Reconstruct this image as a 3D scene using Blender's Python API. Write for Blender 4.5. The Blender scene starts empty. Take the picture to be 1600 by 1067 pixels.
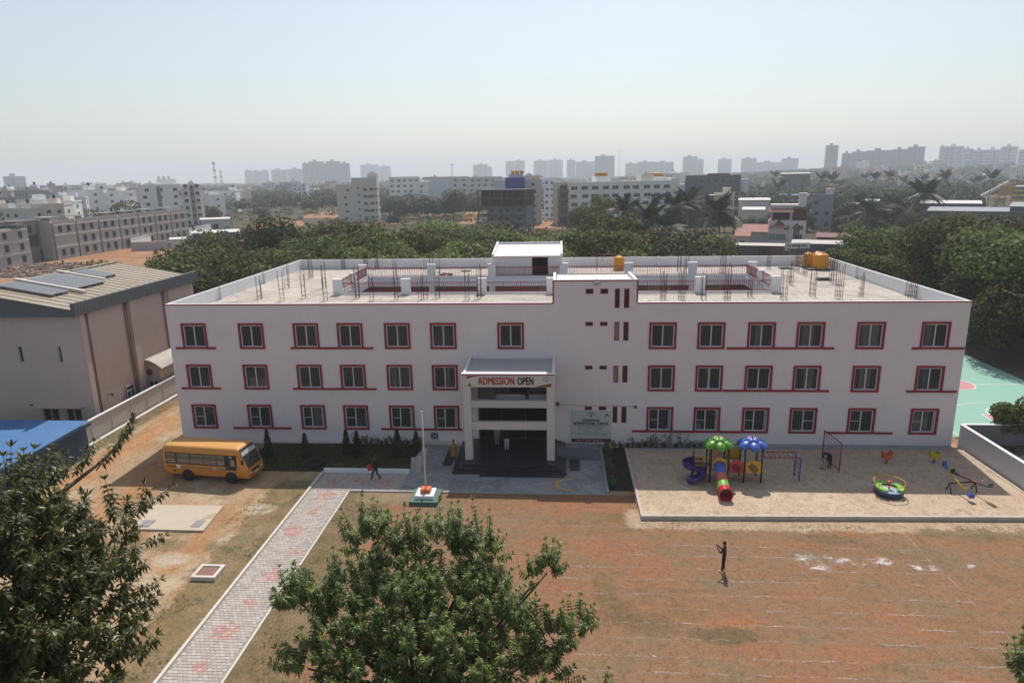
import bpy, bmesh, math, random
from mathutils import Vector, Matrix
random.seed(7)
SC = bpy.context.scene
COL = SC.collection
R_ = math.radians

# ------------------------------------------------------------------ camera
CAM = Vector((30.928, -50.677, 20.764))
YAW, PITCH, ROLL, FPX = -0.0700, 0.2390, -0.0170, 1059.8      # focal length in pixels of a 1600 px wide frame
d0 = Vector((math.sin(YAW), math.cos(YAW), 0)); r0 = Vector((math.cos(YAW), -math.sin(YAW), 0)); u0 = Vector((0, 0, 1))
fwd = d0*math.cos(PITCH) - u0*math.sin(PITCH); up1 = u0*math.cos(PITCH) + d0*math.sin(PITCH)
rgt = r0*math.cos(ROLL) + up1*math.sin(ROLL); up = up1*math.cos(ROLL) - r0*math.sin(ROLL)
cam = bpy.data.cameras.new('camera'); camo = bpy.data.objects.new('camera', cam); COL.objects.link(camo)
camo.matrix_world = Matrix(((rgt.x, up.x, -fwd.x, CAM.x), (rgt.y, up.y, -fwd.y, CAM.y), (rgt.z, up.z, -fwd.z, CAM.z), (0, 0, 0, 1)))
cam.sensor_width = 36; cam.lens = 36*FPX/1600; cam.clip_start = 0.5; cam.clip_end = 30000
SC.camera = camo
# ------------------------------------------------------------------ sky, sun, exposure
SUN_EL, SUN_AZ = R_(52.8), R_(5.5)
wd = bpy.data.worlds.new('World'); SC.world = wd; wd.use_nodes = True
nt = wd.node_tree; bg = nt.nodes['Background']
sky = nt.nodes.new('ShaderNodeTexSky'); sky.sky_type = 'NISHITA'; sky.sun_disc = False
sky.sun_elevation = SUN_EL; sky.sun_rotation = SUN_AZ
sky.air_density = 1.3; sky.dust_density = 3.0; sky.ozone_density = 1.0; sky.altitude = 900
hsv = nt.nodes.new('ShaderNodeHueSaturation'); hsv.inputs['Saturation'].default_value = .72          # milky dust haze
nt.links.new(sky.outputs[0], hsv.inputs['Color']); nt.links.new(hsv.outputs[0], bg.inputs[0]); bg.inputs[1].default_value = 0.108
sl = bpy.data.lights.new('sun', 'SUN'); sl.energy = 4.2; sl.angle = R_(0.5); sl.color = (1, 0.95, 0.87)
so = bpy.data.objects.new('sun', sl); COL.objects.link(so)
sdir = Vector((math.sin(SUN_AZ)*math.cos(SUN_EL), math.cos(SUN_AZ)*math.cos(SUN_EL), math.sin(SUN_EL)))
so.rotation_euler = sdir.to_track_quat('Z', 'Y').to_euler(); so.location = (30, 40, 120)
SC.view_settings.view_transform = 'Standard'; SC.view_settings.look = 'None'
SC.view_settings.exposure = 0.16; SC.view_settings.gamma = 1; SC.view_settings.use_curve_mapping = False
SC.render.engine = 'CYCLES'
SC.cycles.max_bounces = 6; SC.cycles.diffuse_bounces = 3; SC.cycles.glossy_bounces = 2; SC.cycles.transmission_bounces = 4
SC.cycles.transparent_max_bounces = 8; SC.cycles.volume_bounces = 1
SC.cycles.caustics_reflective = False; SC.cycles.caustics_refractive = False

# ------------------------------------------------------------------ helpers
def pix_ray(px, py):
    return fwd + rgt*((px-800)/FPX) + up*((533.5-py)/FPX)
def ground_at(px, py, z=0.0):
    v = pix_ray(px, py); return CAM + v*((z-CAM.z)/v.z)

class MB:
    """collects shapes, then becomes ONE mesh object"""
    def __init__(s): s.v = []; s.f = []; s.m = []; s.mi = 0; s.sm = []
    def quad(s, *p):
        i = len(s.v); s.v += [tuple(q) for q in p]; s.f.append(tuple(range(i, i+len(p)))); s.m.append(s.mi); s.sm.append(False); return s
    def box(s, x0, x1, y0, y1, z0, z1):
        i = len(s.v)
        s.v += [(x0,y0,z0),(x1,y0,z0),(x1,y1,z0),(x0,y1,z0),(x0,y0,z1),(x1,y0,z1),(x1,y1,z1),(x0,y1,z1)]
        for f in ((0,3,2,1),(4,5,6,7),(0,1,5,4),(1,2,6,5),(2,3,7,6),(3,0,4,7)):
            s.f.append(tuple(i+k for k in f)); s.m.append(s.mi); s.sm.append(False)
        return s
    def obox(s, c, ax, ay, az):
        """box from centre and three half-axis vectors"""
        c, ax, ay, az = Vector(c), Vector(ax), Vector(ay), Vector(az); i = len(s.v)
        for sz in (-1, 1):
            for sx, sy in ((-1,-1),(1,-1),(1,1),(-1,1)): s.v.append(tuple(c+ax*sx+ay*sy+az*sz))
        for f in ((0,3,2,1),(4,5,6,7),(0,1,5,4),(1,2,6,5),(2,3,7,6),(3,0,4,7)):
            s.f.append(tuple(i+k for k in f)); s.m.append(s.mi); s.sm.append(False)
        return s
    def tube(s, pts, r, n=6, cap=True, smooth=True):
        pts = [Vector(p) for p in pts]; rs = r if isinstance(r, (list, tuple)) else [r]*len(pts)
        base = len(s.v); prev = None
        for k, p in enumerate(pts):
            t = (pts[min(k+1, len(pts)-1)] - pts[max(k-1, 0)])
            t = t.normalized() if t.length > 1e-9 else Vector((0, 0, 1))
            a = prev - t*prev.dot(t) if prev is not None else None
            if a is None or a.length < 1e-5: a = t.orthogonal()
            a.normalize(); prev = a; b = t.cross(a)
            for j in range(n):
                q = p + (a*math.cos(2*math.pi*j/n) + b*math.sin(2*math.pi*j/n))*rs[k]; s.v.append(tuple(q))
        for k in range(len(pts)-1):
            for j in range(n):
                s.f.append((base+k*n+j, base+k*n+(j+1)%n, base+(k+1)*n+(j+1)%n, base+(k+1)*n+j)); s.m.append(s.mi); s.sm.append(smooth)
        if cap:
            s.f.append(tuple(base+j for j in range(n))[::-1]); s.m.append(s.mi); s.sm.append(False)
            e = base+(len(pts)-1)*n; s.f.append(tuple(e+j for j in range(n))); s.m.append(s.mi); s.sm.append(False)
        return s
    def lathe(s, c, prof, n=16, axis=None, smooth=True):
        """profile of (radius, height) turned about z (or axis) through c"""
        c = Vector(c); ax = Vector(axis or (0, 0, 1)).normalized(); a = ax.orthogonal().normalized(); b = ax.cross(a); base = len(s.v)
        for r, h in prof:
            for j in range(n):
                s.v.append(tuple(c + ax*h + (a*math.cos(2*math.pi*j/n) + b*math.sin(2*math.pi*j/n))*max(r, 1e-4)))
        for k in range(len(prof)-1):
            for j in range(n):
                s.f.append((base+k*n+j, base+k*n+(j+1)%n, base+(k+1)*n+(j+1)%n, base+(k+1)*n+j)); s.m.append(s.mi); s.sm.append(smooth)
        return s
    def ball(s, c, rx, ry=None, rz=None, n=12, m=8, rot=None):
        ry = ry or rx; rz = rz or rx; c = Vector(c); base = len(s.v); rot = rot or Matrix.Identity(3)
        for i in range(m+1):
            th = math.pi*i/m
            for j in range(n):
                ph = 2*math.pi*j/n
                s.v.append(tuple(c + rot @ Vector((rx*math.sin(th)*math.cos(ph), ry*math.sin(th)*math.sin(ph), rz*math.cos(th)))))
        for i in range(m):
            for j in range(n):
                s.f.append((base+i*n+j, base+(i+1)*n+j, base+(i+1)*n+(j+1)%n, base+i*n+(j+1)%n)); s.m.append(s.mi); s.sm.append(True)
        return s
    def prism(s, poly, z0, z1):
        """poly in xy, counter-clockwise"""
        n = len(poly); i = len(s.v)
        s.v += [(x, y, z0) for x, y in poly] + [(x, y, z1) for x, y in poly]
        s.f.append(tuple(range(i+n-1, i-1, -1))); s.f.append(tuple(range(i+n, i+2*n))); s.m += [s.mi]*2; s.sm += [False]*2
        for k in range(n):
            s.f.append((i+k, i+(k+1)%n, i+n+(k+1)%n, i+n+k)); s.m.append(s.mi); s.sm.append(False)
        return s
    def extr(s, poly, axis, a0, a1):
        """poly of 2-D points extruded along x or y: axis 'x' -> points are (y,z); axis 'y' -> points are (x,z)"""
        n = len(poly); i = len(s.v)
        for a in (a0, a1):
            s.v += [((a, p, q) if axis == 'x' else (p, a, q)) for p, q in poly]
        s.f.append(tuple(range(i, i+n))); s.f.append(tuple(range(i+2*n-1, i+n-1, -1))); s.m += [s.mi]*2; s.sm += [False]*2
        for k in range(n):
            s.f.append((i+k, i+n+k, i+n+(k+1)%n, i+(k+1)%n)); s.m.append(s.mi); s.sm.append(False)
        return s
    def mesh(s, name, mats, off=(0, 0, 0)):
        me = bpy.data.meshes.new(name); ox, oy, oz = off
        me.from_pydata([(x-ox, y-oy, z-oz) for x, y, z in s.v], [], s.f)
        mats = mats if isinstance(mats, (list, tuple)) else [mats]
        for m_ in mats: me.materials.append(m_)
        me.polygons.foreach_set('material_index', s.m); me.polygons.foreach_set('use_smooth', s.sm)
        if getattr(s, 'fade', None): me.attributes.new('fade', 'FLOAT', 'POINT').data.foreach_set('value', [float(q) for q in s.fade])
        me.update(); return me

def props(o, label=None, cat=None, group=None, kind=None):
    if label: o['label'] = label
    if cat: o['category'] = cat
    if group: o['group'] = group
    if kind: o['kind'] = kind
    return o
ORG = {}
def thing(name, loc, label, cat, group=None):
    o = bpy.data.objects.new(name, None); COL.objects.link(o); o.location = loc; ORG[o] = Vector(loc); o.empty_display_size = .3
    return props(o, label, cat, group)
def part(name, mb, mats, parent, label=None, kind=None, org=None):
    """mesh child; mb is in world coordinates, shifted to the parent's origin"""
    off = ORG.get(parent, Vector((0, 0, 0)))
    if isinstance(mb, bpy.types.Mesh): me = mb
    else: me = mb.mesh(name, mats, off)
    o = bpy.data.objects.new(name, me); COL.objects.link(o); o.parent = parent; ORG[o] = off
    return props(o, label, None, None, kind)
def subpart(name, mb, mats, parent, **k): return part(name, mb, mats, parent, **k)
def solo(name, mb, mats, label=None, cat=None, group=None, kind=None, loc=(0, 0, 0)):
    me = mb if isinstance(mb, bpy.types.Mesh) else mb.mesh(name, mats, loc)
    o = bpy.data.objects.new(name, me); COL.objects.link(o); o.location = loc; ORG[o] = Vector(loc)
    return props(o, label, cat, group, kind)
def struct(name, mb, mats): return solo(name, mb, mats, kind='structure')
def inst(name, me, parent, loc=(0, 0, 0), rot=(0, 0, 0), scale=(1, 1, 1)):
    """a part that shares mesh data; loc is local to the parent"""
    o = bpy.data.objects.new(name, me); COL.objects.link(o); o.parent = parent; o.location = loc; o.rotation_euler = rot; o.scale = scale
    ORG[o] = ORG.get(parent, Vector((0, 0, 0)))
    return o
def copy_tree(o, parent=None, loc=None, rotz=None, label=None, scale=None):
    c = o.copy(); COL.objects.link(c); c.parent = parent
    if loc is not None: c.location = loc
    if rotz is not None: c.rotation_euler = (0, 0, rotz)
    if label: c['label'] = label
    if scale is not None: c.scale = scale
    for ch in list(o.children): copy_tree(ch, c)
    return c

# ------------------------------------------------------------------ materials
def _nodes(name):
    m = bpy.data.materials.new(name); m.use_nodes = True; t = m.node_tree
    return m, t, t.nodes['Principled BSDF']
def _n(t, typ, **k):
    n = t.nodes.new(typ)
    for a, b in k.items(): setattr(n, a, b)
    return n
def noise(t, vec, scale, detail=4, rough=.6, dist=0):
    n = _n(t, 'ShaderNodeTexNoise'); n.inputs['Scale'].default_value = scale; n.inputs['Detail'].default_value = detail
    n.inputs['Roughness'].default_value = rough; n.inputs['Distortion'].default_value = dist
    if vec is not None: t.links.new(vec, n.inputs['Vector'])
    return n.outputs['Fac']
def ramp(t, fac, stops, interp='LINEAR'):
    r = _n(t, 'ShaderNodeValToRGB'); e = r.color_ramp.elements; r.color_ramp.interpolation = interp
    while len(e) > 2: e.remove(e[-1])
    e[0].position, e[0].color = stops[0][0], _c(stops[0][1]); e[1].position, e[1].color = stops[1][0], _c(stops[1][1])
    for p, c in stops[2:]:
        q = e.new(p); q.color = _c(c)
    t.links.new(fac, r.inputs[0]); return r.outputs[0]
def _c(c):
    if isinstance(c, (int, float)): return (c, c, c, 1)
    return tuple(c)+(1,) if len(c) == 3 else tuple(c)
def mix(t, fac, a, b, mode='MIX'):
    n = _n(t, 'ShaderNodeMix', data_type='RGBA', blend_type=mode)
    for k, v in ((0, fac), (6, a), (7, b)):
        if isinstance(v, bpy.types.NodeSocket): t.links.new(v, n.inputs[k])
        else: n.inputs[k].default_value = v if k == 0 else _c(v)
    return n.outputs[2]
def math_(t, op, a, b=None, clamp=False):
    n = _n(t, 'ShaderNodeMath', operation=op, use_clamp=clamp)
    for k, v in ((0, a), (1, b)):
        if v is None: continue
        if isinstance(v, bpy.types.NodeSocket): t.links.new(v, n.inputs[k])
        else: n.inputs[k].default_value = v
    return n.outputs[0]
def pos(t): return _n(t, 'ShaderNodeNewGeometry').outputs['Position']
def scaled(t, vec, s):
    n = _n(t, 'ShaderNodeMapping'); n.inputs['Scale'].default_value = s; t.links.new(vec, n.inputs['Vector']); return n.outputs[0]
def bump(t, b, h, strength=.3, dist=.05):
    n = _n(t, 'ShaderNodeBump'); n.inputs['Strength'].default_value = strength; n.inputs['Distance'].default_value = dist
    t.links.new(h, n.inputs['Height']); t.links.new(n.outputs[0], b.inputs['Normal'])
MATS = {}
def M(name, col, rough=.7, var=.12, scale=1.5, metal=0.0, spec=.3, streak=0, stain=None, bumpy=0, coat=0):
    """painted or mineral surface: base colour with patchy wear, optional rain streaks below edges"""
    if name in MATS: return MATS[name]
    m, t, b = _nodes(name); P = pos(t); c = col
    if var:
        f = noise(t, P, scale, 5, .65)
        c = mix(t, f, tuple(x*(1-var) for x in col), tuple(min(1, x*(1+var)) for x in col))
        f2 = noise(t, P, scale*7, 3, .6)
        c = mix(t, math_(t, 'MULTIPLY', f2, var*.9), c, tuple(x*.62 for x in col))
    if streak:
        f3 = noise(t, scaled(t, P, (1.9, 1.9, .06)), 2.2, 6, .75)
        k = math_(t, 'MULTIPLY', ramp(t, f3, [(.48, 0), (.75, 1)]), ramp(t, noise(t, scaled(t, P, (.35, .35, .22)), 1.0, 4, .7), [(.44, 0), (.66, 1)]))
        c = mix(t, math_(t, 'MULTIPLY', k, streak), c, tuple(x*y for x, y in zip(col, (.55, .53, .5))))
    if stain:
        f4 = ramp(t, noise(t, P, stain[2], 4, .6, .6), [(stain[3] if len(stain) > 3 else .52, 0), (.75, 1)])
        c = mix(t, math_(t, 'MULTIPLY', f4, stain[1]), c, stain[0])
    if isinstance(c, bpy.types.NodeSocket): t.links.new(c, b.inputs['Base Color'])
    else: b.inputs['Base Color'].default_value = _c(c)
    b.inputs['Roughness'].default_value = rough; b.inputs['Metallic'].default_value = metal
    b.inputs['Specular IOR Level'].default_value = spec; b.inputs['Coat Weight'].default_value = coat
    if bumpy: bump(t, b, noise(t, P, 14, 4, .7), bumpy, .03)
    MATS[name] = m; return m
def glass_mat(name='window_glass', tint=(.05, .055, .06), see=.55):
    if name in MATS: return MATS[name]
    m, t, b = _nodes(name)
    b.inputs['Base Color'].default_value = _c(tint); b.inputs['Roughness'].default_value = .04; b.inputs['Specular IOR Level'].default_value = .6
    tr = _n(t, 'ShaderNodeBsdfTransparent'); tr.inputs[0].default_value = (.72, .75, .74, 1)
    mx = _n(t, 'ShaderNodeMixShader'); mx.inputs[0].default_value = 1-see
    t.links.new(tr.outputs[0], mx.inputs[1]); t.links.new(b.outputs[0], mx.inputs[2])
    t.links.new(mx.outputs[0], t.nodes['Material Output'].inputs[0]); MATS[name] = m; return m
def leaf_mat(name, dark, light, rough=.45, trans=.25, spec=.35):
    if name in MATS: return MATS[name]
    m, t, b = _nodes(name); g = _n(t, 'ShaderNodeNewGeometry'); oi = _n(t, 'ShaderNodeObjectInfo')
    c = ramp(t, g.outputs['Random Per Island'], [(0, dark), (.75, light), (1, tuple(x*1.5 for x in light))])
    hs = _n(t, 'ShaderNodeHueSaturation'); hs.inputs['Saturation'].default_value = 1
    t.links.new(math_(t, 'ADD', math_(t, 'MULTIPLY', oi.outputs['Random'], .05), .465), hs.inputs['Hue'])
    t.links.new(math_(t, 'ADD', math_(t, 'MULTIPLY', oi.outputs['Random'], .95), .55), hs.inputs['Value'])
    t.links.new(c, hs.inputs['Color']); c = hs.outputs[0]
    t.links.new(c, b.inputs['Base Color']); b.inputs['Roughness'].default_value = rough; b.inputs['Specular IOR Level'].default_value = spec
    tl = _n(t, 'ShaderNodeBsdfTranslucent'); t.links.new(mix(t, .5, c, (.12, .2, .02), 'ADD') if False else c, tl.inputs[0])
    mx = _n(t, 'ShaderNodeMixShader'); mx.inputs[0].default_value = trans
    t.links.new(b.outputs[0], mx.inputs[1]); t.links.new(tl.outputs[0], mx.inputs[2])
    t.links.new(mx.outputs[0], t.nodes['Material Output'].inputs[0]); MATS[name] = m; return m
WHITE = M('white_plaster', (.77, .69, .68), .8, .05, .5, streak=.20, stain=((.62, .56, .555), .35, .3))
WHITE2 = M('white_parapet_paint', (.74, .74, .75), .8, .08, 1.2, streak=.25)
RED = M('maroon_paint', (.29, .012, .035), .55, .12, 2)
FRAMEW = M('white_window_frame', (.62, .62, .62), .5, .05, 2)
GLASS = glass_mat(see=.66)
REBAR = M('rusty_rebar', (.10, .04, .03), .8, .3, 6)
REBARD = M('dark_rebar', (.055, .045, .042), .8, .2, 6)
REDRAIL = M('red_railing_paint', (.27, .025, .05), .55, .15, 5)
CONC = M('grey_concrete', (.33, .32, .31), .9, .2, 1.0, stain=((.14, .14, .14), .5, .35))
BLACKG = M('dark_granite', (.022, .026, .032), .35, .3, 3, spec=.5)
DARKI = M('dark_interior', (.16, .14, .13), .9, .15, 1)
BEAM = M('grey_painted_beam', (.5, .49, .48), .8, .08, 1)
SHEETW = M('white_roof_sheet', (.70, .66, .64), .5, .08, 1.5, stain=((.45, .40, .36), .4, .7))
STEEL = M('galvanised_steel', (.45, .46, .47), .4, .1, 3, metal=.6)
BLACK = M('black_rubber', (.018, .018, .018), .8, .2, 5)
KERBM = M('pale_kerb_concrete', (.62, .57, .50), .85, .14, 2.5, stain=((.32, .27, .22), .6, .8))
# ================================================================== ground
def dirt_mat(name, base, alts, scale=.35, rough=.95, zones=()):
    """alts: list of (colour, noise scale, threshold lo, hi, amount[, stretch])"""
    m, t, b = _nodes(name); P = pos(t)
    f = noise(t, P, scale, 6, .65)
    c = mix(t, f, tuple(x*.82 for x in base), tuple(x*1.15 for x in base))
    for k, a in enumerate(alts):
        v = scaled(t, P, a[5]) if len(a) > 5 else P
        add = _n(t, 'ShaderNodeVectorMath', operation='ADD'); add.inputs[1].default_value = (37.1*k+11, 19.7*k, 3.3*k); t.links.new(v, add.inputs[0])
        k_ = ramp(t, noise(t, add.outputs[0], a[1], 5, .62, .4), [(a[2], 0), (a[3], 1)])
        c = mix(t, math_(t, 'MULTIPLY', k_, a[4]), c, a[0])
    # patches of other ground with ragged borders: (colour, second colour, cx, cy, rx, ry, box?, raggedness, amount)
    for k, (ca, cb, cx, cy, rx, ry, box, rag, amt) in enumerate(zones):
        sp = _n(t, 'ShaderNodeSeparateXYZ'); t.links.new(P, sp.inputs[0])
        dx = math_(t, 'ABSOLUTE', math_(t, 'DIVIDE', math_(t, 'SUBTRACT', sp.outputs[0], cx), rx)); dy = math_(t, 'ABSOLUTE', math_(t, 'DIVIDE', math_(t, 'SUBTRACT', sp.outputs[1], cy), ry))
        if box: d = math_(t, 'MAXIMUM', math_(t, 'SUBTRACT', 1, math_(t, 'MULTIPLY', math_(t, 'SUBTRACT', 1, dx), rx)), math_(t, 'SUBTRACT', 1, math_(t, 'MULTIPLY', math_(t, 'SUBTRACT', 1, dy), ry)))
        else: d = math_(t, 'SQRT', math_(t, 'ADD', math_(t, 'MULTIPLY', dx, dx), math_(t, 'MULTIPLY', dy, dy)))
        nz = math_(t, 'ADD', math_(t, 'MULTIPLY', math_(t, 'SUBTRACT', noise(t, P, .45, 5, .65), .5), rag*2.2), math_(t, 'MULTIPLY', math_(t, 'SUBTRACT', noise(t, P, 3.5, 4, .7), .5), rag*1.6))
        mk = ramp(t, math_(t, 'ADD', math_(t, 'SUBTRACT', 1, d), nz), [(.10, 0), (.42, 1)])
        cc = mix(t, ramp(t, noise(t, P, .9, 5, .68), [(.38, 0), (.62, 1)]), ca, cb)
        c = mix(t, math_(t, 'MULTIPLY', mk, amt), c, cc)
    md = noise(t, P, 2.6, 5, .72)
    c = mix(t, .7, c, ramp(t, md, [(.34, .60), (.5, .97), (.68, 1.0)]), 'MULTIPLY')
    c = mix(t, math_(t, 'MULTIPLY', ramp(t, noise(t, P, 5.0, 3, .55), [(.62, 0), (.70, 1)]), .42), c, tuple(x*.45 for x in base))
    c = mix(t, math_(t, 'MULTIPLY', ramp(t, noise(t, scaled(t, P, (1, 1.3, 1)), 3.3, 4, .6), [(.60, 0), (.70, 1)]), .4), c, tuple(min(1, x*1.35) for x in base))
    fine = noise(t, P, 9, 4, .75)
    c = mix(t, .75, c, ramp(t, fine, [(.3, .42), (.7, 1.0)]), 'MULTIPLY')
    t.links.new(c, b.inputs['Base Color']); b.inputs['Roughness'].default_value = rough; b.inputs['Specular IOR Level'].default_value = .1
    bump(t, b, noise(t, P, 6, 5, .7), .5, .06)
    return m
G_LAND = dirt_mat('scrub_land', (.115, .095, .05), [((.26, .15, .08), .02, .52, .62, .8), ((.05, .065, .025), .05, .45, .6, .8), ((.30, .24, .14), .09, .55, .7, .6)], .08)
G_YARD = dirt_mat('yard_dirt', (.50, .35, .21), [
    ((.48, .24, .105), .22, .48, .58, .8, (1.0, .45, 1)), ((.60, .48, .34), .35, .5, .64, .8, (1, .5, 1)),
    ((.17, .14, .07), .16, .56, .66, .75), ((.30, .22, .13), .9, .5, .7, .6)], .5, zones=[((.29, .205, .12), (.165, .145, .07), 12.9, -34, 2.0, 27, 1, 1.2, .8), ((.29, .205, .12), (.165, .145, .07), -6.6, 6, 1.1, 20, 1, .7, .9), ((.29, .205, .12), (.165, .145, .07), 6, -22, 2.6, 1.2, 0, .6, .7), ((.29, .205, .12), (.165, .145, .07), 8.5, -16.2, 4.5, .9, 0, .7, .75), ((.50, .23, .10), (.56, .34, .19), -3.5, 0, 1.1, 16, 1, .6, .8), ((.46, .22, .10), (.5, .3, .16), 9.6, -15.5, 1.0, 5, 0, .8, .8), ((.70, .60, .48), (.55, .42, .28), 11.3, -11.6, 1.5, 1.0, 0, .6, .7), ((.72, .66, .60), (.6, .5, .4), 10.2, -24.2, .5, .4, 0, .4, .95), ((.66, .58, .50), (.55, .42, .3), 9.0, -17.6, 1.5, .9, 0, .7, .7)])
G_FIELD = dirt_mat('sports_field_soil', (.325, .185, .11), [
    ((.37, .165, .08), .2, .47, .62, .62, (.5, 1.2, 1)), ((.26, .19, .115), .42, .48, .62, .75), ((.40, .165, .075), .27, .61, .69, .65, (.5, 1, 1)),
    ((.14, .125, .062), .2, .57, .70, .6), ((.40, .30, .20), 1.3, .6, .74, .45)], .6, zones=[((.29, .205, .12), (.165, .145, .07), 16.8, -34, 3.0, 27, 1, 1.3, .8), ((.36, .29, .19), (.26, .2, .12), 19.5, -9.6, 3.2, 1.2, 0, .5, .8), ((.60, .45, .31), (.46, .33, .21), 56, -11.9, 21, 1.5, 1, .75, .95), ((.29, .205, .12), (.165, .145, .07), 55, -13.2, 4.5, .8, 0, .8, .8), ((.40, .18, .09), (.33, .175, .10), 33, -10, 4, 1.6, 0, .8, .9), ((.40, .18, .09), (.33, .175, .10), 39.2, -21.8, 2.6, .8, 0, .7, .95), ((.15, .12, .06), (.19, .14, .08), 38.7, -22.9, 2.4, .7, 0, .8, .8), ((.40, .18, .09), (.33, .175, .10), 44.6, -23.9, 2.8, .9, 0, .9, .8), ((.40, .18, .09), (.33, .175, .10), 42.5, -19.6, 1.8, .5, 0, .7, .7), ((.40, .18, .09), (.33, .175, .10), 46.5, -21.2, 1.2, .6, 0, .7, .7), ((.40, .18, .09), (.33, .175, .10), 48, -25.4, 2, 1, 0, .8, .8), ((.15, .12, .07), (.2, .14, .09), 35, -22, 2.6, 1.2, 0, .9, .6), ((.15, .13, .07), (.22, .16, .1), 46.5, -14.1, 3, .7, 0, .9, .6)])
G_RED = dirt_mat('red_soil', (.42, .21, .11), [((.50, .33, .20), .12, .5, .6, .7), ((.25, .17, .10), .3, .55, .7, .6)], .3)
SAND_ALT = [((.54, .40, .28), .7, .5, .65, .6), ((.72, .58, .43), .4, .52, .68, .7), ((.50, .37, .26), 3.2, .58, .66, .5), ((.48, .36, .25), 1.6, .62, .7, .4)]
G_SAND = dirt_mat('play_sand', (.64, .48, .345), SAND_ALT, .8)
G_SOIL = dirt_mat('dark_bed_soil', (.075, .055, .035), [((.035, .05, .018), .8, .42, .56, .8)], .8)
G_SHADE = dirt_mat('shade_dark_dirt', (.16, .115, .07), [((.08, .075, .035), .3, .5, .62, .7), ((.24, .17, .10), .8, .55, .7, .6)], .5)  # dirt with tree shade put into its base colour
G_CONC = dirt_mat('forecourt_concrete', (.40, .40, .39), [((.26, .27, .27), .3, .45, .6, .7), ((.50, .49, .47), .5, .55, .66, .6), ((.16, .16, .16), .9, .62, .72, .6)], .8)
g = MB(); g.quad((-7000, -500, -.03), (7000, -500, -.03), (7000, 9000, -.03), (-7000, 9000, -.03)); struct('ground', g, G_LAND)
def irregular(x0, x1, y0, y1, z, seg=.8, amp=.35, seed=1, sides='lrbt', soft=None):
    """sheet with wandering edges that thin out (attribute 'fade') towards the free sides"""
    rr = random.Random(seed); P = []
    def run(a, b, on):
        n = max(2, int((Vector(b)-Vector(a)).length/seg)); d = Vector(b)-Vector(a); nrm = Vector((d.y, -d.x)).normalized(); w = 0
        for i in range(n):
            w = w*.7 + rr.uniform(-amp, amp)*.6
            q = Vector(a)+d*(i/n) + (nrm*w if on and i else Vector((0, 0))); P.append((q.x, q.y, z))
    run((x0, y0), (x1, y0), 'b' in sides); run((x1, y0), (x1, y1), 'r' in sides); run((x1, y1), (x0, y1), 't' in sides); run((x0, y1), (x0, y0), 'l' in sides)
    m_ = soft or min(amp*2.5, (x1-x0)*.42, (y1-y0)*.42)
    ax, bx, ay, by = x0+(m_ if 'l' in sides else 0), x1-(m_ if 'r' in sides else 0), y0+(m_ if 'b' in sides else 0), y1-(m_ if 't' in sides else 0)
    Q = [(min(max(x, ax), bx), min(max(y, ay), by), z) for x, y, _ in P]; n = len(P)
    mb = MB(); mb.v = P+Q; mb.fade = [0 if (abs(p[0]-q[0])+abs(p[1]-q[1])) > .02 else 1 for p, q in zip(P, Q)]+[1]*n
    mb.f = [tuple(range(n, 2*n))]+[(i, (i+1) % n, n+(i+1) % n, n+i) for i in range(n)]; mb.m = [0]*(n+1); mb.sm = [False]*(n+1)
    return mb
struct('yard_ground', MB().quad((-7.3, -60, 0), (13.75, -60, 0), (13.75, 24, 0), (-7.3, 24, 0)), G_YARD)
struct('sports_field', MB().quad((16.7, -60, 0), (75, -60, 0), (75, -8.8, 0), (16.7, -8.8, 0)), G_FIELD)
struct('soil', MB().quad((34.3, -8.8, 0), (63, -8.8, 0), (63, 0, 0), (34.3, 0, 0)), G_YARD)
# chalk: worn lines of white powder and spilt heaps
def chalk_mat():
    m, t, b = _nodes('chalk_powder'); P = pos(t)
    b.inputs['Base Color'].default_value = (.66, .61, .57, 1); b.inputs['Roughness'].default_value = .95
    a = math_(t, 'MULTIPLY', ramp(t, noise(t, P, .55, 3, .7), [(.42, 0), (.7, 1)]), ramp(t, noise(t, P, 6, 4, .75), [(.42, 0), (.66, .75)]))
    t.links.new(a, b.inputs['Alpha']); return m
CHALK = chalk_mat()
def chalk_heap_mat():
    m, t, b = _nodes('chalk_heap'); P = pos(t)
    b.inputs['Base Color'].default_value = (.74, .72, .71, 1); b.inputs['Roughness'].default_value = .95
    a = math_(t, 'MULTIPLY', ramp(t, noise(t, scaled(t, P, (.8, 1, 1)), 1.5, 6, .72, .6), [(.49, 0), (.66, .8)]), .95)
    at = _n(t, 'ShaderNodeAttribute', attribute_name='fade'); a = math_(t, 'MULTIPLY', a, ramp(t, math_(t, 'ADD', at.outputs['Fac'], math_(t, 'MULTIPLY', noise(t, P, 3, 4, .7), .6)), [(.45, 0), (1.0, 1)]))
    t.links.new(a, b.inputs['Alpha']); return m
HEAP = chalk_heap_mat()
for k, (y, x0, x1) in enumerate(((-13.06, 27.3, 51.1), (-15.05, 31, 51.3), (-16.15, 30.5, 51.3), (-17.42, 30.2, 51.4), (-18.52, 30.5, 51.4), (-19.81, 31, 51.4), (-21.0, 30.5, 51.4), (-22.11, 31, 52), (-23.22, 30, 52), (-24.45, 30, 52), (-25.44, 30, 52), (-26.7, 30, 52))):
    rr = random.Random(k); mb = MB(); n = 60; w = [rr.uniform(-.05, .05) for _ in range(n+1)]
    for i in range(n):
        a = x0+(x1-x0)*i/n; b_ = x0+(x1-x0)*(i+1)/n
        mb.quad((a, y+w[i]-.045, .012), (b_, y+w[i+1]-.045, .012), (b_, y+w[i+1]+.045, .012), (a, y+w[i]+.045, .012))
    struct('chalk_line', mb, CHALK)
mb = MB()
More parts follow.
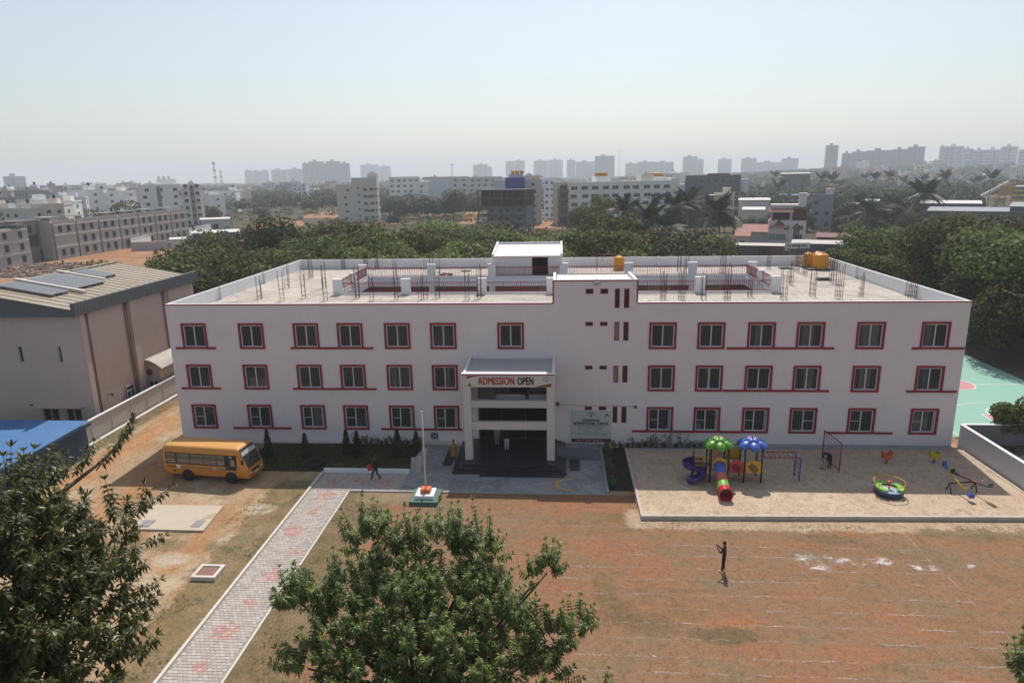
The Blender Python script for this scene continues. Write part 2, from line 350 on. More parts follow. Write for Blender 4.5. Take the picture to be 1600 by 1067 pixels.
for i in range(20):
    t0, t1 = i/20, (i+1)/20; f = lambda s: (51.1+.35*s+.08*math.sin(s*19), -12.8-14*s)
    (xa, ya), (xb, yb) = f(t0), f(t1); mb.quad((xa-.05, ya, .016), (xb-.05, yb, .016), (xb+.05, yb, .016), (xa+.05, ya, .016))
struct('chalk_line', mb, CHALK)
for k, (x0, x1, y0, y1) in enumerate(((43.7, 45.6, -17.7, -15.5), (45.3, 47.3, -16.9, -15.7), (46.6, 48.2, -17.2, -16.3), (47.9, 49.6, -16.9, -15.8), (49.5, 51.2, -17.3, -16.4), (52.2, 53.4, -16.9, -16.4))):
    struct('spilt_chalk', irregular(x0, x1, y0, y1, .02+.002*k, .3, .25, 60+k), HEAP)

# ------------------------------------------------------------------ forecourt, path, beds
def paver_mat():
    m, t, b = _nodes('paver_stone'); g_ = _n(t, 'ShaderNodeNewGeometry'); P = g_.outputs['Position']
    c = ramp(t, g_.outputs['Random Per Island'], [(0, (.36, .315, .285)), (.5, (.425, .375, .335)), (1, (.49, .435, .39))])
    c = mix(t, math_(t, 'MULTIPLY', ramp(t, noise(t, P, .6, 4, .6), [(.5, 0), (.7, 1)]), .35), c, (.33, .28, .23))
    t.links.new(c, b.inputs['Base Color']); b.inputs['Roughness'].default_value = .9; return m
def pink_mat():
    m, t, b = _nodes('pink_paver_stone'); g_ = _n(t, 'ShaderNodeNewGeometry')
    c = ramp(t, g_.outputs['Random Per Island'], [(0, (.40, .23, .20)), (.6, (.50, .28, .24)), (1, (.52, .38, .34))])
    t.links.new(c, b.inputs['Base Color']); b.inputs['Roughness'].default_value = .9; return m
PAV, PINK = paver_mat(), pink_mat()
pth = struct('path', MB().box(13.9, 16.62, -60, -8.75, -.02, .035), M('path_bed', (.30, .27, .24), .95))
pv2 = struct('pavement', MB().box(13.9, 20.2, -8.75, -5.98, -.02, .035), M('path_bed', (.30, .27, .24), .95))
def pavers(x0, x1, y0, y1, flowers, parent):
    mb = MB(); w, h = .225, .19; rr = random.Random(5); ny = int((y1-y0)/h); nx = int((x1-x0)/w)
    for j in range(ny):
        for i in range(nx):
            xa = x0+i*w+(w/2 if j % 2 else 0); ya = y0+j*h; xb = min(xa+w-.012, x1); yb = ya+h-.012
            if xb-xa < .06: continue
            cx, cy = (xa+xb)/2, (ya+yb)/2
            mb.mi = 1 if any(((cx-fx)/rx)**2+((cy-fy)/ry)**2 < 1+.35*math.sin(5*math.atan2(cy-fy, cx-fx)) for fx, fy, rx, ry in flowers) else 0
            z = .05+rr.uniform(-.004, .004)
            i0 = len(mb.v); c4 = .012
            mb.v += [(xa, ya, .03), (xb, ya, .03), (xb, yb, .03), (xa, yb, .03), (xa+c4, ya+c4, z), (xb-c4, ya+c4, z), (xb-c4, yb-c4, z), (xa+c4, yb-c4, z)]
            for f in ((4, 5, 6, 7), (0, 1, 5, 4), (1, 2, 6, 5), (2, 3, 7, 6), (3, 0, 4, 7)):
                mb.f.append(tuple(i0+q for q in f)); mb.m.append(mb.mi); mb.sm.append(False)
    part('pavers', mb, [PAV, PINK], parent, kind='stuff')
pavers(13.93, 16.6, -36, -8.77, [(15.2+.35*math.sin(k*2.1), -9.6-2.35*k, .62, .62) if k % 2 == 0 else (15.5-.4*math.cos(k), -9.6-2.35*k, .38, .42) for k in range(12)], pth)
pavers(13.93, 20.15, -8.73, -6.0, [(15.1, -7.4, .5, .5), (17.0, -7.3, .5, .45), (18.9, -7.5, .5, .45)], pv2)
struct('path_kerb', MB().box(13.75, 13.9, -60, -5.98, -.05, .16), KERBM)
struct('path_kerb', MB().box(16.62, 16.72, -60, -8.9, -.05, .10), KERBM)
struct('forecourt', MB().box(20.2, 34.15, -8.7, -.02, -.02, .06), G_CONC)
struct('forecourt_kerb', MB().box(16.72, 34.3, -8.9, -8.75, -.05, .075), M('forecourt_edge', (.33, .33, .32), .9))
struct('forecourt_kerb', MB().box(34.15, 34.33, -8.75, -.8, -.05, .16), M('forecourt_edge', (.33, .33, .32), .9))
struct('garden_bed', MB().box(7.4, 20.2, -5.75, -.5, -.02, .07), G_SOIL)
struct('bed_kerb', MB().box(13.9, 20.2, -5.98, -5.75, -.03, .32), WHITE2)
struct('bed_kerb', MB().box(20.2, 20.38, -5.7, -.6, .0, .2), KERBM)
struct('wall_apron', MB().box(0, 23.4, -.6, -.01, -.02, .16), KERBM)
struct('wall_apron', MB().box(36.0, 60.9, -.75, -.01, -.02, .16), CONC)
struct('planting_strip', MB().box(34.33, 36.05, -8.2, -.8, -.02, .05), G_SOIL)
# painted rainbow arc on the forecourt and the sand pit
for k, (r_, c_) in enumerate(((1.55, (.42, .16, .15)), (1.38, (.50, .32, .10)), (1.21, (.46, .42, .14)), (1.04, (.16, .30, .18)), (.87, (.22, .18, .33)))):
    mb = MB()
    for i in range(14):
        a0, a1 = R_(100+i*160/14), R_(100+(i+1)*160/14)
        q = lambda r, a: (32.0+r*math.cos(a)*1.0, -7.4+r*math.sin(a)*.75, .064)
        mb.quad(q(r_, a0), q(r_, a1), q(r_-.16, a1), q(r_-.16, a0))
    struct('rainbow_marking', mb, M('worn_paint_%d' % k, c_, .9, .3, 3, stain=((.36, .36, .35), .8, 1.5, .42)))
SANDZ = .22
struct('sand_pit', MB().prism([(36.2, -11.95), (75, -10.85), (75, -1.0), (61.0, -.95), (36.2, -1.4)], -.02, SANDZ), G_SAND)
PKERB = M('play_area_kerb', (.50, .45, .40), .85, .15, 2.5, stain=((.2, .17, .14), .5, .8))
kf = MB(); n = Vector((38.8, 1.1)).normalized()
struct('sand_pit_kerb', MB().prism([(36.03, -12.13), (75, -11.03), (75, -10.86), (36.03, -11.96)], -.03, .27), PKERB)
struct('sand_pit_kerb', MB().prism([(36.03, -11.95), (36.19, -11.95), (36.19, -1.25), (36.03, -1.25)], -.03, .27), PKERB)
struct('sand_pit_kerb', MB().prism([(36.2, -1.39), (60.9, -.94), (60.9, -.80), (36.2, -1.24)], -.03, .24), CONC)
struct('sand_pit_kerb', MB().prism([(60.9, -.95), (61.05, -.95), (61.3, -11.2), (61.15, -11.2)], -.03, .26), PKERB)
# ------------------------------------------------------------------ basketball court beside the school
COURTG = M('green_court_paint', (.235, .42, .335), .7, .08, .25, stain=((.19, .35, .29), .5, .5))
COURTP = M('pink_court_paint', (.50, .23, .24), .7, .08, .6)
LINEW = M('court_line_paint', (.72, .74, .70), .7, .05, 3)
struct('basketball_court', MB().box(62.4, 77.6, 2.2, 30.8, -.03, .01), COURTG)
def flat_ring(cx, cy, r, w, z, a0=0, a1=360, n=40):
    mb = MB()
    for i in range(n):
        t0, t1 = R_(a0+(a1-a0)*i/n), R_(a0+(a1-a0)*(i+1)/n)
        mb.quad(*[(cx+q*math.cos(t), cy+q*math.sin(t), z) for q, t in ((r-w, t0), (r, t0), (r, t1), (r-w, t1))])
    return mb
def flat_disc(cx, cy, r, z, n=40): return MB().quad(*[(cx+r*math.cos(2*math.pi*i/n), cy+r*math.sin(2*math.pi*i/n), z) for i in range(n)])
def flat(x0, x1, y0, y1, z): return MB().quad((x0, y0, z), (x1, y0, z), (x1, y1, z), (x0, y1, z))
struct('court_circle', flat_disc(70.05, 16.35, 1.8, .014), COURTP)
struct('court_line', flat_ring(70.05, 16.35, 1.85, .09, .022), LINEW)
struct('court_line', flat(62.9, 70.05-1.85, 16.31, 16.40, .018), LINEW); struct('court_line', flat(70.05+1.85, 77.1, 16.31, 16.40, .018), LINEW)
struct('court_key', flat(67.6, 72.5, 2.6, 7.6, .014), COURTP)
for a in ((67.55, 67.64, 2.6, 7.6), (72.46, 72.55, 2.6, 7.6)): struct('court_line', flat(*a, .018), LINEW)
struct('court_line', flat(67.64, 72.46, 7.55, 7.64, .018), LINEW)
struct('court_line', flat_ring(70.05, 7.6, 1.85, .09, .022, 0, 180), LINEW)
struct('court_line', flat_ring(70.05, 4.0, 6.75, .09, .026, 12, 168, 60), LINEW)
for a in ((62.85, 62.94, 2.5, 30.4), (77.06, 77.15, 2.5, 30.4)): struct('court_line', flat(*a, .03), LINEW)
struct('court_line', flat(62.94, 77.06, 2.5, 2.59, .03), LINEW)
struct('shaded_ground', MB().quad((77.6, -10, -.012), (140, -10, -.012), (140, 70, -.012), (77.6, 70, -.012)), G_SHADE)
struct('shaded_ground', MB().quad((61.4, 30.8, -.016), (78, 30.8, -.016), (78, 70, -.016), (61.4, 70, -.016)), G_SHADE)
struct('soil', MB().quad((61.0, -.9, .0), (62.4, -.9, .0), (62.4, 30, .0), (61.0, 30, .0)), G_YARD)
# ================================================================== the school
H, RF = 11.4, 10.3           # parapet top, roof floor
LX, DY = 60.93, 29.0
school = thing('school_building', (30, 0, 0), 'long white three storey school with maroon trimmed windows and open rooftop courtyard', 'building')
COLS = [2.1, 6.76, 11.18, 14.7, 18.44, 22.05, 27.28, 38.83, 42.44, 46.14, 49.72, 54.06, 58.68]
ROWS = [(1.07, 3.15), (4.43, 6.51), (7.78, 9.88)]
WINS = [(c, r) for r in range(3) for c in range(13) if not (c == 6 and r < 2)]
SWW = 2.04
VENT = [(33.0, 33.56), (34.1, 34.66)]; SLIT = [(35.18, 35.54), (35.87, 36.25)]
VZ = [(2.87, 3.15, 1.83), (6.17, 6.47, 5.14), (9.61, 9.91, 8.46), (12.07, 12.45, 10.98)]
holes = []
for c, r in WINS:
    z0, z1 = ROWS[r]; holes.append((COLS[c]-SWW/2+.14, COLS[c]+SWW/2-.14, z0+.14, z1-.14))
for (a, b_, s_) in VZ:
    for x0, x1 in VENT: holes.append((x0, x1, a, b_))
    for x0, x1 in SLIT: holes.append((x0, x1, s_, b_))
def holed_wall(mb, x0, x1, z0, z1, y, depth, hs):
    """front sheet at y with rectangular holes and reveals running back by depth"""
    xs = sorted({x0, x1, *[h[0] for h in hs], *[h[1] for h in hs]}); zs = sorted({z0, z1, *[h[2] for h in hs], *[h[3] for h in hs]})
    xs = [x for x in xs if x0 <= x <= x1]; zs = [z for z in zs if z0 <= z <= z1]
    for j in range(len(zs)-1):
        cz = (zs[j]+zs[j+1])/2; run = None
        for i in range(len(xs)-1):
            cx = (xs[i]+xs[i+1])/2; inside = any(h[0] < cx < h[1] and h[2] < cz < h[3] for h in hs)
            if not inside and run is None: run = xs[i]
            if inside and run is not None:
                mb.quad((run, y, zs[j]), (xs[i], y, zs[j]), (xs[i], y, zs[j+1]), (run, y, zs[j+1])); run = None
        if run is not None: mb.quad((run, y, zs[j]), (x1, y, zs[j]), (x1, y, zs[j+1]), (run, y, zs[j+1]))
    for a, b_, c, d in hs:
        if c >= z1 or d <= z0 or a >= x1 or b_ <= x0: continue
        c, d = max(c, z0), min(d, z1)
        e = y+depth
        mb.quad((a, y, c), (a, e, c), (a, e, d), (a, y, d)); mb.quad((b_, y, c), (b_, y, d), (b_, e, d), (b_, e, c))
        mb.quad((a, y, c), (b_, y, c), (b_, e, c), (a, e, c)); mb.quad((a, y, d), (a, e, d), (b_, e, d), (b_, y, d))
TX0, TX1, TZ = 30.55, 36.85, 13.13                      # stair tower
DOOR = (24.6, 30.2, .3, 3.0); PB1 = (24.6, 30.2, 4.3, 6.2); PB0 = (24.6, 30.2, 3.36, 4.3)
w = MB()
holed_wall(w, 0, LX, 0, H, 0, .22, [h for h in holes if h[2] < H-.1] + [DOOR, (24.6, 30.2, 3.3, 6.2)])
for x in (0, LX):
    w.quad((x, 0, 0), (x, DY, 0), (x, DY, H), (x, 0, H))
w.quad((0, DY, 0), (LX, DY, 0), (LX, DY, H), (0, DY, H))
part('wall', w, WHITE, school)
tw = MB(); holed_wall(tw, TX0, TX1, H, TZ, -.0, .22, [h for h in holes if h[3] > H])
for x in (TX0, TX1): tw.quad((x, 0, RF), (x, 5.6, RF), (x, 5.6, TZ), (x, 0, TZ))
tw.quad((TX0, 5.6, RF), (TX1, 5.6, RF), (TX1, 5.6, TZ-.3), (TX0, 5.6, TZ-.3))
part('stair_tower', tw, WHITE, school)
# parapets
pp = MB()
pp.box(.0, TX0, .003, .2, RF, H+.004); pp.box(TX1, LX, .003, .2, RF, H+.004)
part('parapet', pp, WHITE2, school)
for b_ in ((.003, .2, .2, DY-.2, RF, H+.004), (LX-.2, LX-.003, .2, DY-.2, RF, H+.004), (.003, LX-.003, DY-.2, DY-.003, RF, H+.004)):
    part('parapet', MB().box(*b_), WHITE2, school)
stub = MB().box(-.1, .1, -.17, .17, 0, 1.16).mesh('pilaster', WHITE2)
for x, y in [(.3, 8.5), (.3, 18), (14.9, DY-.3), (22.0, DY-.3), (42.5, DY-.3), (51.0, DY-.3), (LX-.3, 9), (LX-.3, 19)]:
    inst('parapet_pilaster', stub, school, (x-30, y, RF))
# red trim on the roof edges
part('trim', MB().box(-.03, TX0-.02, -.035, -.002, H-.09, H-.005), RED, school)
part('trim', MB().box(TX1+.02, LX+.03, -.035, -.002, H-.09, H-.005), RED, school)
part('trim', MB().box(TX0-.05, TX1+.05, -.035, -.002, TZ-.10, TZ-.02), RED, school)
for x in (TX0, TX1): part('trim', MB().box(x-.05, x+.05, -.033, -.003, H-.005, TZ-.10), RED, school)
# roof slab round the courtyard
CX0, CX1, CY0, CY1 = 10.6, 50.2, 10.7, 20.7
ROOFC = dirt_mat('roof_screed', (.62, .55, .49), [((.42, .38, .35), .25, .48, .62, .7), ((.72, .64, .57), .4, .5, .62, .7), ((.22, .20, .19), .7, .60, .72, .6)], .5)
sl_ = MB()
for b_ in ((.2, LX-.2, .2, CY0, RF-.18, RF), (.2, LX-.2, CY1, DY-.2, RF-.18, RF), (.2, CX0, CY0, CY1, RF-.18, RF), (CX1, LX-.2, CY0, CY1, RF-.18, RF)): sl_.box(*b_)
part('roof', sl_, ROOFC, school)
inn = MB()
for z in (.25, 3.3, 6.6): inn.box(.2, LX-.2, .25, CY0-.1, z-.15, z)
for z in (.25, 3.3, 6.6): inn.box(.2, LX-.2, CY1+.1, DY-.25, z-.15, z)
inn.box(.22, 23.6, 6.4, 6.5, 0, RF-.18); inn.box(31.2, LX-.22, 6.4, 6.5, 0, RF-.18); inn.box(23.6, 31.2, 9.0, 9.1, 0, RF-.18)
for x in (4.4, 9.0, 12.9, 16.6, 20.2, 23.6, 31.2, 36.95, 40.6, 44.3, 48, 51.9, 56.4): inn.box(x-.06, x+.06, .24, 6.4, 0, RF-.18)
part('interior', inn, DARKI, school)
# courtyard sides
ct = MB()
for z in (RF-.9, 6.6-.9, 3.3-.9):
    ct.box(CX0+.025, CX1-.025, CY1-.02, CY1+.2, z, z+.88); ct.box(CX0+.025, CX1-.025, CY0-.2, CY0+.02, z, z+.88)
    ct.box(CX0-.2, CX0+.02, CY0+.021, CY1-.021, z, z+.88); ct.box(CX1-.02, CX1+.2, CY0+.021, CY1-.021, z, z+.88)
part('courtyard_beam', ct, WHITE2, school)
part('corridor_wall', MB().box(.25, LX-.25, CY1+2.2, CY1+2.3, 0, RF-.19), M('corridor_paint', (.30, .17, .16), .85, .1, .5), school)
for x in (17.4, 23.9, 31.5, 38.3, 44.9): part('courtyard_pillar', MB().box(x-.3, x+.3, CY1-.025, CY1+.4, 0, RF-.91), WHITE2, school)
for (a, b_) in ((40.5, 42), (46.3, 47.8), (32.6, 35), (33, 34.6)): pass
cl = M('classroom_window_lit', (.36, .33, .20), .6)
for x in (28.9, 40.6, 46.2): part('corridor_window', MB().box(x, x+2.4, CY1+2.14, CY1+2.19, 7.6, 9.3), cl, school)
part('courtyard_floor', MB().box(CX0, CX1, CY0, CY1, 0, .06), CONC, school)
# railings round the courtyard: pillars, rails, pickets
kb = MB()
for b_ in ((CX0-.25, CX1+.25, CY0-.25, CY0-.05, RF, RF+.16), (CX0-.25, CX1+.25, CY1+.05, CY1+.25, RF, RF+.16), (CX0-.25, CX0-.05, CY0-.05, CY1+.05, RF, RF+.3), (CX1+.05, CX1+.25, CY0-.05, CY1+.05, RF, RF+.3)): kb.box(*b_)
part('railing_kerb', kb, WHITE2, school)
pil = MB().box(-.42, .42, -.2, .2, 0, 1.42).box(-.45, .45, -.23, .23, 1.42, 1.47).mesh('railing_pillar', WHITE2)
PF = [10.5, 16.9, 23.95, 30.3, 37.0, 43.6, 50.2]; PBk = [9.95, 17.4, 23.9, 31.5, 38.3, 44.9, 51.0]
for x in PF: inst('railing_pillar', pil, school, (x-30, CY0-.15, RF))
for x in PBk: inst('railing_pillar', pil, school, (x-30, CY1+.15, RF))
for x in (CX0-.15, CX1+.15): inst('railing_pillar', pil, school, (x-30, 15.4, RF), scale=(.6, 1, .92))
def rail_run(a, b_, z0):
    a, b_ = Vector(a), Vector(b_); L = (b_-a).length; d = (b_-a)/L
    rl = MB()
    for z in (z0+.22, z0+1.12): rl.tube([a+Vector((0, 0, z)), b_+Vector((0, 0, z))], .035, 4, smooth=False)
    rl.tube([a+Vector((0, 0, z0+1.0)), b_+Vector((0, 0, z0+1.0))], .018, 4, smooth=False)
    part('handrail', rl, REDRAIL, school)
    pk = MB(); n = int(L/.19)
    for i in range(1, n):
        q = a+d*(L*i/n); rr_ = .020 if i % 8 else .03
        pk.tube([q+Vector((0, 0, z0+.16)), q+Vector((0, 0, z0+1.12))], rr_, 4, cap=False, smooth=False)
    part('pickets', pk, REDRAIL, school, kind='stuff')
for P_, y in ((PF, CY0-.15), (PBk, CY1+.15)):
    for a, b_ in zip(P_[:-1], P_[1:]): rail_run((a+.42, y, 0), (b_-.42, y, 0), RF)
for x in (CX0-.15, CX1+.15):
    rail_run((x, CY0+.05, 0), (x, 15.2, 0), RF+.12); rail_run((x, 15.6, 0), (x, CY1, 0), RF+.12)
# roof-top stair head and its sheet roof
hd = MB(); hx0, hx1, hy0, hy1 = 23.9, 31.4, 21.25, 27.4; zf, zb = 12.5, 13.15
dh = (28.15, 29.85, RF, 12.35)
holed_wall(hd, hx0, hx1, RF, zf, hy0, .2, [dh])
for x in (hx0, hx1): hd.quad((x, hy0, RF), (x, hy1, RF), (x, hy1, zb), (x, hy0, zf))
hd.quad((hx0, hy1, RF), (hx1, hy1, RF), (hx1, hy1, zb), (hx0, hy1, zb))
part('stair_head', hd, WHITE, school)
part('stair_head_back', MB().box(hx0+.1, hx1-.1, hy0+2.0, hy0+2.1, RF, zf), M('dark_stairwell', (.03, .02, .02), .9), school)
def corrugated(x0, x1, f0, f1, pitch=.25, amp=.035):
    """sheet spanning x with ridges running from f0 (y,z) to f1 (y,z)"""
    mb = MB(); n = int((x1-x0)/pitch*2)
    for i in range(n):
        a, b_ = x0+(x1-x0)*i/n, x0+(x1-x0)*(i+1)/n; ha, hb = amp*(i % 2), amp*((i+1) % 2)
        mb.quad((a, f0[0], f0[1]+ha), (b_, f0[0], f0[1]+hb), (b_, f1[0], f1[1]+hb), (a, f1[0], f1[1]+ha))
    return mb
part('sheet_roof', corrugated(hx0+.2, hx1-.2, (hy0-.25, zf+.02), (hy1-.1, zb+.02)), SHEETW, school)
for x in (hx0, hx1-.22): part('verge_wall', MB().extr([(hy0-.1, zf-.1), (hy1+.1, zb-.1), (hy1+.1, zb+.32), (hy0-.1, zf+.25)], 'x', x-.005, x+.225), WHITE2, school)
part('verge_wall', MB().box(hx0+.22, hx1-.22, hy1-.08, hy1+.1, zb-.1, zb+.25), WHITE2, school)
part('sheet_roof', corrugated(TX0+.25, TX1-.25, (.25, TZ-.14), (5.5, TZ-.42)), SHEETW, school)
part('verge_wall', MB().box(TX0, TX1, .0035, .2, TZ-.2, TZ+.003), WHITE2, school)
for x in (TX0, TX1-.2): part('verge_wall', MB().extr([(.2, TZ-.3), (5.6, TZ-.55), (5.6, TZ-.2), (.2, TZ+.003)], 'x', x, x+.2), WHITE2, school)
part('flood_lamp', MB().box(33.6, 34.0, -.25, -.04, TZ-.32, TZ-.12).box(33.75, 33.85, -.1, 0, TZ-.2, TZ+.05), STEEL, school)
# windows
def frame_mb(x0, x1, z0, z1, t, y0, y1):
    return MB().box(x0, x0+t, y0, y1, z0, z1).box(x1-t, x1, y0, y1, z0, z1).box(x0+t, x1-t, y0, y1, z0, z0+t).box(x0+t, x1-t, y0, y1, z1-t, z1)
hw, hh = SWW/2, 1.04
sur_me = frame_mb(-hw, hw, -hh, hh, .15, -.075, .10).mesh('window', RED)
iw, ih = hw-.15, hh-.15
def fr_mesh(shift, transom):
    f = frame_mb(-iw, iw, -ih, ih, .085, .03, .12)
    f.box(-.04+shift, .04+shift, .035, .115, -ih+.085, ih-.085)
    if transom: f.box((-iw+.085) if transom < 0 else .04+shift, (-.04+shift) if transom < 0 else iw-.085, .05, .09, -.06, -.02)
    if abs(shift) > .05: f.box(iw-.2, iw-.15, .05, .1, -ih+.085, ih-.085)
    return f.mesh('frame', FRAMEW)
fr_mes = [fr_mesh(0, 0), fr_mesh(0, 0), fr_mesh(.02, 1), fr_mesh(-.03, -1), fr_mesh(-.12, -1)]
pane_l = MB().quad((-iw+.06, .08, -ih+.06), (0, .08, -ih+.06), (0, .08, ih-.06), (-iw+.06, .08, ih-.06)).mesh('pane', GLASS)
pane_r = MB().quad((0, .085, -ih+.06), (iw-.06, .085, -ih+.06), (iw-.06, .085, ih-.06), (0, .085, ih-.06)).mesh('pane', GLASS)
def grille_mesh():
    gm = MB()
    for i in range(1, 13):
        z = -ih+2*ih*i/13; gm.box(-iw+.08, iw-.08, .128, .142, z-.010, z+.010)
    for x in (-.62, -.38, -.16, .16, .38, .62): gm.box(x-.010, x+.010, .142, .156, -ih, ih)
    return gm.mesh('grille', M('window_grille', (.52, .51, .50), .6, .1, 3))
gr_me = grille_mesh()
CURT = M('cream_curtain', (.60, .57, .50), .9, .15, 3)
rw = random.Random(11)
cur_me = {}
for c, r in WINS:
    z0, z1 = ROWS[r]; o = inst('window', sur_me, school, (COLS[c]-30, 0, (z0+z1)/2))
    k = rw.choice([0, 1]) if r else rw.choice([2, 3, 4])
    fr_ = inst('frame', fr_mes[k], o); inst('pane', pane_l, fr_) if False else inst('pane', pane_l, o); inst('pane', pane_r, o)
    inst('grille', gr_me, o).__setitem__('kind', 'stuff')
    if rw.random() < .42:
        # a curtain drawn behind the pane, part of the window's width and height
        a, b_ = sorted((rw.uniform(-.8, .8), rw.uniform(-.8, .8))); top = rw.choice([ih-.1, ih-.1, rw.uniform(-.4, .3)])
        if b_-a < .35: b_ = a+.4
        mb = MB(); n = 14
        for i in range(n):
            xa, xb = a+(b_-a)*i/n, a+(b_-a)*(i+1)/n; wv = lambda q: .26+.03*math.sin(q*38)
            mb.quad((xa, wv(xa), -ih), (xb, wv(xb), -ih), (xb, wv(xb), top), (xa, wv(xa), top))
        part('curtain', mb.mesh('curtain', CURT if rw.random() < .55 else M('pale_blue_board', (.30, .40, .60), .8, .1, 2) if rw.random() < .25 else M('dark_green_board', (.06, .10, .08), .8, .1, 2) if rw.random() < .3 else M('tan_blind', (.30, .22, .15), .9, .15, 2)), None, o)
        o.children[-1].location = (0, 0, 0)
# red ledges
def ledge(x0, x1, z): part('ledge', MB().box(x0, x1, -.11, -.003, z-.075, z+.075), RED, school)
def ledge_run(z, x0, x1, cs):
    """split round the windows that sit on it"""
    x = x0
    for c in cs:
        a = COLS[c]-hw-.003
        if a > x: ledge(x, a, z)
        x = COLS[c]+hw+.003
    if x1 > x: ledge(x, x1, z)
ledge_run(7.86, .46, 3.74, [0]); ledge_run(7.86, 9.85, 16.48, [2, 3]); ledge_run(7.86, 43.65, 51.51, [9, 10]); ledge_run(7.86, 57.14, 60.84, [12])
ledge_run(4.51, .49, 3.75, [0]); ledge_run(4.51, 9.74, 16.52, [2, 3]); ledge_run(4.51, 43.55, 51.44, [9, 10]); ledge_run(4.51, 57.11, 60.73, [12])
ledge_run(1.15, 4.43, 9.26, [1]); ledge_run(1.15, 16.72, 23.3, [4, 5]); ledge_run(1.15, 36.72, 45.1, [7, 8]); ledge_run(1.15, 51.56, 56.46, [11])
# vents and slit windows of the stair tower
DKP = M('dark_slit_pane', (.05, .035, .035), .2, .2, 4)
for k, (a, b_, s_) in enumerate(VZ):
    for x0, x1 in VENT:
        f = part('ventilator', frame_mb(x0, x1, a, b_, .045, -.03, .1), RED, school); subpart('louvre', MB().box(x0+.04, x1-.04, .10, .13, a+.04, b_-.04), DKP, f)
    for x0, x1 in SLIT:
        f = part('slit_window', frame_mb(x0, x1, s_, b_, .045, -.03, .1), RED, school)
        subpart('pane', MB().box(x0+.04, x1-.04, .10, .13, s_+.04, b_-.04), DKP if not (k in (1, 2) and x0 < 35.5) else M('bright_slit_pane', (.36, .30, .24), .3, .5, 2), f)
# entrance porch
PX0, PX1, PY = 24.0, 30.72, -4.25
PORCH = M('porch_cream', (.60, .55, .52), .8, .06, 1, streak=.12)
for x0, x1 in ((24.05, 24.62), (30.1, 30.67)):
    part('column', MB().box(x0, x1, PY+.05, PY+.55, .30, 6.1), PORCH, school)
part('beam', MB().box(24.62, 30.1, PY+.12, PY+.45, 4.44, 4.98), BEAM, school)
part('beam', MB().box(24.62, 30.1, PY+.12, PY+.45, 2.75, 3.34), PORCH, school)
part('gallery_wall', MB().box(24.62, 30.18, 2.0, 2.1, 3.31, 6.3), M('brick_pink_wall', (.38, .25, .22), .8, .1, 1), school)
part('gallery_wall', MB().box(24.2, 25.9, .6, .7, 3.31, 6.3), M('grey_gallery', (.22, .22, .21), .8, .1, 1), school)
part('gallery_parapet', MB().box(25.9, 30.18, 1.0, 1.12, 3.31, 3.78), WHITE2, school)
part('porch_wall', MB().box(24.05, 24.2, PY+.56, -.01, 3.0, 6.1), WHITE, school)
part('porch_wall', MB().box(30.5, 30.65, PY+.56, -.01, 3.0, 4.2), WHITE, school)
part('fascia', MB().box(24.03, 30.69, PY, PY+.25, 6.1, 7.0), PORCH, school)
part('porch_roof', MB().extr([(PY+.32, 6.6), (-.01, 6.8), (-.01, 7.02), (PY+.32, 6.96)], 'x', 24.24, 30.48), M('porch_roof_screed', (.44, .42, .40), .85, .1, .8), school)
for x in (24.03, 30.49): part('verge_wall', MB().extr([(PY+.253, 6.1), (-.01, 6.1), (-.01, 7.24), (PY+.253, 7.0)], 'x', x, x+.2), WHITE2, school)
part('coping', MB().box(23.97, 30.75, PY-.05, PY+.32, 7.005, 7.06), WHITE2, school)
part('trim', MB().box(23.99, 30.73, PY-.02, PY-.002, 6.93, 7.0), RED, school)
for i, (g0, z) in enumerate(((1.05, .15), (.65, .30))):
    pass
stp = MB(); stp.box(23.3, 31.5, -6.0, -.02, .055, .17)
part('step', stp, BLACKG, school); part('step', MB().box(23.65, 31.15, -5.55, -.02, .17, .285), BLACKG, school); part('step', MB().box(24.0, 30.8, -5.1, -.02, .285, .40), BLACKG, school)
part('step', MB().box(25.35, 31.35, -6.4, -6.0, .055, .13), BLACKG, school)
part('ramp', MB().extr([(30.8, .06), (34.0, .06), (34.0, .12), (30.8, .4)], 'y', -3.2, -1.4), M('grey_ramp', (.16, .17, .18), .7), school)
for x in (31.0+.16*k for k in range(14)): pass
rb = MB()
for k in range(16): rb.box(30.9+.17*k, 30.93+.17*k, -3.25, -3.2, .1, .95-.03*k)
rb.box(30.9, 33.6, -3.26, -3.19, .9, .95); part('ramp_railing', rb, M('grey_rail_paint', (.13, .15, .17), .5), school)
part('mat', MB().box(22.35, 23.05, -4.6, -1.0, .06, .075), BLACKG, school); part('mat', MB().box(31.75, 32.5, -5.2, -2.8, .06, .075), BLACKG, school)
# entrance doors and hall inside
part('door_frame', frame_mb(24.62, 30.18, .3, 2.98, .1, .2, .3).box(26.4, 26.5, .2, .3, .4, 2.88).box(28.3, 28.4, .2, .3, .4, 2.88), M('dark_door_frame', (.10, .05, .05), .5), school)
part('entrance_hall', MB().box(24.6, 30.2, .32, 9.0, .2, .26), BLACKG, school)
part('inner_window', MB().box(27.0, 28.4, 2.0, 2.05, 3.6, 4.4), FRAMEW, school)
